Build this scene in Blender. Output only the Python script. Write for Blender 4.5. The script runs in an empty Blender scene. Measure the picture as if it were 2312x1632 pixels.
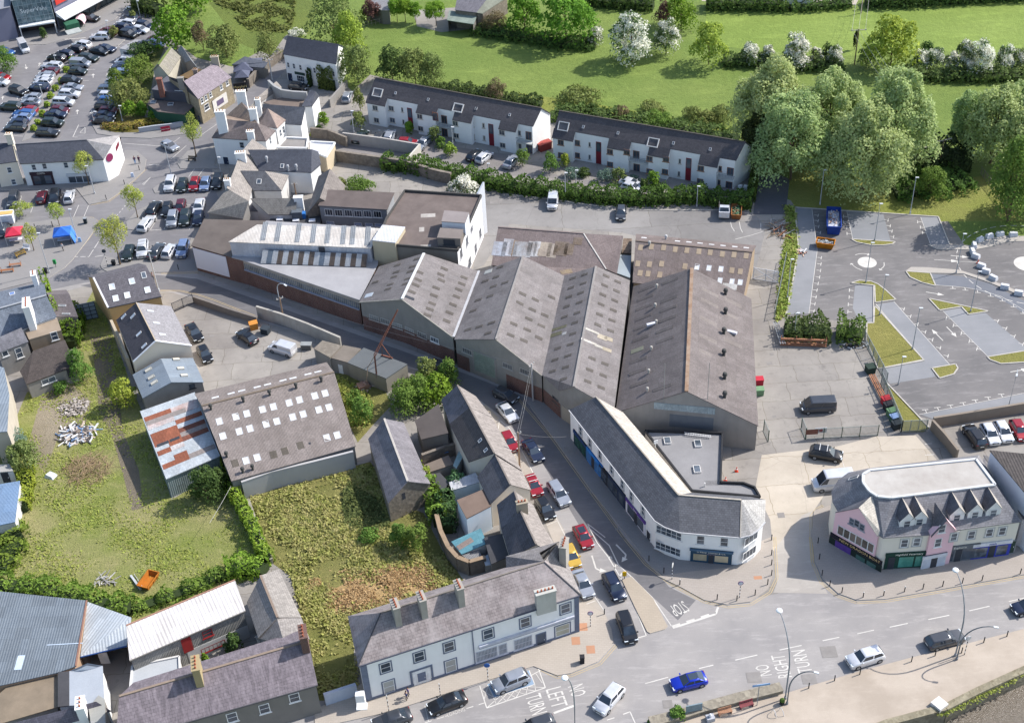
import bpy,bmesh,math,random
import numpy as np
from mathutils import Vector,Matrix
from mathutils.geometry import tessellate_polygon
R=random.Random(7)
rad=math.radians
SC=bpy.context.scene
COL=SC.collection
CF,CTH,CRO,CH=3069.8,0.68189,-0.05529,140.0
_c,_s=math.cos(CTH),math.sin(CTH)
FW=Vector((0,_c,-_s));_up=Vector((0,_s,_c));_r=Vector((1,0,0))
RT=_r*math.cos(CRO)+_up*math.sin(CRO)
UP=_up*math.cos(CRO)-_r*math.sin(CRO)
CAM=Vector((0,0,CH))
cd=bpy.data.cameras.new('camera');cam=bpy.data.objects.new('camera',cd);COL.objects.link(cam)
cd.sensor_fit='HORIZONTAL';cd.sensor_width=36;cd.lens=CF/2312*36
cd.clip_start=1;cd.clip_end=6000
M3=Matrix((RT,UP,-FW)).transposed()
cam.matrix_world=Matrix.Translation(CAM)@M3 .to_4x4()
SC.camera=cam
SUN_TO=Vector((1.10,0.37,1.10)).normalized()
SUN_EL=math.asin(SUN_TO.z);SUN_AZ=math.atan2(SUN_TO.x,SUN_TO.y)
w=bpy.data.worlds.new('World');SC.world=w;w.use_nodes=True
nt=w.node_tree;nt.nodes.clear()
sk=nt.nodes.new('ShaderNodeTexSky');sk.sky_type='NISHITA';sk.sun_disc=False
sk.sun_elevation=SUN_EL;sk.sun_rotation=SUN_AZ;sk.dust_density=1.5;sk.air_density=1.0
bg=nt.nodes.new('ShaderNodeBackground');bg.inputs['Strength'].default_value=0.14
wo=nt.nodes.new('ShaderNodeOutputWorld')
nt.links.new(sk.outputs[0],bg.inputs[0]);nt.links.new(bg.outputs[0],wo.inputs[0])
sd=bpy.data.lights.new('sun','SUN');sd.energy=3.8;sd.angle=rad(0.55);sd.color=(1,.955,.9)
so=bpy.data.objects.new('sun',sd);COL.objects.link(so)
so.rotation_euler=(-SUN_TO).to_track_quat('-Z','Y').to_euler()
SC.view_settings.view_transform='Standard';SC.view_settings.look='None'
SC.view_settings.gamma=1;SC.view_settings.exposure=0.74
TL=dict(A=(0,0,3.8267),B=(500,0,3.8267),C=(1000,0,3.28),D=(1612,0,3.28),E=(0,380,3.8267),F=(500,380,3.8267),G=(1050,440,3.28),H=(1700,440,3.7516),I=(0,760,3.8267),J=(400,680,3.8267),K=(900,800,3.8267),L=(1250,860,3.8267),M=(1712,860,3.8267),N=(0,1212,3.8267),O=(500,1080,3.8267),P=(750,1212,3.8267),Q=(1250,1212,3.8267),R=(1712,1212,3.8267),U=(0,0,.99308),Z=(0,0,1.0))
def npx(t,x,y):
    a,b,s=TL[t];return a+x/s,b+y/s
def ray(t,x,y):
    X,Y=npx(t,x,y)
    return FW*CF+RT*(X-1156)-UP*(Y-816)
def W(t,x,y,z=0.0):
    d=ray(t,x,y);k=(z-CH)/d.z
    p=CAM+d*k;p.z=z;return p
def Wn(t,pts,z=0.0):return[W(*(p if isinstance(p[0],str)else(t,)+tuple(p[:2])),p[-1]if(len(p)==3 and not isinstance(p[0],str))else z)for p in pts]
def proj(p):
    d=p-CAM;z=d.dot(FW);return 1156+CF*d.dot(RT)/z,816-CF*d.dot(UP)/z
def hfind(b,t,y):
    """height above ground point b whose picture row is y of tile t"""
    Y=TL[t][1]+y/TL[t][2];lo,hi=0,40
    for _ in range(30):
        m=(lo+hi)/2
        if proj(b+Vector((0,0,m)))[1]>Y:lo=m
        else:hi=m
    return lo
def ppm(p):
    return CF/((p-CAM).dot(FW))
def lin(h):
    if not isinstance(h,str):return h
    v=[int(h[i:i+2],16)/255 for i in(0,2,4)]
    return tuple(c/12.92 if c<=.04045 else((c+.055)/1.055)**2.4 for c in v)
MATS={}
def newmat(name):
    m=bpy.data.materials.new(name);m.use_nodes=True
    nt=m.node_tree;b=nt.nodes['Principled BSDF'];return m,nt,b
def nd(nt,typ,**kw):
    n=nt.nodes.new(typ)
    for k,v in kw.items():
        if k in n.inputs:n.inputs[k].default_value=v
        else:setattr(n,k,v)
    return n
def mixc(nt,fac,a,b,mode='MIX'):
    n=nt.nodes.new('ShaderNodeMix');n.data_type='RGBA';n.blend_type=mode
    for sock,v in((n.inputs[0],fac),(n.inputs[6],a),(n.inputs[7],b)):
        if isinstance(v,bpy.types.NodeSocket):nt.links.new(v,sock)
        elif isinstance(v,(int,float)):sock.default_value=v if sock.type=='VALUE' else(v,v,v,1)
        else:sock.default_value=tuple(v)[:3]+(1,)
    return n.outputs[2]
def noise(nt,co,scale,detail=4,rough=.6,lo=.35,hi=.65,stretch=None):
    if stretch:
        mp=nt.nodes.new('ShaderNodeMapping');mp.inputs['Scale'].default_value=stretch
        nt.links.new(co,mp.inputs[0]);co=mp.outputs[0]
    n=nd(nt,'ShaderNodeTexNoise',Scale=scale,Detail=detail,Roughness=rough);nt.links.new(co,n.inputs['Vector'])
    m=nt.nodes.new('ShaderNodeMapRange');nt.links.new(n.outputs[0],m.inputs[0])
    m.inputs[1].default_value=lo;m.inputs[2].default_value=hi;return m.outputs[0]
def bump(nt,b,h,dist,strength=1.0):
    n=nt.nodes.new('ShaderNodeBump');n.inputs['Distance'].default_value=dist;n.inputs['Strength'].default_value=strength
    nt.links.new(h,n.inputs['Height']);nt.links.new(n.outputs[0],b.inputs['Normal'])
def mul(c,k):return tuple(x*k for x in c[:3])
def M(kind,c1,c2=None,sc=1.0,rough=.85,amt=1.0,metal=0,name=None,spec=.3):
    """procedural material of a kind, cached"""
    key=(kind,c1,c2,sc,rough,amt,metal,spec)
    if key in MATS:return MATS[key]
    a=lin(c1);b2=lin(c2)if c2 else mul(a,.62)
    m,nt,b=newmat(name or kind);b.inputs['Roughness'].default_value=rough;b.inputs['Metallic'].default_value=metal
    b.inputs['Specular IOR Level'].default_value=spec
    tc=nt.nodes.new('ShaderNodeTexCoord');ob=tc.outputs['Object'];uv=tc.outputs['UV']
    out=None
    if kind=='plain':
        f=noise(nt,ob,1.3*sc);out=mixc(nt,f,a,mul(a,1-.18*amt))
    elif kind=='flat':
        f=noise(nt,ob,.22*sc,6,.65,.3,.7);g=noise(nt,ob,7*sc,3,.7,.3,.7)
        c=mixc(nt,f,a,b2);out=mixc(nt,g,c,mul(a,.8));
        mm=nt.nodes.new('ShaderNodeMath');mm.operation='MULTIPLY';mm.inputs[1].default_value=.35;nt.links.new(g,mm.inputs[0])
        out=mixc(nt,mm.outputs[0],c,mul(a,.6))
    elif kind=='asphalt':
        f=noise(nt,ob,.09*sc,6,.62,.4,.62);g=noise(nt,ob,9,2,.8,.3,.7);h=noise(nt,ob,.35*sc,7,.75,.52,.7,(.7,3.2,1))
        c=mixc(nt,f,a,b2)
        mm=nt.nodes.new('ShaderNodeMath');mm.operation='MULTIPLY';mm.inputs[1].default_value=.3;nt.links.new(g,mm.inputs[0])
        c=mixc(nt,mm.outputs[0],c,mul(a,.6))
        mm=nt.nodes.new('ShaderNodeMath');mm.operation='MULTIPLY';mm.inputs[1].default_value=.3*amt;nt.links.new(h,mm.inputs[0])
        out=mixc(nt,mm.outputs[0],c,mul(a,1.5))
    elif kind=='concrete':
        wp=noise(nt,ob,.4,3,.5,0,1);bt=nd(nt,'ShaderNodeTexBrick',Scale=1.0);bt.offset=.3;bt.inputs['Brick Width'].default_value=6.5*sc;bt.inputs['Row Height'].default_value=4.2*sc
        bt.inputs['Mortar Size'].default_value=.05;bt.inputs['Color1'].default_value=(1,1,1,1);bt.inputs['Color2'].default_value=(.84,.84,.85,1);bt.inputs['Mortar'].default_value=(.6,.58,.52,1)
        mp=nt.nodes.new('ShaderNodeVectorMath');mp.operation='ADD';nt.links.new(ob,mp.inputs[0]);nt.links.new(wp,mp.inputs[1]);nt.links.new(mp.outputs[0],bt.inputs['Vector'])
        f=noise(nt,ob,.07,7,.7,.38,.66);g=noise(nt,ob,.55,6,.75,.55,.72);h=noise(nt,ob,8,2,.8,.3,.7);vo=nd(nt,'ShaderNodeTexVoronoi',Scale=.09);vo.feature='DISTANCE_TO_EDGE';nt.links.new(mp.outputs[0],vo.inputs[0])
        c=mixc(nt,f,a,b2)
        for q,k,cc in((g,.5*amt,mul(a,.45)),(h,.22,mul(a,.6))):
            mm=nt.nodes.new('ShaderNodeMath');mm.operation='MULTIPLY';mm.inputs[1].default_value=k;nt.links.new(q,mm.inputs[0]);c=mixc(nt,mm.outputs[0],c,cc)
        mr=nt.nodes.new('ShaderNodeMapRange');mr.inputs[1].default_value=0;mr.inputs[2].default_value=.006;mr.inputs[3].default_value=.3;mr.inputs[4].default_value=0;nt.links.new(vo.outputs[0],mr.inputs[0]);c=mixc(nt,mr.outputs[0],c,mul(a,.4))
        out=mixc(nt,.9,c,bt.outputs[0],'MULTIPLY')
    elif kind=='paver':
        bt=nd(nt,'ShaderNodeTexBrick',Scale=1.0);bt.inputs['Brick Width'].default_value=.6*sc;bt.inputs['Row Height'].default_value=.3*sc
        bt.inputs['Mortar Size'].default_value=.02*sc;bt.inputs['Color1'].default_value=(*a,1);bt.inputs['Color2'].default_value=(*mul(a,.93),1)
        bt.inputs['Mortar'].default_value=(*mul(a,.78),1);nt.links.new(ob,bt.inputs['Vector'])
        f=noise(nt,ob,.25,5,.6,.3,.7);out=mixc(nt,f,bt.outputs[0],b2)
        mx=nt.nodes[-1];
        k=nt.nodes.new('ShaderNodeMath');k.operation='MULTIPLY';k.inputs[1].default_value=.5;nt.links.new(f,k.inputs[0])
        out=mixc(nt,k.outputs[0],bt.outputs[0],b2)
    elif kind=='slate':
        bt=nd(nt,'ShaderNodeTexBrick',Scale=1.0);bt.inputs['Brick Width'].default_value=.5*sc;bt.inputs['Row Height'].default_value=.34*sc
        bt.inputs['Mortar Size'].default_value=.022*sc;bt.inputs['Mortar Smooth'].default_value=.3
        bt.inputs['Color1'].default_value=(*a,1);bt.inputs['Color2'].default_value=(*mul(a,.72),1);bt.inputs['Mortar'].default_value=(*mul(a,.4),1)
        nt.links.new(uv,bt.inputs['Vector'])
        f=noise(nt,ob,.35,6,.7,.42,.72);g=noise(nt,uv,.9,5,.75,.45,.75,(2.2,.5,1))
        k=nt.nodes.new('ShaderNodeMath');k.operation='MULTIPLY';k.inputs[1].default_value=.65*amt;nt.links.new(f,k.inputs[0])
        c=mixc(nt,k.outputs[0],bt.outputs[0],b2)
        k=nt.nodes.new('ShaderNodeMath');k.operation='MULTIPLY';k.inputs[1].default_value=.45*amt;nt.links.new(g,k.inputs[0])
        out=mixc(nt,k.outputs[0],c,mul(a,1.7));bump(nt,b,bt.outputs[0],.02,.5)
    elif kind=='sheet':
        wv=nd(nt,'ShaderNodeTexWave',Scale=.314/sc);wv.wave_type='BANDS';wv.bands_direction='X';nt.links.new(uv,wv.inputs['Vector'])
        f=noise(nt,ob,.3,8,.78,.38,.64);g=noise(nt,ob,4.5,6,.85,.42,.62);st=noise(nt,uv,1.2,4,.7,.5,.8,(3.0,.12,1))
        c=mixc(nt,f,a,b2)
        k=nt.nodes.new('ShaderNodeMath');k.operation='MULTIPLY';k.inputs[1].default_value=.72*amt;nt.links.new(g,k.inputs[0])
        c=mixc(nt,k.outputs[0],c,mul(a,.5))
        k=nt.nodes.new('ShaderNodeMath');k.operation='MULTIPLY';k.inputs[1].default_value=.5*amt;nt.links.new(st,k.inputs[0])
        c=mixc(nt,k.outputs[0],c,mul(b2,.7))
        bk=nd(nt,'ShaderNodeTexBrick',Scale=1.0);bk.offset=0;bk.inputs['Brick Width'].default_value=1.05;bk.inputs['Row Height'].default_value=1.7
        bk.inputs['Mortar Size'].default_value=.02;bk.inputs['Color1'].default_value=(1,1,1,1);bk.inputs['Color2'].default_value=(.8,.79,.78,1);bk.inputs['Mortar'].default_value=(.72,.72,.72,1)
        nt.links.new(uv,bk.inputs['Vector']);out=mixc(nt,.8,c,bk.outputs[0],'MULTIPLY');bump(nt,b,wv.outputs[1],.05,.7)
    elif kind=='brick':
        bt=nd(nt,'ShaderNodeTexBrick',Scale=1.0);bt.inputs['Brick Width'].default_value=.24;bt.inputs['Row Height'].default_value=.085
        bt.inputs['Mortar Size'].default_value=.008;bt.inputs['Color1'].default_value=(*a,1);bt.inputs['Color2'].default_value=(*mul(a,.7),1);bt.inputs['Mortar'].default_value=(*lin('8a8078'),1)
        nt.links.new(uv,bt.inputs['Vector']);f=noise(nt,uv,.5,6,.7,.45,.75,(1,.4,1));out=mixc(nt,f,bt.outputs[0],b2)
    elif kind=='stone':
        vo=nd(nt,'ShaderNodeTexVoronoi',Scale=2.2/sc);nt.links.new(ob,vo.inputs['Vector'])
        f=noise(nt,ob,1.0,6,.7,.35,.7);hs=nt.nodes.new('ShaderNodeSeparateColor');nt.links.new(vo.outputs['Color'],hs.inputs[0])
        c=mixc(nt,hs.outputs[0],a,b2);out=mixc(nt,f,c,mul(a,.6));bump(nt,b,vo.outputs[0],.05,.6)
    elif kind=='render':
        f=noise(nt,uv,.6,5,.7,.5,.85,(1.6,.22,1));g=noise(nt,ob,.5,5,.6,.35,.75)
        k=nt.nodes.new('ShaderNodeMath');k.operation='MULTIPLY';k.inputs[1].default_value=.45*amt;nt.links.new(f,k.inputs[0])
        c=mixc(nt,k.outputs[0],a,b2);k=nt.nodes.new('ShaderNodeMath');k.operation='MULTIPLY';k.inputs[1].default_value=.35*amt;nt.links.new(g,k.inputs[0])
        out=mixc(nt,k.outputs[0],c,b2)
    elif kind=='grass':
        f=noise(nt,ob,.035*sc,7,.62,.33,.68);g=noise(nt,ob,.8*sc,6,.8,.3,.7);h=noise(nt,ob,.16*sc,5,.7,.52,.75,(.6,1.8,1))
        c=mixc(nt,f,a,b2);k=nt.nodes.new('ShaderNodeMath');k.operation='MULTIPLY';k.inputs[1].default_value=.5;nt.links.new(g,k.inputs[0])
        c=mixc(nt,k.outputs[0],c,mul(a,.55));k=nt.nodes.new('ShaderNodeMath');k.operation='MULTIPLY';k.inputs[1].default_value=.45*amt;nt.links.new(h,k.inputs[0])
        out=mixc(nt,k.outputs[0],c,mul(b2,1.4));bump(nt,b,g,.3,.6)
    elif kind=='leaf':
        geo=nt.nodes.new('ShaderNodeNewGeometry');f=noise(nt,ob,.9*sc,4,.6,.35,.65);oi=nt.nodes.new('ShaderNodeObjectInfo')
        a,b2=mul(a,1.45),mul(b2,1.35);c=mixc(nt,geo.outputs['Random Per Island'],mul(a,.6),mul(a,1.3));c=mixc(nt,f,c,b2)
        hv=nt.nodes.new('ShaderNodeHueSaturation');mr=nt.nodes.new('ShaderNodeMapRange');mr.inputs[3].default_value=.48;mr.inputs[4].default_value=.515
        nt.links.new(oi.outputs['Random'],mr.inputs[0]);nt.links.new(mr.outputs[0],hv.inputs['Hue']);nt.links.new(c,hv.inputs['Color']);out=hv.outputs[0]
        tr=nt.nodes.new('ShaderNodeBsdfTranslucent');nt.links.new(out,tr.inputs[0]);ms=nt.nodes.new('ShaderNodeMixShader');ms.inputs[0].default_value=.38
        nt.links.new(b.outputs[0],ms.inputs[1]);nt.links.new(tr.outputs[0],ms.inputs[2]);nt.links.new(ms.outputs[0],nt.nodes['Material Output'].inputs[0])
    elif kind=='glass':
        f=noise(nt,ob,.8*sc,2,.5,.4,.6);oi=nt.nodes.new('ShaderNodeObjectInfo');out=mixc(nt,oi.outputs['Random'],mixc(nt,f,a,b2),mul(b2,1.5))
    elif kind=='water':
        f=noise(nt,ob,2.2,5,.7,.3,.7,(1,2.5,1));out=mixc(nt,f,a,b2);bump(nt,b,f,.15,.6)
    nt.links.new(out,b.inputs['Base Color']);MATS[key]=m;return m
def paint(c,metal=.35):
    key=('carpaint',c)
    if key in MATS:return MATS[key]
    m,nt,b=newmat('car_paint');a=lin(c)
    tc=nt.nodes.new('ShaderNodeTexCoord');f=noise(nt,tc.outputs['Object'],1.1,3,.5,.3,.7)
    nt.links.new(mixc(nt,f,a,mul(a,.86)),b.inputs['Base Color'])
    b.inputs['Roughness'].default_value=.32;b.inputs['Metallic'].default_value=metal if sum(a)>.06 else .1
    b.inputs['Coat Weight'].default_value=.6;b.inputs['Coat Roughness'].default_value=.08
    MATS[key]=m;return m
ORG={}
def setp(o,label=None,cat=None,group=None,kind=None):
    if label:o['label']=label
    if cat:o['category']=cat
    if group:o['group']=group
    if kind:o['kind']=kind
    return o
def thing(name,label,cat,loc=(0,0,0),rz=0.0,group=None):
    o=bpy.data.objects.new(name,None);COL.objects.link(o);o.empty_display_size=.3
    o.location=loc;o.rotation_euler=(0,0,rz);ORG[o.name]=Vector(loc)
    return setp(o,label,cat,group)
def bare(o):return ORG.get(o.name,Vector((0,0,0)))
class MB:
    def __init__(s):s.v=[];s.f=[];s.m=[];s.mi=0
    def vert(s,p):s.v.append(tuple(p));return len(s.v)-1
    def face(s,pts,mi=None):
        i=len(s.v);s.v+=[tuple(p)for p in pts];s.f.append(tuple(range(i,i+len(pts))));s.m.append(s.mi if mi is None else mi);return s
    def hexa(s,a,b,mi=None):
        """a: bottom ring, b: top ring of equal length"""
        n=len(a);s.face(list(reversed(a)),mi);s.face(b,mi)
        for i in range(n):
            j=(i+1)%n;s.face([a[i],a[j],b[j],b[i]],mi)
        return s
    def box(s,c,size,rz=0,mi=None,tap=1.0):
        c=Vector(c);x,y,z=size[0]/2,size[1]/2,size[2];co,si=math.cos(rz),math.sin(rz)
        q=[(-x,-y),(x,-y),(x,y),(-x,y)]
        a=[c+Vector((p[0]*co-p[1]*si,p[0]*si+p[1]*co,0))for p in q]
        b=[c+Vector((tap*(p[0]*co-p[1]*si),tap*(p[0]*si+p[1]*co),z))for p in q]
        return s.hexa(a,b,mi)
    def bar(s,p,q,wd,ht=None,mi=None):
        p,q=Vector(p),Vector(q);d=(q-p).normalized();ht=ht or wd
        u=d.cross(Vector((0,0,1)));u=Vector((1,0,0))if u.length<1e-3 else u.normalized();v=u.cross(d)
        k=[(-1,-1),(1,-1),(1,1),(-1,1)]
        return s.hexa([p+u*wd/2*i+v*ht/2*j for i,j in k],[q+u*wd/2*i+v*ht/2*j for i,j in k],mi)
    def tube(s,pts,r,n=8,mi=None,r2=None):
        pts=[Vector(p)for p in pts];rings=[]
        for i,p in enumerate(pts):
            d=(pts[min(i+1,len(pts)-1)]-pts[max(i-1,0)]).normalized()
            u=d.cross(Vector((0,0,1)));u=Vector((1,0,0))if u.length<1e-3 else u.normalized();v=u.cross(d)
            rr=r+(r2-r)*i/(len(pts)-1)if r2 is not None else r
            rings.append([p+(u*math.cos(t)+v*math.sin(t))*rr for t in[2*math.pi*k/n for k in range(n)]])
        b0=len(s.v)
        for rg in rings:s.v+=[tuple(p)for p in rg]
        for i in range(len(rings)-1):
            for k in range(n):
                s.f.append((b0+i*n+k,b0+i*n+(k+1)%n,b0+(i+1)*n+(k+1)%n,b0+(i+1)*n+k));s.m.append(s.mi if mi is None else mi)
        s.f.append(tuple(b0+k for k in range(n))[::-1]);s.m.append(s.mi if mi is None else mi)
        s.f.append(tuple(b0+(len(rings)-1)*n+k for k in range(n)));s.m.append(s.mi if mi is None else mi);return s
    def cyl(s,c,r,h,n=12,mi=None,r2=None):
        c=Vector(c);return s.tube([c,c+Vector((0,0,h))],r,n,mi,r2)
    def ball(s,c,r,n=8,mi=None,sz=1.0):
        c=Vector(c);b0=len(s.v);m=n//2
        for i in range(1,m):
            t=math.pi*i/m
            for k in range(n):s.v.append((c.x+r*math.sin(t)*math.cos(2*math.pi*k/n),c.y+r*math.sin(t)*math.sin(2*math.pi*k/n),c.z+r*sz*math.cos(t)))
        top=s.vert((c.x,c.y,c.z+r*sz));bot=s.vert((c.x,c.y,c.z-r*sz));mm=s.mi if mi is None else mi
        for k in range(n):
            j=(k+1)%n;s.f.append((top,b0+k,b0+j));s.m.append(mm);s.f.append((bot,b0+(m-2)*n+j,b0+(m-2)*n+k));s.m.append(mm)
            for i in range(m-2):s.f.append((b0+i*n+k,b0+(i+1)*n+k,b0+(i+1)*n+j,b0+i*n+j));s.m.append(mm)
        return s
    def slab(s,pts,th,mi=None):
        """polygon (3D, any planar-ish) with thickness th downward"""
        pts=[Vector(p)for p in pts];low=[p-Vector((0,0,th))for p in pts]
        s.face(pts,mi);s.face(low[::-1],mi);n=len(pts)
        for i in range(n):s.face([pts[i],low[i],low[(i+1)%n],pts[(i+1)%n]],mi)
        return s
    def build(s,name,mats,parent=None,smooth=False,org=None,bevel=0,seg=1):
        mats=mats if isinstance(mats,(list,tuple))else[mats]
        o3=Vector((0,0,0))if parent is None else(bare(parent)if org is None else org)
        if parent is None and org is not None:o3=Vector(org)
        me=bpy.data.meshes.new(name)
        V=[(v[0]-o3 .x,v[1]-o3 .y,v[2]-o3 .z)for v in s.v]
        me.from_pydata(V,[],s.f)
        for m in mats:me.materials.append(m)
        me.polygons.foreach_set('material_index',s.m)
        if bevel:
            bm=bmesh.new();bm.from_mesh(me);bmesh.ops.remove_doubles(bm,verts=bm.verts,dist=1e-4)
            bmesh.ops.recalc_face_normals(bm,faces=bm.faces)
            ed=[e for e in bm.edges if len(e.link_faces)==2 and e.calc_face_angle(0)>.35]
            bmesh.ops.bevel(bm,geom=ed,offset=bevel,segments=seg,affect='EDGES',profile=.5,clamp_overlap=True)
            bm.to_mesh(me);bm.free()
        else:
            bm=bmesh.new();bm.from_mesh(me);bmesh.ops.remove_doubles(bm,verts=bm.verts,dist=1e-5)
            if len(bm.faces)>5 and all(e.is_manifold for e in bm.edges):bmesh.ops.recalc_face_normals(bm,faces=bm.faces)
            bm.to_mesh(me);bm.free()
        me.update();uvs(me)
        if smooth:
            me.polygons.foreach_set('use_smooth',[True]*len(me.polygons))
            try:me.set_sharp_from_angle(angle=rad(38))
            except Exception:pass
        o=bpy.data.objects.new(name,me);COL.objects.link(o)
        if parent is not None:
            o.parent=parent;ORG[o.name]=o3
        else:
            if org is not None:o.location=org
            ORG[o.name]=o3
        return o
def uvs(me):
    l=me.uv_layers.new(name='uv');n=len(me.loops)
    if not n:return
    co=np.empty(len(me.vertices)*3);me.vertices.foreach_get('co',co);co=co.reshape(-1,3)
    vi=np.empty(n,dtype=np.int64);me.loops.foreach_get('vertex_index',vi)
    pn=np.empty(len(me.polygons)*3);me.polygons.foreach_get('normal',pn);pn=pn.reshape(-1,3)
    lt=np.empty(len(me.polygons),dtype=np.int64);me.polygons.foreach_get('loop_total',lt)
    N=np.repeat(pn,lt,axis=0);flat=np.abs(N[:,2])>.995
    u=np.cross([0,0,1.],N);ln=np.linalg.norm(u,axis=1);u[flat]=(1,0,0);ln[flat]=1;u/=np.maximum(ln,1e-6)[:,None]
    v=np.cross(N,u);v[flat]=(0,1,0);P=co[vi]
    l.data.foreach_set('uv',np.stack([(P*u).sum(1),(P*v).sum(1)],1).ravel())
def struct(o):o['kind']='structure';return o
def sheet(name,mat,t,pts,z,th=0,kind='structure',side=None,label=None):
    P=[Vector((p.x,p.y,z))for p in Wn(t,pts)]
    mb=MB()
    for tri in tessellate_polygon([P]):
        q=[P[i]for i in tri]
        if(q[1]-q[0]).cross(q[2]-q[0]).z<0:q.reverse()
        mb.face(q)
    if th:
        n=len(P);ar=sum(P[i].x*P[(i+1)%n].y-P[(i+1)%n].x*P[i].y for i in range(n))
        for i in range(n):
            a,b=P[i],P[(i+1)%n]
            if ar<0:a,b=b,a
            mb.face([a-Vector((0,0,th)),b-Vector((0,0,th)),b,a],1 if side else 0)
    o=mb.build(name,[mat,side]if side else mat)
    if kind:o['kind']=kind
    return o
def mesh_text(txt,size,ext=.02):
    c=bpy.data.curves.new('t','FONT');c.body=txt;c.size=size;c.extrude=ext;c.align_x='CENTER';c.align_y='CENTER';c.resolution_u=2
    o=bpy.data.objects.new('t',c);COL.objects.link(o);dg=bpy.context.evaluated_depsgraph_get();dg.update()
    me=bpy.data.meshes.new_from_object(o.evaluated_get(dg));bpy.data.objects.remove(o);return me
def put_text(txt,size,name,mat,parent,at,xdir,ydir,ext=.02,sx=1.0,sy=1.0):
    """text laid at world point with its x and y axes"""
    me=mesh_text(txt,size,ext);me.materials.clear();me.materials.append(mat)
    x=xdir.normalized();y=ydir.normalized();z=x.cross(y)
    o3=bare(parent)if parent else Vector((0,0,0))
    T=Matrix.Translation(at-o3)@Matrix((x*sx,y*sy,z)).transposed().to_4x4()
    me.transform(T);o=bpy.data.objects.new(name,me);COL.objects.link(o)
    if parent:o.parent=parent
    ORG[o.name]=o3;return o
def copytree(o,parent=None):
    c=o.copy();COL.objects.link(c)
    if parent is not None:c.parent=parent
    for ch in CHILD.get(o.name,[]):copytree(ch,c)
    return c
CHILD={}
def index_children():
    CHILD.clear()
    for o in bpy.data.objects:
        if o.parent:CHILD.setdefault(o.parent.name,[]).append(o)
SLATE=M('slate','65656b','85838a');SLATED=M('slate','4c4d55','62636c',amt=.6);SLATEB=M('slate','716a6c','8b8688')
FASC=M('plain','4a4a4e');GLASS=M('glass','2b3138','454d57',rough=.12,spec=.6);WHITEF=M('plain','e4e4e2');DKF=M('plain','3a3d44')
GLASSL=M('glass','6f7780','39414a',rough=.15,spec=.6)
def pinpoly(p,poly,ax):
    x,y=p[ax[0]],p[ax[1]];c=False;n=len(poly)
    for i in range(n):
        a,b=poly[i],poly[(i+1)%n]
        if(a[ax[1]]>y)!=(b[ax[1]]>y)and x<(b[ax[0]]-a[ax[0]])*(y-a[ax[1]])/(b[ax[1]]-a[ax[1]]+1e-12)+a[ax[0]]:c=not c
    return c
def nrm(pts):
    n=Vector((0,0,0))
    for i in range(len(pts)):
        a,b=pts[i],pts[(i+1)%len(pts)];n+=(a-pts[0]).cross(b-pts[0])
    return n.normalized()
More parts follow.
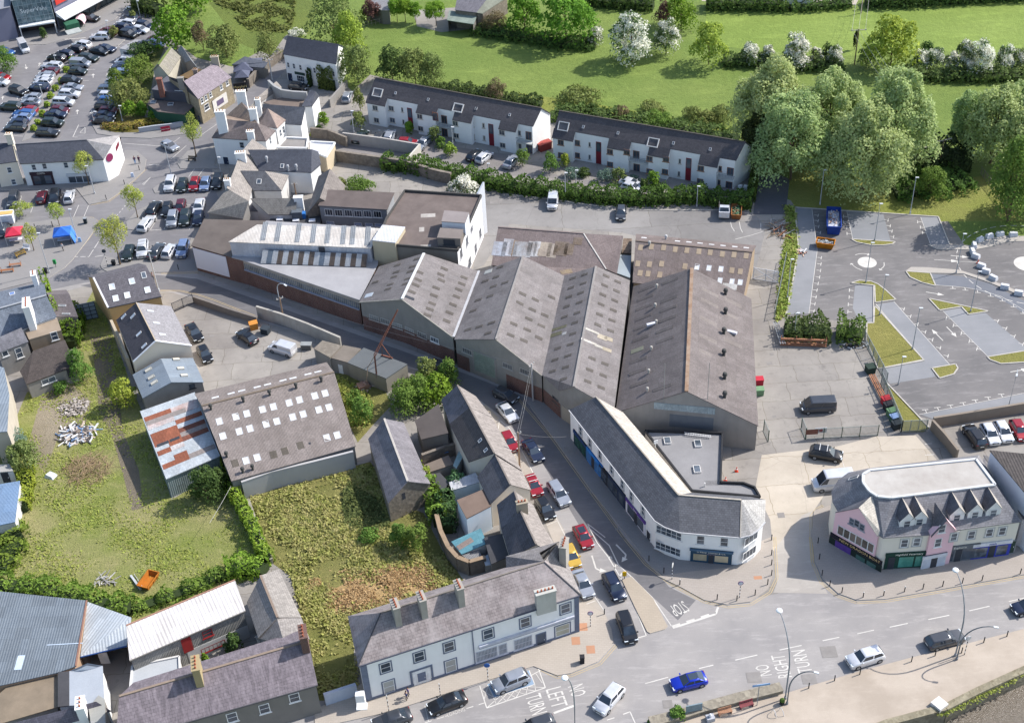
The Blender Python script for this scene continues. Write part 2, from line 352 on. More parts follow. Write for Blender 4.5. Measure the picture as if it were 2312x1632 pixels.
class Bld:
    """a building: roof polygons over named eave/ridge points; walls dropped under the outer roof edges"""
    def __init__(s,name,label,cat,t,V,F,wall=None,roof=None,group=None,th=.14,inset=.22,fas=None,z0=0.0,nowall=(),wz=None,skirt=True,roofname='roof'):
        s.t=t;P={}
        for k,v in V.items():
            if v[0]=='mir':e,r=P[v[1]],P[v[2]];q=Vector((2*r.x-e.x,2*r.y-e.y,v[3]if len(v)>3 else e.z));P[k]=q
            elif v[0]=='w':P[k]=Vector(v[1:])
            elif v[0]=='off':P[k]=P[v[1]]+Vector(v[2:])
            elif isinstance(v[0],str):P[k]=W(v[0],v[1],v[2],v[3])
            else:P[k]=W(t,*v)
        s.P=P;used=[k for f in F for k in(f[0]if isinstance(f,tuple)else f)]
        c=sum((P[k]for k in used),Vector((0,0,0)))/len(used);s.c=Vector((c.x,c.y,0))
        s.root=thing(name,label,cat,s.c,0,group);s.roofs=[];s.walls=[];s.hits=[]
        groups={}
        cnt={}
        for f in F:
            f,m=f if isinstance(f,tuple)else(f,roof)
            pts=[P[k]for k in f];
            if nrm(pts).z<0:f=f[::-1];pts=pts[::-1]
            nn=nrm(pts);dev=max(abs((p-pts[0]).dot(nn))for p in pts)
            parts=[pts]if dev<.04 else[[pts[i]for i in tri]for tri in tessellate_polygon([[Vector((p.x,p.y,0))for p in pts]])]
            for q in parts:
                q=q if nrm(q).z>0 else q[::-1]
                groups.setdefault(m.name,(m,MB()))[1].slab([p+Vector((0,0,.03))for p in q],th);s.hits.append(('roof',q))
            for i in range(len(f)):
                a,b=f[i],f[(i+1)%len(f)];cnt[frozenset((a,b))]=cnt.get(frozenset((a,b)),0)+1
        for m,mb in groups.values():s.roofs.append(mb.build(roofname,[m],s.root))
        mb=MB();s.edges={}
        if skirt:
            for f in F:
                f=f[0]if isinstance(f,tuple)else f
                pts=[P[k]for k in f]
                if nrm(pts).z<0:f=f[::-1]
                for i in range(len(f)):
                    a,b=f[i],f[(i+1)%len(f)]
                    if cnt[frozenset((a,b))]>1 or(a+b)in nowall or(b+a)in nowall:continue
                    def ins(p):
                        d=Vector((s.c.x-p.x,s.c.y-p.y,0));
                        q=p+d.normalized()*inset;q.z=p.z-th*.9;return q
                    A,B_=ins(P[a]),ins(P[b]);A0=Vector((A.x,A.y,z0));B0=Vector((B_.x,B_.y,z0))
                    mb.face([A0,B0,B_,A]);s.hits.append(('wall',[A0,B0,B_,A]));s.edges[a+b]=(A,B_)
            if mb.f:s.walls.append(mb.build('wall',[wall],s.root))
    def hit(s,t,x,y,what=None):
        d=ray(t,x,y);best=None
        for kind,pts in s.hits:
            if what and kind!=what:continue
            n=nrm(pts);dn=d.dot(n)
            if abs(dn)<1e-9 or dn>0:continue
            k=(pts[0]-CAM).dot(n)/dn;p=CAM+d*k
            an=[abs(c)for c in n];ax=[0,1,2];ax.remove(an.index(max(an)))
            if pinpoly(p,pts,ax)and(best is None or k<best[0]):best=(k,p,n)
        if best is None:print('MISS',s.root.name,t,x,y,what);return None
        _,p,n=best;u=Vector((0,0,1)).cross(n);u=Vector((1,0,0))if u.length<.05 else u.normalized()
        return p,n,u,n.cross(u)
    def panel(s,h,w,hh,d0,d1,name,mat,parent=None,ring=0,bars=(0,0),bw=.05):
        p,n,u,v=h;mb=MB();
        def bx(u0,u1,v0,v1):
            a=[p+u*i+v*j+n*d0 for i,j in((u0,v0),(u1,v0),(u1,v1),(u0,v1))];mb.hexa(a,[q+n*(d1-d0)for q in a])
        if ring:
            bx(-w/2,w/2,-hh/2,-hh/2+ring);bx(-w/2,w/2,hh/2-ring,hh/2);bx(-w/2,-w/2+ring,-hh/2+ring,hh/2-ring);bx(w/2-ring,w/2,-hh/2+ring,hh/2-ring)
            for k in range(bars[0]):x=-w/2+w*(k+1)/(bars[0]+1);bx(x-bw/2,x+bw/2,-hh/2+ring,hh/2-ring)
            for k in range(bars[1]):x=-hh/2+hh*(k+1)/(bars[1]+1);bx(-w/2+ring,w/2-ring,x-bw/2,x+bw/2)
        else:bx(-w/2,w/2,-hh/2,hh/2)
        return mb.build(name,mat,parent or s.root)
    def win(s,x,y,w=.95,h=1.3,fm=None,gm=None,bars=(0,1),t=None,sill=True,surround=None,name='window',ring=.09):
        H=s.hit(t or s.t,x,y,'wall')
        if not H:return
        f=s.panel(H,w,h,-.02,.05,name,fm or WHITEF,ring=ring,bars=bars)
        s.panel(H,w-.1,h-.1,-.02,.015,'pane',gm or GLASS,f)
        if sill or surround:
            p,n,u,v=H;s.panel((p-v*(h/2+.07),n,u,v),w+.3,.13,0,.11,'sill',surround or fm or WHITEF,f)
        if surround:s.panel(H,w+.36,h+.34,-.02,.035,'surround',surround,f,ring=.18)
        return f
    def wins(s,lst,**kw):
        for q in lst:s.win(*q,**kw)
    def door(s,x,y,w=1,h=2.1,m=None,t=None,label=None,frame=None):
        H=s.hit(t or s.t,x,y,'wall')
        if not H:return
        d=s.panel(H,w,h,-.02,.05,'door',m or DKF);p,n,u,v=H
        s.panel((p+u*w*.36,n,u,v),.06,.2,.05,.1,'handle',WHITEF,d)
        if frame:s.panel(H,w+.3,h+.3,-.02,.08,'door_frame',frame,d,ring=.15)
        if label:d['label']=label
        return d
    def sky(s,x,y,w=.8,h=1.1,t=None,m=None,name='skylight',glass=None,up=.1):
        H=s.hit(t or s.t,x,y,'roof')
        if not H:return
        f=s.panel(H,w,h,0,up+.03,name,m or WHITEF,ring=.07);s.panel(H,w-.1,h-.1,0,up,'pane',glass or GLASSL,f);return f
    def patch(s,x,y,w,h,m,t=None,name='roof_panel',up=.05,label=None):
        H=s.hit(t or s.t,x,y,'roof')
        if not H:return
        o=s.panel(H,w,h,0,up+.02,name,m)
        if label:o['label']=label
        return o
    def vent(s,x,y,t=None,m=None,h=.9,r=.28):
        H=s.hit(t or s.t,x,y,'roof')
        if not H:return
        p=H[0];mb=MB();mb.cyl(p-Vector((0,0,.1)),r*.6,h*.7,10);mb.cyl(p+Vector((0,0,h*.6)),r,h*.3,10,r2=r*.85);mb.ball(p+Vector((0,0,h*.9)),r*.85,10,sz=.5)
        return mb.build('roof_vent',m or M('plain','4a4a48'),s.root)
    def chim(s,x,y,w=.7,d=1.3,h=1.8,pots=2,m=None,pm=None,t=None,rz=None,cap=True):
        H=s.hit(t or s.t,x,y,'roof')
        if not H:return
        p,n,u,v=H;rz=math.atan2(u.y,u.x)+math.pi/2 if rz is None else rz
        mb=MB();b=Vector((p.x,p.y,p.z-1.0));mb.box(b,(d,w,h+1.0),rz)
        if cap:mb.box((p.x,p.y,p.z+h),(d+.16,w+.16,.14),rz)
        o=mb.build('chimney',m or M('render','a09c94','706c64'),s.root)
        for k in range(pots):
            q=(k-(pots-1)/2)*d/(pots+.3)*1.0;c=Vector((p.x+math.cos(rz)*q,p.y+math.sin(rz)*q,p.z+h+.1));MB().cyl(c,.13,.38,8,r2=.1).build('chimney_pot',pm or M('plain','a4614a'),o)
        return o
    def ridge(s,a,b,m=None,w=.3,off=0.05,name='ridge_cap'):
        A,B_=s.P[a],s.P[b];return MB().bar(A+Vector((0,0,off)),B_+Vector((0,0,off)),w,.12).build(name,m or M('plain','8a7a6c'),s.root)
    def gutter(s,a,b,m=None,w=.14,dz=-.05,out=.06):
        A,B_=s.P[a].copy(),s.P[b].copy();mid=(A+B_)/2;n=Vector((B_.y-A.y,A.x-B_.x,0)).normalized()
        if n.dot(mid-s.c)<0:n=-n
        return MB().bar(A+n*out+Vector((0,0,dz)),B_+n*out+Vector((0,0,dz)),w).build('gutter',m or FASC,s.root)
    def band(s,e,z0,z1,m,d=.03,name='wall_band',f0=0.0,f1=1.0,label=None):
        A,B_=s.edges[e]if e in s.edges else s.edges[e[::-1]];A,B_=Vector((A.x,A.y,0)),Vector((B_.x,B_.y,0))
        n=Vector((B_.y-A.y,A.x-B_.x,0)).normalized()
        if n.dot((A+B_)/2-s.c)<0:n=-n
        p,q=A.lerp(B_,f0),A.lerp(B_,f1);a=[p+n*.005,q+n*.005,q+n*d,p+n*d]
        mb=MB();mb.hexa([k+Vector((0,0,z0))for k in a],[k+Vector((0,0,z1))for k in a]);o=mb.build(name,m,s.root)
        if label:o['label']=label
        return o
    def sign(s,x,y,txt,size,w,h,m,tm,t=None,off=.08,sx=1.0,what='wall',name='sign'):
        H=s.hit(t or s.t,x,y,what)
        if not H:return
        o=s.panel(H,w,h,-.02,off,name,m);p,n,u,v=H
        if txt:put_text(txt,size,'lettering',tm,o,p+n*(off+.02),u,v,.015,sx)
        return o
def gable(name,label,cat,t,e0,e1,r0,r1,he,hr,**kw):
    return Bld(name,label,cat,t,dict(a=(*e0,he),b=(*e1,he),r=(*r0,hr),s=(*r1,hr),c=('mir','a','r'),d=('mir','b','s')),['absr','rsdc'],**kw)
def flat(name,label,cat,t,pts,h,wall,roof,par=0,parm=None,**kw):
    ks='abcdefghijklmnopqrstuvwxyz'[:len(pts)]
    B=Bld(name,label,cat,t,{k:(*p,h)for k,p in zip(ks,pts)},[ks],wall=wall,roof=roof,inset=.05,**kw)
    if par:
        mb=MB();P=[B.P[k]for k in ks]
        for i in range(len(P)):
            a,b=P[i],P[(i+1)%len(P)];d=(b-a).normalized()*.0;mb.bar(a+Vector((0,0,par/2+.04))-d,b+Vector((0,0,par/2+.04))+d,.25,par)
        mb.build('parapet',parm or wall,B.root)
    return B
BARK=M('plain','6a5a48',rough=.95)
def quads(P,N,S,asp=1.0):
    n=len(P);r=np.random.RandomState(n%9973)
    A=np.cross(N,r.normal(size=(n,3)));A/=np.linalg.norm(A,axis=1)[:,None]+1e-9
    B=np.cross(N,A);S=S[:,None]
    return np.stack([P-A*S-B*S*asp,P+A*S-B*S*asp*.6,P+A*S*.8+B*S*asp,P-A*S*.6+B*S*asp*.8],1).reshape(-1,3)
def fastmesh(name,verts,mats,midx=None):
    n=len(verts)//4;me=bpy.data.meshes.new(name);me.vertices.add(n*4);me.vertices.foreach_set('co',verts.astype(np.float32).ravel())
    me.loops.add(n*4);me.loops.foreach_set('vertex_index',np.arange(n*4,dtype=np.int32));me.polygons.add(n)
    me.polygons.foreach_set('loop_start',np.arange(n,dtype=np.int32)*4);me.polygons.foreach_set('loop_total',np.full(n,4,dtype=np.int32))
    for m in mats:me.materials.append(m)
    if midx is not None:me.polygons.foreach_set('material_index',midx.astype(np.int32))
    me.update(calc_edges=True);me.validate();return me
def crown_pts(seed,rx,ry,rz,cz,n,lobes=22,lob=.38,strand=0.0,full=True):
    r=np.random.RandomState(seed);d=r.normal(size=(lobes,3));d/=np.linalg.norm(d,axis=1)[:,None]
    d[:,2]=np.where(d[:,2]<-.85,-d[:,2],d[:,2]);rr=r.uniform(.5,.8,lobes)[:,None]
    C=d*rr;L=r.uniform(.75,1.25,lobes)*lob;C=np.vstack([C,[[0,0,0]]]);L=np.append(L,.55)
    k=r.randint(0,lobes+1,n);q=r.normal(size=(n,3));q/=np.linalg.norm(q,axis=1)[:,None]
    q[:,2]=np.where((q[:,2]<-.2)&(r.rand(n)<.6),-q[:,2],q[:,2])
    wob=r.uniform(.72,1.08,n)*(1+.22*np.sin(q[:,0]*7+k)*np.sin(q[:,1]*6+2*k)*np.sin(q[:,2]*6))
    P=C[k]+q*(L[k]*wob)[:,None]
    dd=np.linalg.norm(P[:,None]-C[None],axis=2)/L[None];keep=(dd<.62).sum(1)==0;P,q=P[keep],q[keep]
    if full:P[:,:2]*=(1+.75*np.clip(-P[:,2],0,1))[:,None]
    P=P*[rx,ry,rz]+[0,0,cz]
    if strand:P[:,2]-=r.rand(len(P))**2*strand
    N=q+r.normal(size=q.shape)*.55;N[:,2]+=.25;N/=np.linalg.norm(N,axis=1)[:,None]
    return P,N,r
KINDS={'willow':(('82935a','9dab78'),60,.22,.15,1.5,.10,1.5),'bright':(('6c8a2c','4c6c22'),26,.34,.24,1.3,.12,0),'lime':(('6b8f2a','587a28'),30,.3,.16,1.6,.25,0),'yellow':(('8c9a3c','74883a'),30,.33,.22,1.3,.12,0),'street':(('98a050','7c8a3c'),14,.36,.13,.55,.3,0),'dark':(('4a6030','3a4e26'),22,.36,.22,1.3,.08,0),'shrub':(('668038','50682e'),16,.42,.18,1.3,.04,0),'olive':(('76804a','5e6a38'),24,.32,.2,1.2,.1,0),'bronze':(('6a4a44','4c3836'),20,.34,.2,1.2,.12,0),'haw':(('5e7048','46592f'),26,.32,.17,1.5,.06,0),'brown':(('756650','5a5a38'),20,.34,.16,.9,.12,0),'conifer':(('3d4a24','2a3418'),26,.3,.18,1.5,.06,0),'pale':(('8c9468','707c50'),20,.35,.2,1.1,.14,.6),'ivy':(('6d8032','8a9640'),16,.4,.12,1.6,.0,0),'blue':(('6b7f72','54695a'),16,.42,.16,1.3,.04,0)}
BLOSSOM=M('leaf','d9d8cf','b5b5a6',2.0)
NT=[0]
def tree(kind,t,x,y,ty,wd,label,group=None,h=None,name=None,cat='tree',asp=1.0,dense=1.0,rxy=None,blossom=.5,z0=0.0):
    """base pixel (x,y), crown top row ty, crown width in tile pixels"""
    NT[0]+=1;b=W(t,x,y,z0);h=h or hfind(b,t,ty)
    rx=wd/TL[t][2]/ppm(b)/2;(c1,c2),lobes,lob,leaf,dens,tr,strand=KINDS[kind];tr*=.22 if kind not in('street','lime')else 1;leaf*=.85
    ch=h*(1-tr);rz=ch/2*1.02;cz=h*tr+ch/2;leaf=leaf*min(1.25,max(.6,rx/4)+.1)
    area=4*math.pi*((rx*rx+2*rx*rz)/3);n=int(min(30000,max(900,area*dens*dense*2.0/(leaf*leaf*4))))
    P,N,r=crown_pts(NT[0]*7+3,rx*1.06,rx*1.06*asp,rz,cz,n,lobes,lob,strand,kind not in('street','lime','conifer'))
    S=leaf*r.uniform(.6,1.3,len(P));mats=[M('leaf',c1,c2,1.0 if rx>2 else 1.6)];mid=None
    if kind=='haw':
        mats.append(BLOSSOM);nz=np.sin(P[:,0]*1.7+NT[0])*np.sin(P[:,1]*1.9)+np.sin(P[:,2]*2.1+P[:,0]);mid=((nz+r.normal(size=len(P))*.7+P[:,0]*.25)>(.9-blossom*1.8)).astype(int)
    if name is None:name=cat.replace(' ','_')
    o=thing(name,label,cat,b,R.uniform(-.3,.3),group)
    me=fastmesh('crown' if cat=='tree' else 'foliage',quads(P,N,S,1.3 if kind=='willow' else 1.0),mats,mid)
    c=bpy.data.objects.new(me.name,me);COL.objects.link(c);c.parent=o
    mb=MB();r0=max(.06,h*.018);mb.tube([(0,0,-.1),(h*.01,0,h*tr),(0,h*.012,h*.62)],r0,7,r2=r0*.35)
    for k in range(9 if h>4 else 5):
        a=k*2.4+NT[0];z=h*(tr+.03+.5*k/9);e=Vector((math.cos(a)*rx*.66,math.sin(a)*rx*.66,min(h*.86,z+ch*.33)));mb.tube([(0,0,z),e*.5+Vector((0,0,z*.5+.1)),e],r0*.42,5,r2=.02)
    mb.build('trunk' if cat=='tree' else 'stem',BARK,None);tk=bpy.data.objects[-1]if False else COL.objects[-1];tk.parent=o
    return o
def hedge(t,pts,wd,h,label,c1='5c7434',c2='42562a',leaf=.13,dens=1.0,cat='hedge',name='hedge',lump=.35,core='2e3c1c',z0=0.0,parent=None,kind=None):
    P3=[W(*(p if isinstance(p[0],str)else(t,)+tuple(p)),z0)for p in pts];org=sum(P3,Vector((0,0,0)))/len(P3);org.z=0
    r=np.random.RandomState(len(label)*31+int(abs(org.x)));PP=[];NN=[]
    mb=MB()
    for a,b in zip(P3[:-1],P3[1:]):
        L=(b-a).length;d=(b-a)/L;nn=Vector((d.y,-d.x,0));n=int(L*(wd+2*h)*dens*1.9/(leaf*leaf*4));n=min(n,30000)
        s=r.rand(n)*L;k=r.rand(n)*(wd+2*h);lmp=1+lump*np.sin((s+a.x)*1.9)*.5+lump*.5*np.sin((s+a.y)*.83+1)
        hh=h*lmp;top=(k<wd);sd=np.where(k<wd+h,1,-1)
        off=np.where(top,k/wd*wd-wd/2,sd*wd/2*(1+r.normal(size=n)*.1));z=np.where(top,hh*(1-.35*(np.abs(off)/(wd/2))**3)+r.normal(size=n)*.07,hh*r.rand(n)*.95)
        off=off*(1+.18*np.sin((s+a.x)*2.7))
        X=np.array(a)[None]+s[:,None]*np.array(d)[None]+off[:,None]*np.array(nn)[None];X[:,2]=z+z0
        Nn=np.where(top[:,None],np.array([0,0,1.])[None],(sd[:,None]*np.array(nn)[None]))+r.normal(size=(n,3))*.5;PP.append(X);NN.append(Nn/np.linalg.norm(Nn,axis=1)[:,None])
        q=[a+nn*wd*.3,b+nn*wd*.3,b-nn*wd*.3,a-nn*wd*.3];mb.hexa(q,[p+Vector((0,0,h*.5))for p in q])
    P=np.vstack(PP)-np.array(org)[None];N=np.vstack(NN);S=leaf*r.uniform(.6,1.35,len(P))
    me=fastmesh('foliage',quads(P,N,S),[M('leaf',c1,c2,1.4)])
    if parent is not None:
        me.transform(Matrix.Translation(org-bare(parent)));c=bpy.data.objects.new(name,me);COL.objects.link(c);c.parent=parent;return c
    o=thing(name,label,cat,org);c=bpy.data.objects.new('foliage',me);COL.objects.link(c);c.parent=o
    k=mb.build('dark_core',M('plain',core),o)  # solid dark core inside the leaves, keeps gaps from showing through
    if kind:o['kind']=kind
    return o
def scatter(name,t,poly,n,size,hmax,mat,z0=0.0,label=None,seed=1,up=True,clump=0,hole=None,edge=.2):
    HO=[(p.x,p.y)for p in Wn('O',hole)]if hole else None
    """tufts of leaves over a ground polygon: uncountable stuff, one object"""
    P=Wn(t,poly);xs=[p.x for p in P];ys=[p.y for p in P];r=np.random.RandomState(seed);out=[]
    Q=[(p.x,p.y)for p in P]
    while len(out)<n:
        x,y=r.uniform(min(xs),max(xs)),r.uniform(min(ys),max(ys))
        if clump and math.sin(x*clump+math.sin(y*.7)*1.3)*.5+math.sin(y*clump*.8+x*.3)*.5+r.normal()*.35<-.05:continue
        if HO and pinpoly((x+r.normal()*1.3,y+r.normal()*1.3),HO,(0,1)):continue
        if pinpoly((x+r.normal()*edge,y+r.normal()*edge),Q,(0,1)):out.append((x,y))
    X=np.array(out);hz=r.rand(n)*hmax*(.5+.5*np.sin(X[:,0]*.9)*np.sin(X[:,1]*.7+1)+.3).clip(.15,1.3);P3=np.column_stack([X,hz+z0])
    org=P3 .mean(0);org[2]=0;N=r.normal(size=(n,3));N[:,2]=np.abs(N[:,2])+(.6 if up else 0);N/=np.linalg.norm(N,axis=1)[:,None]
    me=fastmesh(name,quads(P3-org,N,size*r.uniform(.5,1.3,n),1.4),[mat]);o=bpy.data.objects.new(name,me);COL.objects.link(o);o.location=org
    return setp(o,label,None,None,'stuff')
TYRE=M('plain','1c1c1d');RIM=M('plain','a2a5a8',metal=.6,rough=.4);LAMPG=M('glass','d8dde0','b8c0c6',rough=.1);REDL=M('glass','a01818','701010',rough=.2)
CGLASS=M('glass','1a2027','2c353f',rough=.06,spec=.8);PLATE=M('plain','e2e2dc');BLK=M('plain','26272a')
CK={'hatch':(4.0,1.74,1.47,.93,.86,.0,.26,.44,.86,.985,.95),'saloon':(4.65,1.8,1.44,.93,.86,0,.27,.43,.72,.87,.98),'suv':(4.5,1.86,1.66,1.06,1.0,0,.25,.40,.88,.98,1.06),'mpv':(4.55,1.82,1.68,1.0,.95,0,.17,.36,.92,.985,1.0),'estate':(4.75,1.82,1.47,.95,.88,0,.27,.42,.90,.985,.96),'coupe':(4.3,1.8,1.38,.92,.84,0,.28,.47,.74,.93,.95),'van':(4.4,1.84,1.84,1.08,1.0,0,.16,.33,.985,.995,1.08),'bigvan':(5.4,2.02,2.5,1.25,1.15,0,.12,.28,.985,.995,1.25),'minibus':(4.95,1.95,2.0,1.15,1.05,0,.10,.27,.98,.99,1.15)}
CARM={}
def car_meshes(kind):
    if kind in CARM:return CARM[kind]
    L,Wd,H,bz,hz,_,c0,c1,c2,c3,tz=CK[kind];X=lambda f:L/2-f*L;hw=Wd/2;out={}
    def ring(x,w,z0,z1):
        return[Vector((x,-w*.93,z0)),Vector((x,-w,z0+.18)),Vector((x,-w,z1-.12)),Vector((x,-w*.9,z1)),Vector((x,w*.9,z1)),Vector((x,w,z1-.12)),Vector((x,w,z0+.18)),Vector((x,w*.93,z0))]
    st=[(0,.80,.30,hz-.24),(.015,.88,.22,hz-.14),(.07,.96,.18,hz-.04),(c0,1,.18,bz),(.5,1,.18,bz),(.85,1,.18,(bz+tz)/2),(.95,.97,.2,tz),(.99,.9,.26,tz-.1),(1,.84,.34,tz-.25)]
    mb=MB();rs=[ring(X(f),hw*k,a,b)for f,k,a,b in st]
    for a,b in zip(rs[:-1],rs[1:]):
        for i in range(8):j=(i+1)%8;mb.face([a[i],b[i],b[j],a[j]])
    mb.face(rs[0]);mb.face(rs[-1][::-1])
    wb,wt=hw*.93,hw*(.93 if kind in('van','bigvan','minibus')else .76)
    zb=bz-.03
    a=[Vector((X(c0),-wb*.94,zb)),Vector((X(c3),-wb*.94,zb+(tz-bz)*.5)),Vector((X(c3),wb*.94,zb+(tz-bz)*.5)),Vector((X(c0),wb*.94,zb))]
    b=[Vector((X(c1),-wt*.93,H-.04)),Vector((X(c2),-wt*.93,H-.05)),Vector((X(c2),wt*.93,H-.05)),Vector((X(c1),wt*.93,H-.04))]
    t=[Vector((X(c1)-.2,-wt*.8,H)),Vector((X(c2)+.15,-wt*.8,H)),Vector((X(c2)+.15,wt*.8,H)),Vector((X(c1)-.2,wt*.8,H))]
    for i in range(4):j=(i+1)%4;mb.face([a[i],a[j],b[j],b[i]][::-1]);mb.face([b[i],b[j],t[j],t[i]][::-1])
    mb.face(t)
    o=mb.build('body',paint('ffffff'));out['body']=o.data;bpy.data.objects.remove(o)
    sm=out['body'];sm.polygons.foreach_set('use_smooth',[True]*len(sm.polygons));
    try:sm.set_sharp_from_angle(angle=rad(50))
    except Exception:pass
    def glassq(pts,nm,ins=.09,off=.012,m=CGLASS):
        c=sum(pts,Vector((0,0,0)))/4;n=nrm(pts)
        if n.dot(c-Vector((0,0,1)))<0:n=-n
        q=[]
        for p in pts:
            d=(c-p);q.append(p+d.normalized()*min(ins*1.3,d.length*.5)+n*off)
        m2=MB();m2 .face(q if nrm(q).dot(n)>0 else q[::-1]);o=m2 .build(nm,m);out[nm]=o.data;bpy.data.objects.remove(o)
    glassq([a[0],b[0],b[3],a[3]],'windscreen',.05)
    if kind not in('van','bigvan'):glassq([a[1],b[1],b[2],a[2]],'rear_window',.07)
    for sgn,ix in((0,(0,1)),(1,(3,2))):
        A,B_,T0,T1=a[ix[0]],a[ix[1]],b[ix[0]],b[ix[1]]
        if kind in('van','bigvan'):B_=A.lerp(B_,.33 if kind=='van' else .22);T1=T0 .lerp(T1,.15 if kind=='van' else .12)
        c=nrm([A,B_,T1,T0]);o3=Vector((0,-1 if sgn==0 else 1,0));c=c if c.dot(o3)>0 else-c;m2=MB();N_=1 if kind in('van','bigvan')else 2
        for k in range(N_):
            f0,f1=(k/N_+.035 if k else .05),((k+1)/N_-(.015 if k+1<N_ else .06))
            lo0,lo1,hi0,hi1=A.lerp(B_,f0),A.lerp(B_,f1),T0 .lerp(T1,f0),T0 .lerp(T1,f1)
            q=[lo0 .lerp(hi0,.14),lo1 .lerp(hi1,.14),lo1 .lerp(hi1,.86),lo0 .lerp(hi0,.86)];q=[p+c*.012 for p in q]
            m2 .face(q if nrm(q).dot(c)>0 else q[::-1])
        o=m2 .build('side_window',CGLASS);out['side_window%d'%sgn]=o.data;bpy.data.objects.remove(o)
    r=.33 if kind not in('suv','bigvan')else .37;wy=hw-.10
    m2=MB();m2 .tube([(0,-.11,0),(0,.11,0)],r,14);o=m2 .build('wheel',TYRE);out['wheel']=o.data;bpy.data.objects.remove(o)
    m2=MB();m2 .tube([(0,-.125,0),(0,.125,0)],r*.62,10);o=m2 .build('rim',RIM);out['rim']=o.data;bpy.data.objects.remove(o)
    out['_w']=[(X(.19),-wy,r),(X(.19),wy,r),(X(.81),-wy,r),(X(.81),wy,r)]
    def bxm(nm,c,sz,m,rz=0):m2=MB();m2 .box(c,sz,rz);o=m2 .build(nm,m);out[nm]=o.data;bpy.data.objects.remove(o)
    bxm('headlight',(0,0,-.07),(.22,.42,.16),LAMPG);bxm('tail_light',(0,0,-.12),(.1,.3,.26),REDL);bxm('mirror',(0,0,0),(.14,.2,.16),BLK);bxm('number_plate',(0,0,0),(.03,.52,.12),PLATE);bxm('grille',(0,0,0),(.05,.9,.18),BLK);bxm('sill',(0,0,0),(L*.5,.04,.16),BLK)
    out['_h']=[(X(.035),-hw*.68,hz-.2),(X(.035),hw*.68,hz-.2)];out['_t']=[(X(.975),-hw*.72,tz-.2),(X(.975),hw*.72,tz-.2)]
    out['_m']=[(X(c0+.05),-hw-.06,bz),(X(c0+.05),hw+.06,bz)];out['_p']=[(X(.0)+.0,0,.42),(X(1.0)-.0,0,.6)];out['_g']=[(X(.004),0,.5)]
    out['_s']=[(0,-hw-.0,.2),(0,hw+.0,.2)]
    CARM[kind]=out;return out
def car(t,x,y,dx,dy,kind,col,label,group=None,near=True,z=.65,scale=1.09,name=None,cat=None,z0=0.0,extras=()):
    c=W(t,x,y,z);q=W(t,x+dx,y+dy,z);d=q-c;a=math.atan2(d.y,d.x)
    nmap={'van':('parked_van','van'),'bigvan':('parked_van','van'),'minibus':('parked_van','van')}.get(kind,('parked_car','car'))
    o=thing(name or nmap[0],label,cat or nmap[1],(c.x,c.y,z0+.012),a,group);o.scale=(scale,)*3;ms=car_meshes(kind);pm=paint(col)
    def add(nm,me,loc=(0,0,0),par=None,mat=None):
        k=bpy.data.objects.new(nm,me);COL.objects.link(k);k.parent=par or o;k.location=loc
        if mat:k.material_slots[0].link='OBJECT';k.material_slots[0].material=mat
        return k
    add('body',ms['body'],mat=pm);add('windscreen',ms['windscreen'])
    if 'rear_window' in ms:add('rear_window',ms['rear_window'])
    add('side_window',ms['side_window0']);add('side_window',ms['side_window1'])
    for p in ms['_w']:
        k=add('wheel',ms['wheel'],p)
        if near:add('rim',ms['rim'],par=k)
    for p in ms['_h']:add('headlight',ms['headlight'],p)
    for p in ms['_t']:add('tail_light',ms['tail_light'],p)
    if near:
        for p in ms['_m']:add('mirror',ms['mirror'],p,mat=pm)
        for p in ms['_p']:add('number_plate',ms['number_plate'],p)
        for p in ms['_g']:add('grille',ms['grille'],p)
    L,Wd,H=CK[kind][:3]
    if 'rails' in extras:
        for s in(-1,1):MB().bar((-L*.32,s*Wd*.34,H+.05),(L*.08,s*Wd*.34,H+.05),.05).build('roof_rail',BLK).parent=o
    if 'bars' in extras:
        for xx in(-.9,.1):MB().bar((xx,-Wd*.36,H+.1),(xx,Wd*.36,H+.1),.09,.05).build('roof_bar',M('plain','c8c8c8')).parent=o
    if 'roof' in extras or 'sunroof' in extras:
        MB().box((-L*.12,0,H-.005),(L*.26,Wd*.5,.015)).build('sunroof',CGLASS).parent=o
    return o
ASPH=M('asphalt','989491','878483',amt=1.3);ASPHD=M('asphalt','716f70','626163',amt=1.3);CONC=M('concrete','9a958e','807b76',amt=1.4);CONCL=M('concrete','c0b6a7','aaa091',1.4,amt=.7)
PAVE=M('paver','a09890','8f877e');PAVEG=M('paver','8a8785','7b7977',1.0);KERB=M('plain','b5b0a8');PROM=M('asphalt','b0a496','9e9284',1.5,amt=.4)
GR=M('grass','667c36','7b8a44');GRB=M('grass','738839','86984a',.8);GRD=M('grass','75763c','8d8250',2.5);SCRUB=M('grass','6c7038','8c8450',4.0);GRI=M('grass','7c7c3c','8f884c',3.0)
STRAW=M('grass','b89a70','a08856',5.0);DIRT=M('grass','847a6a','6f6656',3.0,amt=.4);BROWNV=M('grass','7a6a4c','6c6c3c',2.0);BAY=M('asphalt','88898c','7b7d80',amt=.5);BAYD=M('asphalt','74777e','686b72',amt=.3)
WALLRIV=[W('R',1120,1607),W('R',1560,1490),W('R',1610,1478),W('R',1900,1330),W('R',2296,1150)]
d0=(WALLRIV[0]-WALLRIV[-1]).normalized();LFT=WALLRIV[0]+d0*90+Vector((0,0,0));LF2=LFT+Vector((-1500,0,0));RG2=WALLRIV[-1]-d0*60;RG3=RG2+Vector((1500,30,0))
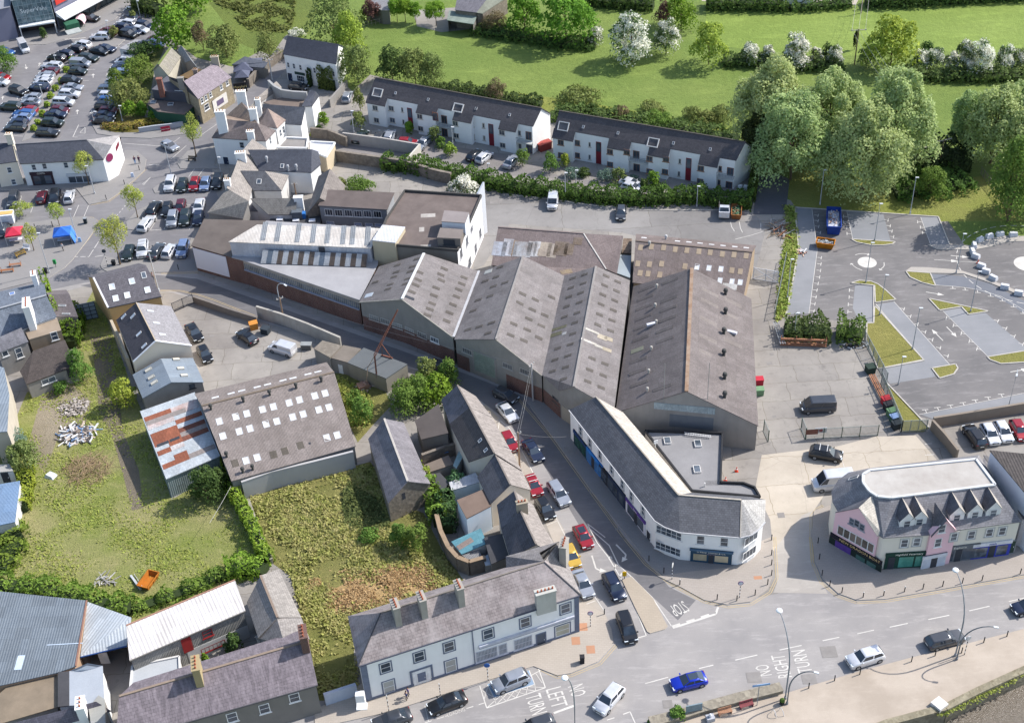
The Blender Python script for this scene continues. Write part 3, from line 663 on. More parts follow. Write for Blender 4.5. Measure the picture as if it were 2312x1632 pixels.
def wsheet(name,pts,z,mat):
    P=[Vector((p[0],p[1],z))for p in pts];mb=MB()
    for tri in tessellate_polygon([P]):
        q=[P[i]for i in tri]
        if(q[1]-q[0]).cross(q[2]-q[0]).z<0:q.reverse()
        mb.face(q)
    o=mb.build(name,mat);return struct(o)
wsheet('ground',[LF2,LFT]+WALLRIV+[RG2,RG3,(1600,2600),(-1600,2600)],0,GR)
offs=Vector((d0 .y,-d0 .x,0));offs=offs if offs.y<0 else-offs
wsheet('river_water',[p+Vector((0,3,0))for p in[LF2,LFT]+WALLRIV+[RG2,RG3]]+[RG3+offs*34,LF2+offs*34],-2.4,M('water','5d5448','756c60',rough=.25,spec=.5))
wsheet('ground',[LF2+offs*28,RG3+offs*28,(1500,-400),(-1500,-400)],-.2,GR)
def yard(name,mat,t,pts,z=.004,**k):return sheet(name,mat,t,pts,z,**k)
yard('yard_surface',CONC,'U',[(-300,-150),(235,-150),(250,-20),(335,12),(378,80),(440,130),(520,150),(618,95),(650,75),(790,205),(830,168),(1240,258),(1690,332),(1702,430),(1775,450),(1788,463),(2120,488),(2170,560),(2420,530),(2500,700),(2500,1120),('R',2400,1110),('R',1900,1330),('R',1600,1478),('R',1560,1490),('R',1120,1607),('R',400,1900),('U',-300,1850)],.004)
yard('road',ASPH,'U',[(-300,-140),(225,-140),(245,-15),(330,18),(368,85),(262,160),(222,292),(300,300),(440,285),(530,225),(600,165),(635,118),(648,150),(560,240),(470,330),(480,420),(500,470),(440,500),(425,545),(430,610),(800,740),(1050,832),(1200,892),(1250,960),(1400,1190),(1500,1310),(1640,1350),(1745,1330),(1735,1230),(1740,1180),(1790,1150),(1830,1140),(1840,1300),(1900,1345),(2400,1270),(2400,1480),(1850,1560),(1500,1640),(1350,1850),(-300,1850),(-300,1700),(800,1560),(1250,1380),(1290,1280),(1110,980),(1060,890),(1000,850),(560,712),(440,670),(360,650),(200,640),(-300,760)],.008)
yard('road',ASPHD,'U',[(330,615),(440,625),(800,750),(1050,840),(1200,900),(1245,965),(1400,1205),(1500,1315),(1560,1345),(1520,1390),(1380,1260),(1300,1180),(1200,1010),(1120,930),(1060,885),(1000,848),(560,708),(440,668),(380,650),(250,655),(180,640)],.012)
yard('road',M('asphalt','7d7b7c','6e6c6e',amt=1.3),'U',[(-300,-140),(225,-140),(245,-15),(330,18),(368,85),(262,160),(222,292),(300,300),(440,285),(530,225),(600,165),(635,118),(648,150),(560,240),(470,330),(480,420),(500,470),(440,500),(425,545),(430,605),(330,612),(180,636),(-300,740)],.010)
yard('parking_bay',M('asphalt','a59d93','968e84'),'K',[(740,440),(870,575),(1045,780),(1160,1010),(1420,1500),('Q',330,500),('Q',440,650),('Q',240,560),('K',1330,1600),('K',1170,1220),('K',900,800)],.016)
yard('yard_surface',CONCL,'M',[(30,640),(700,560),(1000,480),(1360,470),(1560,700),(950,760),(640,850),(560,1000),(480,1120),(380,1160),(100,1500),(0,1500),(-20,900)],.012)
yard('road',M('asphalt','aba59d','99938c'),'M',[(100,1500),(380,1160),(470,1120),(460,1350),('R',480,200),('R',560,400),('R',600,490),('R',130,480),('R',160,400),('R',150,100)],.016)
yard('yard_surface',M('concrete','918e8b','7b7875',2.5,amt=1.1),'G',[(130,0),(600,30),(1300,105),(1900,115),(2150,150),(2230,240),(2160,530),(2130,620),(1250,300),(1160,280),(330,215),(140,520),(60,560)],.012)
yard('road',M('asphalt','5a5a60','6d6c70'),'D',[(320,1310),(480,1290),(560,1330),(530,1590),(290,1590)],.016)
yard('grass_plot',M('grass','78843c','9c9468',3.5),'U',[(10,1000),(60,880),(165,830),(182,700),(215,640),(300,880),(320,925),(385,1120),(500,1050),(560,1090),(612,1262),(560,1300),(290,1400),(200,1345),(0,1335),(-120,1320),(-120,1180)],.012)
yard('dirt_track',DIRT,'I',[(780,0),(960,0),(1000,300),(1040,640),(1080,860),(1200,1150),(1240,1480),(1140,1500),(1060,1180),(980,900),(850,650),(840,400)],.016)
yard('grass_plot',SCRUB,'U',[(545,1112),(830,1035),(900,1130),(950,1150),(990,1230),(1060,1330),(790,1400),(800,1570),(715,1570),(690,1430),(650,1290),(600,1255)],.014)
yard('dry_grass',STRAW,'O',[(930,1170),(920,980),(1080,900),(1300,830),(1500,740),(1740,730),(1850,800),(1900,930),(1500,1060),(1100,1180)],.016)
yard('grass_plot',SCRUB,'J',[(1360,620),(1750,640),(1850,900),(1700,1060),(1560,1220),(1480,1050)],.016)
yard('dirt_track',M('grass','9a8f7c','7f7660',3.0),'U',[(95,880),(60,1010),(100,1060),(130,980),(190,960),(205,900),(150,850)],.016)
yard('meadow',M('grass','8a8a4a','7a8238',2.0),'D',[(560,1260),(900,1250),(1400,1450),(1700,1440),(1880,1320),(2000,1300),(2296,1640),(1600,1640),(600,1530),(540,1450)],.006)
yard('meadow',M('grass','6e7a34','5b6a2e',1.6),'B',[(-250,-150),(900,-150),(760,300),(560,300),(430,480),(160,380),(-50,100)],.006)
yard('meadow',GRB,'D',[(-60,85),(2400,0),(2400,400),(1600,380),(800,430),(-60,330)],.006)
yard('meadow',M('grass','74822f','8a8a4a',1.6),'C',[(500,680),(1300,800),(2150,960),(2100,1060),(900,850),(480,760)],.008)
yard('stable_yard',CONC,'B',[(1650,90),(2150,60),(2200,250),(1900,280),(1690,230)],.008)
yard('yard_surface',CONCL,'D',[(-100,-60),(1100,-60),(1050,40),(-90,10)],.008)
CP=yard('car_park',M('asphalt','757271','666464',amt=2.6),'H',[(355,110),(1570,190),(1665,425),(1880,470),(2050,400),(2500,380),(2700,900),(2700,1300),('M',2500,300),('M',1500,335),('M',1400,310),('M',1110,20),('H',1060,1480),('H',960,1230),('H',960,1090),(280,1020),(345,690),(385,450)],.008)
for q in([(358,112),(500,120),(545,470),(475,1005),(285,1015),(345,690),(385,450)],[(795,140),(1105,165),(1165,390),(845,375)],[(1420,190),(1565,190),(1660,420),(1505,425)],[(865,765),(1025,775),(1020,1085),(905,1080),(845,960)],[(1040,930),(1195,905),(1665,1435),(1515,1475),(1545,1540),(1160,1600),(1070,1475),(1450,1405),(1130,1040)],[(1610,985),(1770,955),(1825,1015),(1970,1000),(2330,1310),(1990,1370)],[('M',1410,290),('M',2400,90),('M',2400,240),('M',1500,325)]):
    yard('parking_bay',BAY,'H',q,.014)
yard('parking_bay',BAYD,'H',[(1510,670),(1770,690),(2000,750),(2300,900),(2400,1080),(2200,940),(2000,840),(1800,780),(1550,765)],.014)
yard('verge',BROWNV,'H',[(270,90),(355,100),(385,450),(340,700),(280,1020),(190,1090),(205,900),(235,600),(280,350)],.016)
def slab(name,mat,t,pts,z=.12,side=KERB):return sheet(name,mat,t,pts,z,th=z,side=side)
KB=[]
def kerbline(t,pts,w=.16,z=.13,closed=False,nm='kerb',mat=KERB):
    P=Wn(t,pts);mb=MB()
    if closed:P.append(P[0])
    for a,b in zip(P[:-1],P[1:]):
        n=(b-a);n=Vector((n.y,-n.x,0)).normalized()*w/2;q=[a+n,b+n,b-n,a-n];mb.hexa([p+Vector((0,0,.002))for p in q],[p+Vector((0,0,z))for p in q])
    return struct(mb.build(nm,mat))
for q in([(830,378),(1205,400),(1180,420),(1100,430),(1000,428),(880,405)],[(828,750),(900,728),(1000,735),(1060,760),(1130,815),(1210,890),(1035,915),(1030,770)],[(1030,940),(1445,1400),(1060,1475),(960,1230),(965,1090),(1022,1088)],[(1295,650),(1500,665),(1548,775),(1430,745),(1330,700)],[(1488,880),(2000,988),(1825,1015),(1765,950),(1580,980)],[(1515,1470),(1715,1435),(1735,1470),(1700,1520),(1580,1555)],[(1985,1375),(2296,1325),(2420,1380),(2300,1420),(2100,1432),(2010,1400)]):
    slab('grass_island',GRI,'H',q,.1);kerbline('H',q,.2,.14,True)
yard('verge',GRI,'M',[(1090,10),(1130,30),(1480,400),(1430,440),(1250,440),(1180,200)],.02)
slab('pavement',M('paver','a9a39b','97918a'),'H',[(1290,650),(1340,615),(1480,618),(1750,640),(2000,720),(2300,840),(2300,870),(2000,745),(1780,670),(1500,665)])
slab('pavement',M('paver','a9a39b','97918a'),'H',[(1480,425),(1660,428),(1880,432),(2000,370),(2120,350),(2450,355),(2450,392),(2150,400),(2000,445),(1880,468),(1560,465)])
kerbline('H',[(1022,775),(1020,1085),(905,1085)]);kerbline('H',[(280,1020),(345,690),(385,450),(355,108),(1570,188),(1665,425)],.22);kerbline('H',[(1040,930),(1130,1040),(1450,1405),(1070,1475)],.18);kerbline('M',[(1110,20),(1480,410)],.2)
kerbline('G',[(300,0),(600,30),(940,80),(1300,115),(1900,115),(2100,140)],.2,.14)
slab('pavement',PAVEG,'K',[(1060,350),(1340,730),(1670,1190),('Q',640,0),('Q',830,240),('Q',1100,435),('Q',1300,545),('Q',1500,585),('Q',1700,560),('Q',1850,455),('Q',1895,300),('Q',1885,0),('L',1870,1200),('L',1790,1040),('L',1300,1000),('K',1480,480),('K',1180,330)])
slab('pavement',PAVE,'Q',[(900,340),(1100,437),(1300,547),(1500,587),(1700,562),(1850,457),(1897,300),(1887,0),(1790,40),(1700,210),(1500,270),(1200,300)],.124)
slab('pavement',PAVE,'M',[(480,1125),(458,1330),('R',470,60),('R',490,210),('R',560,370),('R',690,490),('R',850,548),('R',1100,538),('R',1600,450),('R',2420,305),('R',2420,0),('M',1500,1300),('M',700,1050)])
slab('promenade',PROM,'R',[('Q',860,1620),('Q',1280,1478),('R',240,1352),(400,1302),(860,1167),(1330,1042),(1700,950),(2420,765),(2420,1105),(2296,1150),(1900,1330),(1610,1476),(1560,1488),(1120,1605),('Q',600,1900)])
slab('pavement',M('paver','aaa196','968d82'),'P',[(-150,1655),(480,1515),(1150,1300),(1740,1118),(1945,1198),('Q',150,1178),('Q',380,1080),('Q',520,930),('Q',500,800),('Q',440,660),('Q',240,560),('P',2000,300),('P',200,1300),('P',-150,1500)])
slab('traffic_island',M('paver','a89c8c','958b7c'),'Q',[(588,368),(670,345),(760,430),(860,535),(985,775),(960,800),(835,835),(808,820),(700,605)])
slab('market_square',PAVEG,'E',[(-150,480),(300,468),(560,430),(740,418),(830,438),(852,480),(760,620),(630,790),(560,862),(420,950),(-150,1090)])
slab('pavement',PAVEG,'E',[(868,840),(900,760),(1010,785),(1690,790),(1712,893),(1390,903),(950,905),(885,875)])
slab('pavement',PAVEG,'E',[(1090,470),(1180,370),(1290,320),(1225,420),(1190,540),(1100,530)]);slab('pavement',PAVEG,'E',[(1320,180),(1420,110),(1410,212),(1340,220)])
slab('pavement',PAVEG,'E',[(-150,140),(200,100),(950,110),('A',1080,1300),('A',1180,1305),('A',1265,1380),('E',1250,20),(1050,200),(930,285),(770,318),(660,180),(-150,195)])
slab('pavement',PAVEG,'A',[(1530,1410),(1620,1310),(1760,1275),(1900,1290),(1850,1430),(1900,1460),(1560,1460)])
slab('pavement',PAVEG,'A',[(795,1080),(870,1060),(1200,1130),(1600,1090),(1625,1160),(1300,1200),(1040,1190),(840,1160)])
slab('parking_divider',PAVEG,'A',[(610,530),(680,545),(500,830),(360,1080),(300,1190),(190,1225),(330,900),(480,650)]);slab('parking_divider',PAVEG,'A',[(720,400),(1000,330),(1180,200),(1200,240),(1020,400),(760,450)])
slab('pavement',PAVEG,'A',[(-80,380),(150,340),(230,392),(400,388),(560,345),(1000,170),(1120,30),(1000,-40),(650,100),(200,220),(-80,260)])
yard('blue_bays',M('asphalt','7c8794','6f7a88'),'A',[(830,120),(960,40),(1140,60),(950,160)],.024)
yard('planting_bed',M('grass','6c6a34','7d6e44',4.0),'A',[(870,1065),(1010,1010),(1280,1020),(1600,1040),(1240,1115),(1190,1150),(1000,1150),(900,1130)],.16)
yard('planting_bed',M('grass','5c6a34','6d6e44',4.0),'A',[(960,1050),(970,700),(1090,560),(1150,420),(1300,360),(1420,420),(1330,640),(1290,860),(1250,1010)],.02)
yard('car_park',M('asphalt','827d7b','76726f'),'C',[(-1080,1010),(-1000,960),(30,1080),(510,1150),(850,1300),(1300,1370),(1330,1450),(950,1330),(20,1270),(-350,1170),(-500,1180)],.012)
WH=M('flat','d2cfc8','b4b0aa',3.0);YL=M('flat','c2ab7c','a8987a',3.0);mk=MB()
def strip(mb,a,b,w,z):
    n=(b-a);n=Vector((n.y,-n.x,0)).normalized()*w/2;q=[a+n,b+n,b-n,a-n];q=[Vector((p.x,p.y,z))for p in q]
    if(q[1]-q[0]).cross(q[2]-q[0]).z<0:q.reverse()
    mb.face(q)
def line(t,pts,w=.12,dash=None,z=.022,mb=None):
    P=Wn(t,pts)
    for a,b in zip(P[:-1],P[1:]):
        L=(b-a).length
        if dash:
            s=0
            while s<L:strip(mb or mk,a.lerp(b,s/L),a.lerp(b,min(1,(s+dash[0])/L)),w,z);s+=dash[0]+dash[1]
        else:strip(mb or mk,a,b,w,z)
def tick(t,x,y,dx,dy,L=2.0,w=.12,tt=.5):
    """bay mark: a stem with a small cross bar"""
    a=W(t,x,y);b=W(t,x+dx,y+dy);d=(b-a).normalized();n=Vector((d.y,-d.x,0));strip(mk,a,a+d*L*.35,w,.024);strip(mk,a+d*L*.35-n*tt,a+d*L*.35+n*tt,w,.026)
def arrow(t,x0,y0,x1,y1,w=.16,turn=0,hw=.42,z=.024):
    a,b=W(t,x0,y0),W(t,x1,y1);d=(b-a);L=d.length;d.normalize();n=Vector((d.y,-d.x,0));hl=min(1.6,L*.35)
    if turn:
        q=a+d*(L*.7);strip(mk,a,q,w,z);e=q+(d+n*turn)*.45;strip(mk,q,e,w,z);d=(d*.4+n*turn).normalized();n=Vector((d.y,-d.x,0));b=e+d*hl*.8;p=[e+n*hw,b,e-n*hw]
    else:strip(mk,a,b-d*hl,w,z);p=[b-d*hl+n*hw,b,b-d*hl-n*hw]
    p=[Vector((k.x,k.y,z))for k in p]
    if(p[1]-p[0]).cross(p[2]-p[0]).z<0:p.reverse()
    mk.face(p)
line('Q',[(1030,785),(1400,665),(1420,605)],.3);line('Q',[(1020,772),(1400,650)],.25,(1.2,.9))
line('L',[(290,1230),(375,1395),('Q',470,170),('Q',590,370),('Q',700,600),('Q',800,850),('Q',725,870)],.14)
line('L',[(290,1230),(445,1350)],.12);line('L',[(320,1280),(480,1420),('Q',560,240),('Q',680,350),('Q',850,520),('Q',1020,772)],.14)
line('Q',[(480,180),(490,165),(505,185)],.16);line('Q',[(525,270),(540,235),(560,245)],.2);line('Q',[(572,350),(590,308),(620,318)],.22)
arrow('Q',330,160,380,320,.22,-1);arrow('Q',540,65,660,190,.22,1)
line('Q',[(0,1520),(180,1455)],.3);line('Q',[(790,1265),(990,1210)],.14);line('Q',[(1255,1135),(1380,1105)],.14);line('Q',[(1570,1062),(1760,1018)],.14);line('Q',[(1952,975),(2142,935)],.14)
for a,b in(((556,895),(700,865)),((855,835),(1000,803)),((1135,778),(1292,745)),((1468,712),(1650,675)),((1822,637),(1998,597)),((2164,557),(2400,505))):line('R',[a,b],.14)
line('Q',[(600,1530),(660,1508),(710,1620)],.14);line('Q',[(460,1580),(525,1560)],.12)
line('K',[(870,575),(860,660)],.1);line('K',[(880,575),(950,630),(1010,730),(1100,900),(1170,1040),(1240,1190),(1370,1430),(1460,1607),('Q',210,200),('Q',330,480),('Q',440,640)],.12)
line('K',[(1280,1475),(1375,1435)],.1);line('K',[(975,880),(1030,860)],.1);line('Q',[(250,590),(360,550)],.12);line('K',[(1195,785),(1240,785)],.08)
yard('blue_bay',M('asphalt','8a9fb4','7a8ea4'),'P',[(1340,1270),(1700,1150),(1752,1275),(1400,1390)],.022)
line('P',[(1275,1285),(1335,1475),(1842,1300),(1780,1130)],.14,z=.026);line('P',[(1395,1388),(1750,1272),(1702,1150)],.12,z=.027);line('P',[(1340,1275),(1400,1390)],.12,z=.027)
for k in range(6):
    f0,f1=k/6,(k+1)/6;a0,a1=(1395+355*f0,1388-116*f0),(1395+355*f1,1388-116*f1);b0,b1=(1335+507*f0,1475-175*f0),(1335+507*f1,1475-175*f1)
    line('P',[a0,b1],.09,z=.028);line('P',[b0,a1],.09,z=.028)
line('P',[(1285,1320),(1400,1385)],.09,z=.028);line('P',[(1760,1180),(1815,1260)],.09,z=.028);line('P',[(1710,1200),(1800,1150)],.09,z=.028);line('P',[(1345,1290),(1310,1410)],.09,z=.028)
line('P',[(800,1455),(832,1590)],.12);line('P',[(800,1605),(985,1545)],.1,(.9,.7));line('P',[(1160,1480),(1320,1430)],.12,(.9,.7));line('P',[(975,1548),(1000,1540)],.1)
for(x,y)in((520,172),(520,217),(525,265),(538,317),(545,530),(542,583),(538,638),(530,693),(518,748),(508,804),(500,862),(490,920),(482,980)):tick('H',x,y,30,4)
for(x,y)in((800,186),(800,233),(828,281),(830,331),(1428,232),(1452,278),(1470,323)):tick('H',x,y,-30,-2)
for(x,y)in((1112,212),(1130,260),(1145,305),(1158,352)):tick('H',x,y,30,4)
for(x,y)in((852,812),(850,871),(843,932),(840,994)):tick('H',x,y,-30,-3)
for(x,y)in((1245,960),(1300,1022),(1360,1090),(1425,1155),(1485,1220),(1550,1290),(1615,1358)):tick('H',x,y,30,6)
for(x,y)in((1675,1050),(1735,1113),(1802,1180),(1870,1247),(1935,1312)):tick('H',x,y,-30,-6)
for(x,y)in((2040,1060),(2110,1122),(2180,1188),(2250,1255)):tick('H',x,y,30,8)
for(x,y)in((1690,775),(1795,788),(1900,808),(2010,840),(2110,880),(2205,930),(2285,985)):tick('H',x,y,6,28)
for(x,y)in((1455,275),(1560,255),(1670,235),(1780,213),(1885,190),(1995,165),(2110,140)):tick('M',x,y,-20,-40)
line('H',[(500,120),(545,470),(475,1005)],.08);line('H',[(795,140),(845,375)],.08);line('H',[(1195,905),(1665,1435)],.08);line('H',[(1610,985),(1990,1370)],.08);line('H',[(1550,765),(1700,775),(1900,800),(2100,860),(2300,980)],.08);line('M',[(1390,290),(2296,105)],.08);line('H',[(1420,190),(1505,425)],.08)
arrow('H',1465,823,1620,850);arrow('H',1640,1118,1725,1205);arrow('H',1610,1235,1515,1140);arrow('H',1675,515,1825,530,.2);arrow('H',1535,550,1755,565,.1);line('H',[(1755,565),(1895,568)],.1);arrow('H',2180,1500,2330,1475)
line('H',[(865,510),(900,500),(940,498)],.14);arrow('H',935,498,990,508,.14);line('H',[(925,640),(880,622),(850,600)],.14);arrow('H',855,604,828,580,.14);line('H',[(1110,572),(1112,600),(1100,618)],.14);arrow('H',1102,614,1072,640,.14)
for c,r,t in(((967,573),1.65,'H'),((2320,585),2.2,'H')):
    p=W(t,*c);mk.face([p+Vector((r*math.cos(k*math.pi/14),r*math.sin(k*math.pi/14),.024))for k in range(28)])
pc=W('H',2330,585)
for k in range(40):
    a0,a1=k*math.pi/20,k*math.pi/20+.1;r=12.0;strip(mk,pc+Vector((r*math.cos(a0),r*math.sin(a0),0)),pc+Vector((r*math.cos(a1),r*math.sin(a1),0)),.14,.024)
for t,rows in(('E',[((1415,210),(1900,195)),((1150,545),(1680,515))]),):
    for a,b in rows:line(t,[a,b],.1)
for x in(1500,1600,1705,1810):line('E',[(x,215),(x+45,120)],.1)
for x in(1300,1415,1525,1635):line('E',[(x,530),(x+75,410)],.1)
line('E',[(1285,425),(1640,430)],.1);line('E',[(1300,320),(1680,320)],.08);line('E',[(1230,140),(1300,80)],.1)
for a,b in(((770,315),(725,420)),((680,320),(630,435)),((290,320),(265,385)),((185,240),(160,355)),((60,300),(45,355))):line('E',[a,b],.1)
line('E',[(770,762),(900,560)],.12,(2.2,.5));line('E',[(985,440),(1115,285)],.12,(.6,.5));line('E',[(630,765),(770,765)],.12,(1,.4));line('E',[(820,765),(890,755)],.12)
line('A',[(1060,1240),(1390,1265)],.1);line('A',[(1500,1230),(1555,1190)],.1);line('A',[(1730,1175),(1880,1070)],.1);line('A',[(1480,1375),(1610,1260)],.1);line('A',[(1290,1425),(1370,1425)],.12);line('A',[(630,1185),(680,1080)],.12);line('A',[(630,1185),(670,1188)],.1)
line('A',[(690,1150),(735,1100),(735,1155),(690,1150)],.1);line('A',[(1240,1600),(1300,1535)],.1);line('A',[(1630,1530),(1685,1455)],.1);line('A',[(1710,1530),(1765,1455)],.1)
for p in((220,560,230,600),(335,575,345,545),(805,675,805,640),(925,635,925,670),(668,990,668,950),(790,950,790,985),(20,865,25,835),(150,860,150,835)):arrow('A',*p,.16)
for k in range(10):line('A',[(255-18*k if False else 0,0),(0,0)],.01)if False else None
def rowlines(t,x0,y0,x1,y1,n,dx,dy):
    for k in range(n+1):f=k/n;line(t,[(x0+(x1-x0)*f,y0+(y1-y0)*f),(x0+(x1-x0)*f+dx,y0+(y1-y0)*f+dy)],.1)
rowlines('A',680,560,320,1180,13,170,-5);rowlines('A',560,520,200,1180,13,-170,-8);rowlines('A',970,520,800,1080,11,150,-5);rowlines('A',1040,410,1260,290,5,-130,-15)
for k in range(7):line('A',[(560+k*25,345-k*2),(590+k*25,340-k*2)],.25)
line('B',[(1225,1215),(1265,1170)],.09);line('B',[(1490,1240),(1530,1180)],.09);line('B',[(1095,880),(1160,835)],.08)
line('G',[(1965,200),(1975,240),(1995,270)],.12);line('G',[(2030,200),(2040,250),(2055,280)],.12);line('G',[(2190,210),(2190,260)],.12);line('G',[(2000,330),(2120,300),(2215,270)],.1)
line('M',[(750,770),(700,600)],.08);line('M',[(1520,635),(1440,640)],.1);line('M',[(1500,540),(1440,545)],.1)
struct(mk.build('road_marking',WH))
ym=MB()
def dbl(t,pts,z=.024):
    P=Wn(t,pts)
    for a,b in zip(P[:-1],P[1:]):
        n=(b-a);n=Vector((n.y,-n.x,0)).normalized()*.14;strip(ym,a+n,b+n,.08,z);strip(ym,a-n,b-n,.08,z)
dbl('E',[(1380,1055),(1560,1060),(1700,1090),(1850,1140),(2210,1280)]);dbl('E',[(1390,912),(1720,905)]);dbl('E',[(640,765),(770,600),(845,500),(845,460),(800,428),(750,424)]);dbl('E',[(780,318),(940,290),(1060,200),(1260,10)])
dbl('K',[(1020,370),(1330,730),(1660,1190),(1950,1590),('Q',600,0),('Q',790,232),('Q',1000,400),('Q',1150,480),('Q',1300,560),('Q',1500,605),('Q',1700,585),('Q',1870,480),('Q',1930,350),('Q',1910,0)])
dbl('P',[(1780,1135),(1945,1212),('Q',150,1198),('Q',400,1095),('Q',545,930)]);dbl('Q',[(860,1600),(1280,1465),(1900,1300),(1960,1295)])
dbl('R',[(450,0),(465,210),(540,390),(680,510),(850,568),(1100,556),(1600,468),(2400,325)]);dbl('M',[(560,1075),(500,1110),(455,1170),(455,1340),(475,1600)]);dbl('K',[(740,440),(860,560)])
struct(ym.build('road_marking',YL))
def roadtext(txt,t,x,y,xd,yd,lx,ly,z=.026):
    p=W(t,x,y,z);X=(W(t,x+xd[0],y+xd[1])-W(t,x,y)).normalized();Y=Vector((-X.y,X.x,0))
    Yw=(W(t,x+yd[0],y+yd[1])-W(t,x,y))
    me=mesh_text(txt,1.0,.001);xs=[v.co.x for v in me.vertices];ys=[v.co.y for v in me.vertices]
    bpy.data.meshes.remove(me)
    o=put_text(txt,1.0,'road_lettering',WH,None,p,X,Y,.001,lx/(max(xs)-min(xs)),ly/(max(ys)-min(ys)));struct(o)
roadtext('STOP','Q',1082,612,(-115,48),(30,60),2.2,2.0)
for t,x,y,s in(('Q',195,1325,'NO'),('P',1930,1383,'LEFT'),('P',1755,1445,'TURN')):roadtext(s,t,x,y,(28,75),(60,-20),1.7 if s=='NO' else 3.0,2.0)
for t,x,y,s in(('Q',1818,1150,'NO'),('Q',1975,1115,'RIGHT'),('Q',2150,1070,'TURN')):roadtext(s,t,x,y,(-26,-75),(-60,20),1.7 if s=='NO' else 3.6,1.8)
roadtext('LOADING','P',1070,1512,(140,-46),(10,30),2.3,.55)
CEM=M('render','8d8a86','6a6764');CEMD=M('render','77746f','5b5854');WHT=M('render','e6e6e4','b8b6b2',amt=.45);CRM=M('render','d8cfc0','b3a998',amt=.5);WHTD=M('render','c9c8c6','918e8a',amt=.8)
BRK=M('brick','6b4840','55433e');STN=M('stone','8e857a','6c645b');STNL=M('stone','a8a396','7c766c')
FIB=M('sheet','8b8380','756d69',.15);FIBD=M('sheet','76706f','625d5c',.15);FIBL=M('sheet','9a918c','857b75',.15);FIBP=M('sheet','857a79','938a86',.15,amt=1.2)
FELT=M('flat','68605b','544d49');FELTG=M('flat','8d8c8d','7c7b7c',amt=.5);FELTB=M('flat','78706a','5e5650',1.5);METB=M('sheet','717a82','666f78',.34,.6,amt=.4);METL=M('sheet','a9b1b8','b4babe',.4,.5,amt=.5);METW=M('sheet','d6d2cf','c2bdb9',.5,.6,amt=.25);METG=M('sheet','7c8792','88929b',.45,.5,amt=.4)
TILE=M('slate','5b5656','6e6868',.8,amt=.7);SLP=M('slate','7a7174','958e92',1.1);RIDG=M('plain','7d756e');DFEL=M('flat','3f3f42','505053');PNK=M('render','d9b3bd','c09aa5',amt=.4);YLW=M('plain','d8c24a')
SKYG=M('glass','c9cfd6','aab3bd',rough=.2);SKW=M('plain','c4c5c6');SKB=M('glass','3f577f','5770a0',rough=.15);RUST=M('sheet','9c6048','84503e',.2);RUSTD=M('sheet','74483c','8a5a48',.2);RED=M('plain','9c2f2f');QUO=M('plain','6c7486')
BLUEP=M('plain','2f6fb4');PURP=M('plain','5c3f8c');NAVY=M('plain','28344c');TEAL=M('plain','2f4a5e');GREEN=M('plain','1f4036');TXT=M('plain','e8e4d8');GOLD=M('plain','d8c890');CREAMP=M('plain','cfc3a8')
TEALS=M('sheet','5c8e9a','709ea8',.2,.5,amt=.5)
B=Bld('corner_house','long white building with grey quoins and patchy slate roof at the bottom','building','P',dict(a=(225,1115,7.2),b=(2145,500,7.2),c=(1930,130,7.2),d=(135,685,7.2),r=(420,655,10.6),s=(1830,215,10.6),e=(2052,262,7.2),f=(1960,42,9.6)),['absr','rda','rscd','bsc'],wall=WHT,roof=M('slate','857c7b','a49d9c',1.1,amt=1.2))
B.gutter('a','b',M('plain','4b4f5c'));B.gutter('b','c');B.ridge('r','s',RIDG,.22);B.ridge('a','r',FASC,.14);B.ridge('b','s',FASC,.14)
B.wins([(462,1125),(752,1030),(1010,945),(1348,835),(1668,735),(2015,615)],w=1.35,h=1.75,surround=QUO)
B.wins([(490,1290),(1025,1110)],w=1.45,h=2.3,surround=QUO,gm=M('glass','7b7b78','8c8c88',rough=.4))
B.door(775,1215,1.1,2.3,QUO,frame=WHITEF);H=B.hit('P',775,1200,'wall');B.panel(H,3.0,3.3,-.02,.09,'door_surround',QUO,ring=.25);B.panel(H,2.3,2.6,-.02,.07,'porch_panel',WHITEF,ring=.4)
for x,y,w_ in((1335,1010,2.9),(1475,965,1.2),(1650,910,2.5)):
    f=B.win(x,y,w_,2.0,M('plain','c7cad2'),M('glass','8c939b','5b626a',rough=.3),bars=(int(w_*5),1));f['label']='shop window behind a metal grille'
B.win(1990,800,2.0,2.0,surround=QUO,gm=M('glass','a8a894','8c8c80',rough=.3));B.door(1805,890,1.15,2.6,M('plain','565c68'),frame=QUO)
B.band('ab',0,.5,QUO,.05,'plinth',.0,1.0);B.band('ab',0,7.0,QUO,.07,'quoin_strip',0,.028);B.band('ab',0,7.0,QUO,.07,'quoin_strip',.978,1.0);B.band('ab',3.35,3.75,M('plain','b9bcc6'),.3,'shopfront_cornice',.525,.975);B.band('ab',3.15,3.35,QUO,.2,'shopfront_fascia',.525,.975);B.band('ab',0,7.1,QUO,.1,'drainpipe',.499,.503)
for x,y in((560,700),(785,635),(1105,535)):B.chim(x,y,.8,1.7,2.6,4,t='P')
B.chim(1845,590,.9,2.6,2.7,5,rz=.28,m=M('render','b5b5ae','8f8f88'))
Bld('corner_house_wing','slate wing with a tall chimney behind the right end of the long white building','building','P',dict(a=(2148,492,7.3),b=(2050,258,7.3),r=(1832,212,10.3),s=(1962,38,10.3),c=(1505,300,7.0),d=(1500,168,8.2),e=(1790,135,9.9)),['absr','resd','rcd'],wall=CEM,roof=M('slate','8d8886','77716e'),inset=.4).chim(2005,190,.9,1.9,3.0,4,t='P',rz=1.3)
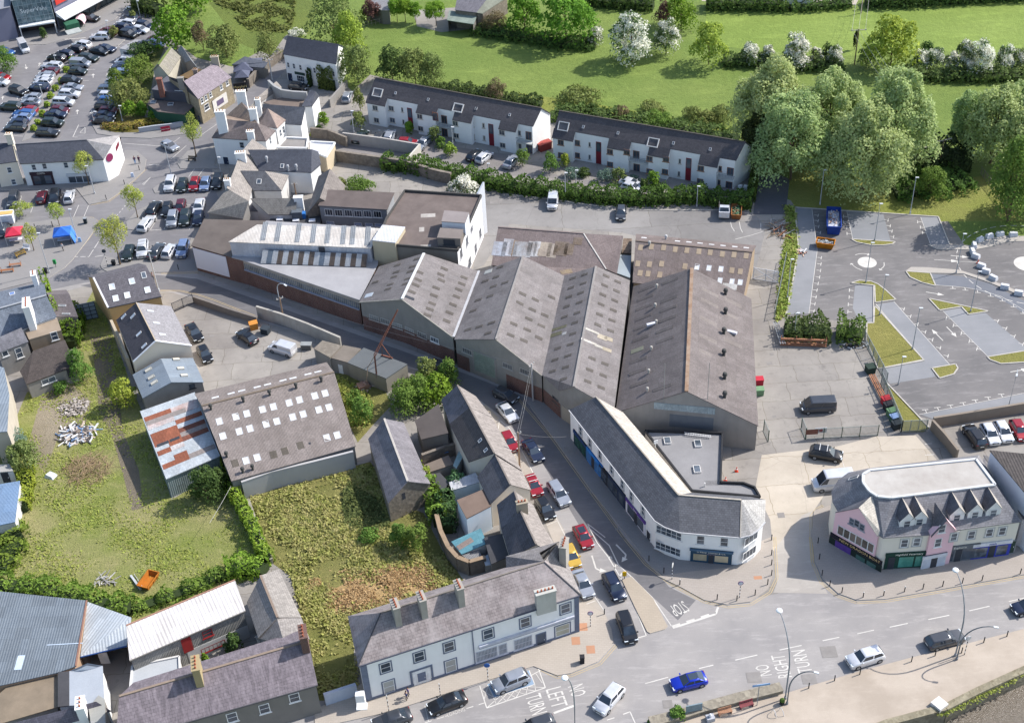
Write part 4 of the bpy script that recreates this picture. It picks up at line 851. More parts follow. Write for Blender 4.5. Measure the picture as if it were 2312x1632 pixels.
MB().hexa([W('P',-60,1440,0),W('P',215,1350,0),W('P',225,1370,0),W('P',-50,1460,0)],[W('P',-60,1440,0)+Vector((0,0,2.2)),W('P',215,1350,0)+Vector((0,0,2.2)),W('P',225,1370,0)+Vector((0,0,2.2)),W('P',-50,1460,0)+Vector((0,0,2.2))]).build('garden_wall',M('render','aeb4c0','9096a4'),setp(thing('garden_wall','low white garden wall with gate pier left of the long white building','wall',W('P',80,1400)),None))
MB().box(W('P',258,1465),(1.1,.8,2.7)).box(W('P',258,1465,2.7),(1.3,1.0,.15)).build('gate_pier',WHT,thing('gate_pier','white rendered gate pier against the left corner of the long white building','pier',W('P',258,1465)))
B=gable('terraced_house','long grey house with purple streaked slate roof and orange potted chimneys at the bottom edge','house','N',(1000,1770),(2745,1275),(1030,1375),(2660,895),5.6,8.6,wall=CEMD,roof=M('slate','7c7378','5d565b',1.15,amt=1.5))
B.wins([(2005,1555),(2285,1480)],w=1.3,h=1.7);B.win(660,1563,1.3,1.6,t='U');B.ridge('r','s');B.gutter('a','b')
for x,y in((1020,1400),(1720,1200)):B.chim(x,y,.9,2.3,2.4,4,t='N',m=M('render','a0916e','847860'),rz=1.75)
B.chim(722,1420,.9,2.2,2.1,4,t='O',m=BRK,rz=1.75)
B=gable('slate_outbuilding','long slate outbuilding with one lit roof side right of the white metal barn','outbuilding','O',(495,785),(690,1200),(338,838),(485,1200),4.6,6.6,wall=STN,roof=M('slate','8f8a85','74706c',amt=.8));B.ridge('r','s')
B=Bld('stone_annexe','whitewashed stone annexe with grey slab roof below the slate outbuilding','outbuilding','O',dict(a=(480,1208,6.4),b=(692,1205,4.8),c=(762,1385,4.8),d=(548,1440,6.0),e=(284,1370,4.0)),['abcd','ade'],wall=M('stone','c2c4c2','7a7870'),roof=M('slate','8c8783','736f6b'));B.chim(455,1210,.6,1.4,1.4,2,t='O')
B=Bld('metal_barn','barn with bright white corrugated roof and red doors left of the slate outbuilding','barn','N',dict(a=(1120,1065,5.2),b=(2120,635,5.2),r=(1090,765,6.8),s=(2030,372,6.8)),['absr'],wall=M('sheet','a3a29f','8b8a86',.2),roof=METW)
B.gutter('a','b',CEMD);B.ridge('r','s',M('plain','a07a68'),.18)
for x,y,w_,h_,nm in((1617,930,1.3,2.6,'red_shutter'),(1655,1090,1.7,2.2,'red_door')):
    H=B.hit('N',x,y,'wall');H and B.panel(H,w_,h_,-.02,.06,nm,RED)
B.win(1792,832,1.3,1.3,RED);B.win(1842,945,3.3,.9,RED,bars=(5,0));B.band('ab',0,2.4,WHTD,.04,'wall_band',.45,1.0)
flat('lean_to','shed with plain pale grey flat roof in front of the white metal barn','shed','N',[(1145,1118),(1550,1035),(1558,1190),(1125,1325)],3.0,WHTD,M('flat','b0b4b8','a2a6aa',amt=.4),.2)
B=Bld('metal_shed','wide shed with large blue grey ribbed metal roof at the left edge','shed','N',dict(a=(-90,460,6.2),b=(750,548,5.4),c=(655,1115,5),d=(500,1170,5),e=(100,1262,5),f=(-90,1300,5)),['abcdef'],wall=M('render','a58a72','8a7464'),roof=METB);B.ridge('b','c',M('plain','8c6a5c'),.2)
B.patch(170,1085,.9,2.2,M('plain','b8c6d4'),t='N',label='pale patch sheet');B.patch(560,925,4.6,.12,M('plain','b8c6d4'),t='N')
B=Bld('open_shed','open fronted shed with pale blue metal roof between the blue grey shed and white barn','shed','N',dict(a=(758,560,4.6),b=(1135,695,4.6),c=(1097,935,3.8),d=(695,1032,3.8)),['abcd'],wall=M('render','8a7c70','6e625a'),roof=METL,nowall=('cd',));B.gutter('c','d',M('plain','2f4f86'));MB().box(W('N',915,1090,0),(1.2,.1,2.2)).build('door',WHITEF,B.root)
B=Bld('felt_roof_house','low building with worn brown felt roof at the bottom left corner','building','N',dict(a=(100,1262,4.4),b=(500,1172,4.4),c=(500,1466,4.4),d=(-40,1625,4.4),e=(-60,1400,4.4)),['abcde'],wall=CEM,roof=M('flat','8a7c6a','6c6254',1.5))
B=Bld('white_house','small house with pale blue hipped roof and dark flat strip, lower left','house','N',dict(a=(500,1166,5),b=(600,1158,5),c=(600,1456,5),d=(500,1466,5),e=(757,1090,6),f=(887,1112,5),g=(902,1440,5),h=(800,1385,6)),[('abcd',DFEL),'bef','fgc','bfc'],wall=WHT,roof=M('flat','a5abb2','969ca4',amt=.4))
B=gable('bottom_house','house with purple slate roof and white chimney cut by the bottom edge','house','N',(60,1760),(960,1500),(100,1610),(830,1420),4.0,6.0,wall=WHT,roof=M('slate','6e6a76','565462'));B.chim(728,1530,1.0,1.9,2.2,3,t='N',m=WHT,rz=1.75)
flat('lane_wall_house','narrow grey stone wall house between the pale roof and terrace','outbuilding','N',[(765,1480),(850,1365),(905,1400),(915,1700),(800,1700)],5.2,CEM,M('flat','9a9a96','8a8a84'))
B=Bld('blue_roof_shed','shed with blue metal roof at the left edge below the bramble hedge','shed','I',dict(a=(-60,1285,3.2),b=(172,1245,3.2),c=(130,1600,2.6),d=(-60,1640,2.6)),['abcd'],wall=WHTD,roof=M('sheet','6c86a4','7890ac',.2,.5,amt=.3))
B=flat('white_outhouse','white outhouse with dark doorway at the left edge above the blue roof','outhouse','I',[(-60,1110),(80,1098),(115,1160),(-60,1175)],3.2,WHTD,M('flat','a5a49f','8f8e8a'));B.door(50,1215,1.1,2,DKF)
B=Bld('grey_hall','hall with long grey roof and tall pale gable wall at the left edge','building','I',dict(a=(-80,230,6.5),b=(35,270,6.5),c=(80,500,6.5),d=(62,820,6.5),e=(-80,830,6.5)),['abcde'],wall=M('render','b5ad9f','8c8478'),roof=METG)
B=Bld('terraced_house','slate house with a broad white chimney at the left edge beside the market square','house','E',dict(f=(-40,1075,5.6),g=(380,982,5.6),r=(-40,1222,8.4),s=(402,1098,8.4),a=(-40,1475,5.6),b=(490,1282,5.6)),['absr','rsgf'],wall=WHT,roof=M('slate','6c7480','596069'))
B.ridge('r','s',M('plain','9a9da2'),.35);B.chim(280,1330,1.1,2.9,4.0,5,t='E',m=WHT,rz=1.8);B.chim(318,1010,.8,1.5,2.4,3,t='E',m=WHT);B.sky(105,1085,.9,1.5,t='E',glass=SKB)
B=gable('rear_extension','slate rear extension with two small white windows at the left edge','extension','E',(-30,1600),(245,1498),(-30,1470),(185,1378),5,6.6,wall=CEM,roof=SLATE);B.win(45,146,1,1.1,t='I',bars=(0,0));B.win(165,140,1.1,2.0,t='I')
B=flat('rendered_annexe','annexe with flat brown roof and a white window behind the slate house','annexe','E',[(215,1400),(490,1285),(530,1400),(250,1480)],5.2,M('render','8f7f6c','766a5c'),M('flat','867868','9a8c7c',2));B.win(470,1448,1.1,1.7)
B=Bld('brown_roof_annexe','low grey walled annexe with dark brown tiled roof beside the overgrown yard','annexe','I',dict(a=(230,412,3.2),b=(658,250,3.2),c=(560,28,4.8),d=(285,125,4.8),e=(172,300,3.6)),['abcd','ade'],wall=CEM,roof=M('slate','4d4643','5b5450',.8,amt=.5));B.win(420,378,2.3,1.0,bars=(1,0));B.door(605,310,.9,1.9,DKF)
B=gable('small_house','small house with brown roof, two strip skylights and ivy on its side','house','E',(485,1283),(675,1285),(412,1090),(598,1085),4,6,wall=CEM,roof=M('slate','6d6668','7b7475',.6,amt=.4))
B.sky(540,1187,1.3,.35,t='E',m=SKW);B.sky(572,1258,1.4,.3,t='E',m=SKW)
hedge('E',[(475,1300),(560,1290),(650,1310),(660,1400),(610,1560)],3.0,3.2,'thick ivy mass over the wall below the small brown roofed house','5a7a26','3c561c',.16,name='ivy_mass',cat='ivy')
hedge('E',[(425,1110),(455,1180),(480,1260),(540,1420)],.8,5.2,'strip of bright ivy climbing the gable beside the small brown roofed house','7d9436','5c7a28',.14,name='ivy_strip',cat='ivy')
t=thing('yard_gate','tall gate of translucent panes beside the dark roofed house with six skylights','gate',W('E',750,1300))
a,b=W('E',650,1330),W('E',850,1290);MB().hexa([a,b,b+Vector((0,.2,0)),a+Vector((0,.2,0))],[p+Vector((0,0,3.4))for p in(a,b,b+Vector((0,.2,0)),a+Vector((0,.2,0)))]).build('gate_panel',M('glass','8a96a2','6b7782',rough=.3),t)
mb=MB()
for k in range(5):mb.bar(a.lerp(b,k/4)+Vector((0,-.03,0)),a.lerp(b,k/4)+Vector((0,-.03,3.45)),.08)
for k in range(5):mb.bar(a+Vector((0,-.05,.05+k*.84)),b+Vector((0,-.05,.05+k*.84)),.08)
mb.build('frame',DKF,t)
B=gable('slate_house','house with dark slate roof, six skylights and white coping by the street bend','house','E',(935,1205),(1395,1105),(808,945),(1262,838),5.4,8.4,wall=M('render','b99b6c','a08c6c'),roof=M('slate','646166','54525a',amt=.6))
for q in((968,1025),(1140,978),(1000,1125),(1100,1098),(1275,1052)):B.sky(*q,.95,1.15,t='E',glass=SKYG)
B.sky(1243,925,.8,1.2,t='E');B.ridge('a','r',M('plain','cfcfd2'),.3);B.gutter('a','b',DKF)
B=Bld('gabled_house','tall house with sun and shade tinted roof, eight skylights and cream gable above the yard','house','E',dict(a=(1003,1312,5.6),b=('I',1152,218,5.6),r=(1178,1162,8.4),s=('I',1345,38,8.4),c=(1478,1192,5.6),d=('I',1655,78,5.6)),[('absr',M('slate','4c4a50','5a585e',.7,amt=.4)),('rsdc',M('slate','8f8d90','7f7d80',.7,amt=.4))],wall=M('render','e0d3c0','c8baa6',amt=.3),roof=SLATE)  # one slate roof, slopes coloured dark for shade and light for sun
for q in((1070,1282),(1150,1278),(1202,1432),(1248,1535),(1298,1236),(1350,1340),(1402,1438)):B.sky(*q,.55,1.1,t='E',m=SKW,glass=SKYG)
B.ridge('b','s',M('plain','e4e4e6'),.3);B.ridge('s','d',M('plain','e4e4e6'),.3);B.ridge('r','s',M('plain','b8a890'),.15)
B=gable('metal_roof_workshop','low workshop with blue grey standing seam roof and six small rooflights','workshop','I',(1232,532),(1145,330),(1480,395),(1390,190),4.0,5.6,wall=CEM,roof=METG)
for q in((1285,290),(1310,355),(1335,400),(1522,200),(1560,278),(1590,338)):B.sky(*q,.6,1.1,t='I',m=M('plain','b8b4a8'),glass=M('plain','c4c0b4'),up=.2)
B.win(1660,428,.9,.9,DKF,t='I')
mb=MB()
for p,q in(((1000,0),(1090,200)),((1090,200),(1145,330))):
    a,b=W('I',*p),W('I',*q);n=Vector((.22,.05,0));mb.hexa([a-n,b-n,b+n,a+n],[k+Vector((0,0,3.6))for k in(a-n,b-n,b+n,a+n)])
mb.build('stonework',M('render','b0a490','8a8070'),thing('boundary_wall','tall narrow boundary wall between the dirt track and gabled house','wall',W('I',1080,180)))
V=dict(a=(1210,645,4.6),b=(1682,480,4.6),c=(1902,1030,4.0),d=(1435,1230,4.0))
B=Bld('rusty_shed','shed roofed in patchwork of white and rust red corrugated sheets','shed','I',V,['abcd'],wall=M('sheet','8f9c9c','7c8888',.3),roof=M('sheet','c2c8cc','a4adb4',.18,.5))
PA,PB,PC,PD=[B.P[k]+Vector((0,0,.04))for k in 'abcd'];rr=random.Random(4);mats=[RUST,RUSTD,M('sheet','c9ccd0','b0b6bc',.18,.5),M('sheet','d2d2d2','a87868',.18,.5),M('sheet','9a8f8a','8a8480',.18,.6)]
pat=['22222','00332','44432','33222','22002','00222','00112','00442','20112','03222','22222','20222','00442','22222','22222']
for i,row in enumerate(pat):
    u0,u1=.045+i*.064,.045+(i+1)*.064
    for j,ch in enumerate(row[:4]):
        if ch=='2':continue
        v0,v1=.02+j*.24,.02+(j+1)*.24;q=[PA.lerp(PB,v).lerp(PD.lerp(PC,v),u)for u,v in((u0,v0),(u0,v1),(u1,v1),(u1,v0))];MB().slab([p+Vector((0,0,.03+.004*((i+j)%3)))for p in q[::-1]],.03).build('roof_sheet',mats[int(ch)],B.root)
for v0,v1 in((.06,.27),(.29,.47)):
    q=[PA.lerp(PB,v).lerp(PD.lerp(PC,v),u)for u,v in((.53,v0),(.53,v1),(.565,v1),(.565,v0))];MB().slab([p+Vector((0,0,.06))for p in q[::-1]],.03).build('roof_gap',DKF,B.root)
B=Bld('large_shed','large shed with grey brown corrugated roof dotted with white square skylights','shed','J',dict(a=(470,1555,3.8),b=(1543,1250,3.8),r=(213,905,7.6),s=(1357,614,7.6),c=(150,800,5.6),d=(1290,528,5.6)),['absr','rsdc'],wall=CEM,roof=M('sheet','968c87','7f7671',.2,amt=1.1))
for q in((365,1038),(507,998),(602,972),(738,935),(832,912),(968,878),(1058,853),(1190,818),(1279,796),(395,1165),(537,1125),(630,1100),(768,1062),(862,1038),(999,1001),(1089,976),(1224,938),(1312,917),(595,1377),(692,1350),(1294,1180),(1384,1157)):B.sky(*q,.95,1.25,t='J',m=SKW,glass=M('plain','d2d4d6'),up=.03)
for q in((330,832),(467,797),(558,774),(692,742),(781,720),(915,685),(1001,665),(1131,631),(1217,610)):B.patch(*q,1.1,.55,M('plain','d2d4d6'),t='J',name='rooflight',up=.03)
for q in((295,935),(575,870),(802,812),(1030,752),(1248,695),(430,1345),(570,1480),(655,1455)):B.vent(*q,t='J',h=1.1,r=.3)
for x,y in((833,1325),(930,1295),(1065,1245),(500,1400)):B.patch(x,y,1,1.3,M('sheet','6c655c','5c564e',.15),t='J',up=.02)
B.patch(1145,1228,.35,.35,DKF,t='J',name='roof_hole',up=.03);B.ridge('r','s',M('plain','75695c'),.35)
B=Bld('stone_barn','old stone barn with dark and pale slate slopes beside the terrace back yards','barn','J',dict(a=(1650,1190,4.0),r=(1790,1015,6.4),b=(1822,1746,4.0),s=(1993,1556,6.4),c=('mir','a','r'),d=('mir','b','s')),['absr','rsdc'],wall=STN,roof=M('slate','6f6c70','8b878b',1,amt=1));B.ridge('r','s',M('plain','b0aaa2'),.3);H=B.hit('O',1575,150,'wall');H and B.panel(H,.5,1.2,-.02,.03,'slit_opening',DKF)
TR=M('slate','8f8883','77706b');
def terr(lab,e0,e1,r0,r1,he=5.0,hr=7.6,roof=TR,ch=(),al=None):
    B=Bld('terraced_house',lab,'house','K',dict(a=(*e0,he),b=(*e1,he),r=(*r0,hr),s=(*r1,hr),c=('mir','a','r'),d=('mir','b','s')),[('absr',al or M('slate','615f63','74727a',.9)),('rsdc',roof)],wall=CRM,roof=roof,group='terraced houses along the street')  # same slate: back slope painted as shaded, street slope as sunlit
    for q in ch:B.chim(*q,.7,1.5,1.5,3,t='K',m=M('render','a09684','7c7466'),rz=.2)
    B.ridge('r','s',RIDG,.22);return B
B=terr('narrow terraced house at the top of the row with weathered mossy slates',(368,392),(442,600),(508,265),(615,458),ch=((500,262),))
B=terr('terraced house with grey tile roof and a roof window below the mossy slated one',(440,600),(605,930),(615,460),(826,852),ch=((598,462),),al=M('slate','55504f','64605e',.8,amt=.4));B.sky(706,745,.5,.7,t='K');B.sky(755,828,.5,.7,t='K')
B=terr('terraced house with shade painted into its back slates next to the white lean-to',(680,1060),(795,1290),(832,858),(965,1125),4.8,7.2,ch=((818,815),),al=M('slate','58575b','6a696e'))
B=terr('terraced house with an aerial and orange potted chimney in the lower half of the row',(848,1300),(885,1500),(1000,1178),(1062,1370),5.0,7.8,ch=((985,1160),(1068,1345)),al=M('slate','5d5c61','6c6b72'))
B=terr('terraced house with shade painted into its back slope at the bottom of the row',(885,1500),(962,1760),(1062,1370),(1188,1640),5.0,7.8,al=M('slate','525156','626167'))
B=Bld('dark_outbuilding','outbuilding with black felt roof behind the top terraced house','outbuilding','K',dict(a=(140,575,3.6),b=(345,428,4.8),c=(430,680,4.6),d=(195,735,3.4)),['abcd'],wall=CEMD,roof=FELT)
B=Bld('white_lean_to','white lean-to with sheet roof among the terrace back yards','lean-to','K',dict(a=(435,1105,2.8),b=(665,1020,3.2),c=(710,1100,3.2),d=(458,1175,2.8)),['abcd'],wall=WHT,roof=M('sheet','cfd0d2','a8a8ac',.2,amt=.6))
B=flat('white_cube_house','white painted extension with flat brown roof in the ivy behind the terrace','extension','K',[(503,1258),(735,1163),(800,1308),(588,1418)],4.6,M('render','d4dce4','9fc4d2',amt=.8),M('flat','7c6b60','6a5a50',2));H=B.hit('K',590,1440,'wall')
B=Bld('teal_roof_shed','yard shed with striped teal corrugated roof behind the curved stone wall','shed','O',dict(a=(1985,545,2.6),b=(2240,430,3.2),c=(2296,560,3.2),d=(2075,655,2.6)),['abcd'],wall=WHTD,roof=TEALS);B.patch(2105,565,.9,2.4,M('sheet','a09088','8c7c74',.2),t='O',label='brown replacement sheet')
B=Bld('grey_sheet_shed','small yard shed with rusty grey sheet roof beside the teal roof','shed','O',dict(a=(2075,660,2.4),b=(2210,600,2.4),c=(2262,690,2.2),d=(2165,730,2.2)),['abcd'],wall=CEMD,roof=M('sheet','8f8f90','7a7a7c',.2))
B=Bld('dark_shed','black roofed back shed at the foot of the terrace yards','shed','P',dict(a=(1310,5,3.4),b=(1470,-30,3.6),c=(1530,165,3.6),d=(1375,235,3.4)),['abcd'],wall=CEMD,roof=DFEL)
B=flat('brown_yard_shed','low yard store with brown roof between the white lean-to and the flat extension','shed','K',[(245,1050),(355,1020),(440,1110),(380,1180)],2.4,CEMD,DFEL)
B=flat('low_yard_roof','flat concrete roofed store in the upper back yard','shed','K',[(205,960),(430,870),(470,950),(230,1030)],2.4,CEM,M('flat','6b6057','7b7065',2));B=flat('glass_lean_to','greenish glass lean-to against the terraced house back wall','lean-to','K',[(470,960),(545,770),(585,830),(500,985)],2.6,CEM,M('glass','8fa3a3','7b9090',rough=.3))
t=thing('blue_tank','bright blue tank cover in the terrace back yard','tank',W('K',375,820));MB().box(W('K',375,830),(1.5,1.3,1.1),.3).build('tank_body',BLUEP,t);MB().box(W('K',375,830,1.1),(1.6,1.4,.08),.3).build('lid',M('plain','4a88cc'),t)
t=thing('blue_tarpaulin','crumpled bright blue tarpaulin beside the blue tank','tarpaulin',W('K',460,800));MB().ball(W('K',465,810,.5),.9,10,sz=.7).build('cover',BLUEP,t)
B=flat('curved_yard_wall_store','tiny pallet store with white sheet roof inside the curved stone wall','shed','P',[(1300,180),(1345,150),(1385,235),(1325,245)],2.0,CEM,M('plain','c8d0d8'))
def wallrun(name,label,t,pts,h,mat,w_=.35,cat='wall',cap=None,z0=0,pz=0):
    P=[W(*(p if isinstance(p[0],str)else(t,)+tuple(p)),pz)for p in pts];P=[Vector((p.x,p.y,0))for p in P];c=sum(P,Vector((0,0,0)))/len(P);th=thing(name,label,cat,(c.x,c.y,0));mb,mc=MB(),MB()
    for a,b in zip(P[:-1],P[1:]):
        n=Vector(((b-a).y,-(b-a).x,0)).normalized()*w_/2;q=[a+n,b+n,b-n,a-n];mb.hexa([p+Vector((0,0,z0))for p in q],[p+Vector((0,0,h))for p in q]);n*=1.25;q=[a+n,b+n,b-n,a-n];mc.hexa([p+Vector((0,0,h))for p in q],[p+Vector((0,0,h+.1))for p in q])
    mb.build('wall_face',mat,th);mc.build('coping',cap or mat,th);return th
wallrun('curved_stone_wall','curved stone wall around the yard with the teal roofed shed','O',[(1870,420),(1905,560),(1970,700),(2050,790),(2150,830),(2290,790)],2.6,M('stone','7a736c','665f58'),.5,cap=M('plain','94806a'))
wallrun('shed_end_wall','plain pale cement wall along the lower side of the large shed','O',[(205,175),(460,85),(850,-10),(1160,-90)],3.4,M('render','a9a8a8','95938f',amt=.6),.3)
wallrun('yard_wall','dark stone dividing wall across the terrace back yards','K',[(210,960),(430,880),(520,860)],2.2,STN,.4)
wallrun('yard_wall','low wall closing the lower terrace back yard','K',[(250,1060),(340,1160),(350,1200)],1.8,STN,.35)
wallrun('street_wall','cement wall with stained panels between the yard and the factory street','F',[(320,1290),(520,1350),(760,1440),(900,1500),(1040,1560)],2.4,M('render','a8a49c','77736c',amt=1.3),.3)
wallrun('low_street_wall','low dark wall beside the yard next to the street bend','E',[(1680,1160),(1830,1210),(2000,1270),(2230,1340)],1.3,M('render','77716c','5c5854'),.35)
wallrun('garden_divider','thin stone wall between the two overgrown gardens','O',[(240,220),(330,480),(440,740)],1.0,STNL,.35)
ROOFA=M('sheet','8f8988','757170',.2,amt=1.2);PANE=M('sheet','6a645f','5c5752',.15);CONW=M('render','8a8883','6b6863',amt=1.1)
GS='factory sheds with corrugated roofs behind the street'
A=Bld('factory_shed','leftmost gabled factory shed with white ridge strip and a row of small gable windows','factory','F',dict(a=(1190,1155,5.8),b=(2005,1460,5.8),r=(1750,735,9.4),s=(1560,1130,9.4),c=(1360,850,5.8),d=(2225,890,5.8)),['asrc','sbdr'],wall=CONW,roof=ROOFA,group=GS)
for q in((1650,850),(1520,840),(1630,895),(1510,900),(1610,955),(1490,940),(1590,1000),(1458,1005),(1438,1045),(1330,985),(1690,785)):A.patch(*q,.65,1.3,PANE,t='F')
for q in((1712,900),(1700,965),(1678,1010),(1645,1070),(1925,870),(1900,970),(1895,920),(1855,1035),(1835,1100),(2095,945),(2075,1000),(2050,1050),(2030,1110),(2000,1180),(1820,1170),(1800,1220),(1970,1250),(1945,1320),(1780,1270)):A.patch(*q,.65,1.3,PANE,t='F')
A.patch(1275,1098,1.1,1.5,M('plain','b4bcc4'),t='F',label='pale replacement panel');A.patch(1625,1120,.6,1.6,DKF,t='F',name='roof_hole');A.ridge('r','s',M('plain','c8caca'),.45);A.ridge('b','d',M('plain','b0b0b2'),.4,off=.1)
for q in((1318,1292),(1415,1322),(1520,1360),(1625,1400),(1733,1440)):A.win(*q,1.9,1.0,M('plain','b4b2ac'),M('glass','4a4c4c','7b7c7a',rough=.3),bars=(3,0),t='F')
A.win(1842,1482,1.7,1.0,WHITEF,GLASSL,bars=(2,0),t='F');A.band('as',0,2.9,BRK,.05,'brick_plinth');A.band('sb',0,2.9,BRK,.05,'brick_plinth');A.gutter('a','s',M('plain','9c988f'));A.gutter('s','b',M('plain','9c988f'))
Bb=Bld('factory_shed','second factory shed from the left with a pale green roller door in its gable','factory','G',dict(a=('F',2012,1478,5.8),b=(570,1335,5.8),r=(430,455,9.4),s=(230,1070,9.4),c=(105,575,5.8),d=(735,600,5.8)),['asrc','sbdr'],wall=CONW,roof=ROOFA,group=GS)
for q in((260,537),(230,610),(150,640),(295,652),(210,680),(185,752),(98,780),(197,948),(105,977),(20,1000),(170,1025),(60,860)):Bb.patch(*q,.65,1.3,PANE,t='G')
for q in((520,777),(498,852),(590,892),(425,735),(405,803),(472,920),(360,957),(565,970),(460,1000),(338,1040),(435,1080),(545,1060),(640,760)):Bb.patch(*q,.65,1.3,PANE,t='G')
Bb.patch(172,570,1.0,1.4,M('plain','a8aaa6'),t='G');Bb.ridge('r','s',M('plain','8d8884'),.35)
H=Bb.hit('G',145,1255,'wall');Bb.panel(H,4.1,3.9,-.02,.08,'roller_door',M('sheet','8f9c90','7f8b80',.3));Bb.panel(H,4.7,4.3,-.02,.07,'door_surround',CEM,ring=.3)
for q in((15,1157),(315,1268),(443,1310)):Bb.win(*q,1.9,1.0,M('plain','a8a6a0'),M('glass','3c3f42','55585a',rough=.3),bars=(3,0),t='G')
Bb.band('sb',0,2.9,BRK,.05,'brick_plinth',.18,1.0);Bb.band('as',0,2.9,BRK,.05,'brick_plinth',0,.3);Bb.gutter('s','b',M('plain','8c8880'))
Cc=Bld('factory_shed','third factory shed from the left with pale patched strips and rounded brick street corner','factory','G',dict(a=(735,600,5.8),b=(570,1335,5.8),e=(700,1450,5.8),s=(805,1420,8.4),r=(970,530,8.4),c=(1222,635,5.8),d=(1105,1590,5.8)),['abesr','rcds'],wall=CONW,roof=ROOFA,group=GS)
for i,(x,y)in enumerate(((885,592),(798,620),(877,657),(784,690),(857,728),(770,757),(846,798),(752,830),(830,875),(737,905),(812,950),(798,1030),(780,1108),(687,1138),(762,1192),(667,1222),(745,1277),(647,1307),(730,1365))):Cc.patch(x,y,.65,1.2,PANE,t='G')
for x,y in((1045,602),(1130,645),(1033,672),(1120,713),(1020,742),(1108,784),(1007,812),(1098,856),(995,888),(1087,931),(983,965),(1076,1007),(940,1212),(1035,1252),(922,1297),(1022,1338),(908,1382),(1008,1428)):Cc.patch(x,y,.65,1.2,PANE,t='G')
for x,y,w_,h_ in((690,990,.7,3.0),(670,1035,.9,2.2)):Cc.patch(x,y,w_,h_,M('sheet','7c7a62','6c6a56',.15),t='G')
for x,y,w_,h_,m in((935,1008,.5,2.6,'cfcdc8'),(1015,1055,1.1,1.6,'c4b8a4'),(1062,1068,.9,1.4,'b4a892'),(915,1088,.5,2.6,'cfcdc8'),(995,1125,.6,1.6,'d0cec8'),(1050,1148,.8,1.5,'bcb09a'),(735,1028,.7,.7,'b8bcc0')):Cc.patch(x,y,w_,h_,M('sheet',m,'a8a090',.2),t='G',label='pale replacement sheet')
Cc.ridge('r','s',M('plain','8d8884'),.35);Cc.band('be',0,2.9,BRK,.05,'brick_plinth');Cc.band('es',0,2.9,M('render','a09a8c','7c786e'),.05,'wall_base',.1,1)
for q in((570,1400),(670,1520)):Cc.win(*q,1.6,1.1,M('plain','5c5a56'),t='G',bars=(2,0))
D=Bld('factory_shed','largest dark factory shed with rust stained ridge and a row of roof vents','factory','G',dict(a=(1245,680,5.0),b=('L',535,270,5.0),r=(1680,545,10.4),s=(1640,1455,10.4),c=(2120,770,5.0),d=('L',1768,388,5.0)),['absr','rsdc'],wall=CEM,roof=M('sheet','847c7a','6c6564',.2,amt=1.25),group=GS)
for x,y in((1420,690),(1408,832),(1415,955),(1378,1150),(1360,1320),(1350,1455)):D.vent(x,y,t='G',m=M('plain','b0aca4'),h=.8,r=.24)
for x,y in((1928,738),(1928,880),(1916,1028),(1916,1188),(1922,1362),(1922,1500)):D.vent(x,y,t='G',h=1.2,r=.4)
PN2=M('sheet','746d6a','66605e',.15)
for x,y in((1520,640),(1345,695),(1510,775),(1335,765),(1325,835),(1505,845),(1322,908),(1500,920),(1310,980),(1480,1000),(1300,1065),(1480,1075),(1285,1225),(1280,1310),(1460,1430),(1290,1400)):D.patch(x,y,.7,3.0,PN2,t='G')
for x,y in((1815,725),(1985,800),(1810,800),(1800,935),(1980,900),(1800,1065),(1800,1180),(1985,1100)):D.patch(x,y,.9,3.2,M('sheet','8a827e','7d7672',.15),t='G',up=.01)
D.patch(1275,1150,1.0,2.2,M('sheet','9c9c88','8a8a78',.15),t='G',label='pale replacement sheet');D.ridge('r','s',M('flat','82644c','a09080',4.0),.55)
for q,a in(((1972,1022),-.5),((1385,962),.3)):
    H=D.hit('G',*q,'roof');MB().box(H[0],(1.8,.5,.35),a).build('vent_duct',M('plain','c4c4cc'),D.root)
H=D.hit('L',1130,235,'wall');D.panel(H,9.0,1.2,-.02,.08,'glazing_strip',M('sheet','aeb9bb','93a0a4',.4));H=D.hit('L',1190,355,'wall');D.panel(H,6.5,2.4,-.02,.05,'dark_panel',M('render','6d7278','50545a'))
for x,y,h in((1470,1520,7),(1795,1515,7)):
    H=D.hit('G',x,y,None)
    if H:MB().tube([H[0]-Vector((0,0,.5)),H[0]+Vector((0,0,h))],.05,5).build('mast',M('plain','8a8a88'),D.root)
E_=Bld('rear_warehouse','old warehouse with brown corrugated roof patched with white and tan sheets','warehouse','G',dict(a=(195,520,4.8),r=(245,240,7.6),s=(878,288,7.6),b=(740,600,5.2),e=(1045,552,5.2),c=(1170,305,7.0),d=(1125,585,5.0)),['absr' if False else 'abesr','scde'],wall=CEMD,roof=M('sheet','8b7e7b','776b69',.2,amt=1.2))
for x,y,w_,h_,m in((255,400,2.4,3.0,'b9c0cc'),(315,390,1.8,3.6,'d0d4dc'),(357,392,1.3,3.2,'9c8468'),(425,405,3.2,3.2,'b5b8bc'),(495,402,1.6,3.2,'c4c6c8'),(532,402,1.0,3.2,'d8d8d8'),(590,405,2.2,3.0,'bcae9c'),(645,415,1.7,3.0,'c0b4a6'),(710,400,2.4,3.0,'71614e'),(770,405,1.6,2.4,'7a6a58'),(750,570,2.0,1.3,'9c8a6c'),(835,345,1.6,1.6,'7d6c5c')):E_.patch(x,y,w_,h_,M('sheet',m,'8c8078',.2),t='G',label='patch of different sheeting')
E_.ridge('s','e',M('plain','b8b4ae'),.2);E_.ridge('r','s',M('plain','7c706c'),.3)
flat('rubble_roof_store','collapsed store with broken roof timbers between two warehouses','outbuilding','G',[(1172,322),(1235,325),(1232,435),(1160,430)],4.4,CEMD,M('stone','8c7a6a','4c4038'));flat('grey_store','store with plain grey flat roof between the two rear warehouses','outbuilding','G',[(1150,445),(1230,450),(1222,615),(1125,580)],4.6,CEM,M('flat','9aa3a8','8a9398',amt=.4))
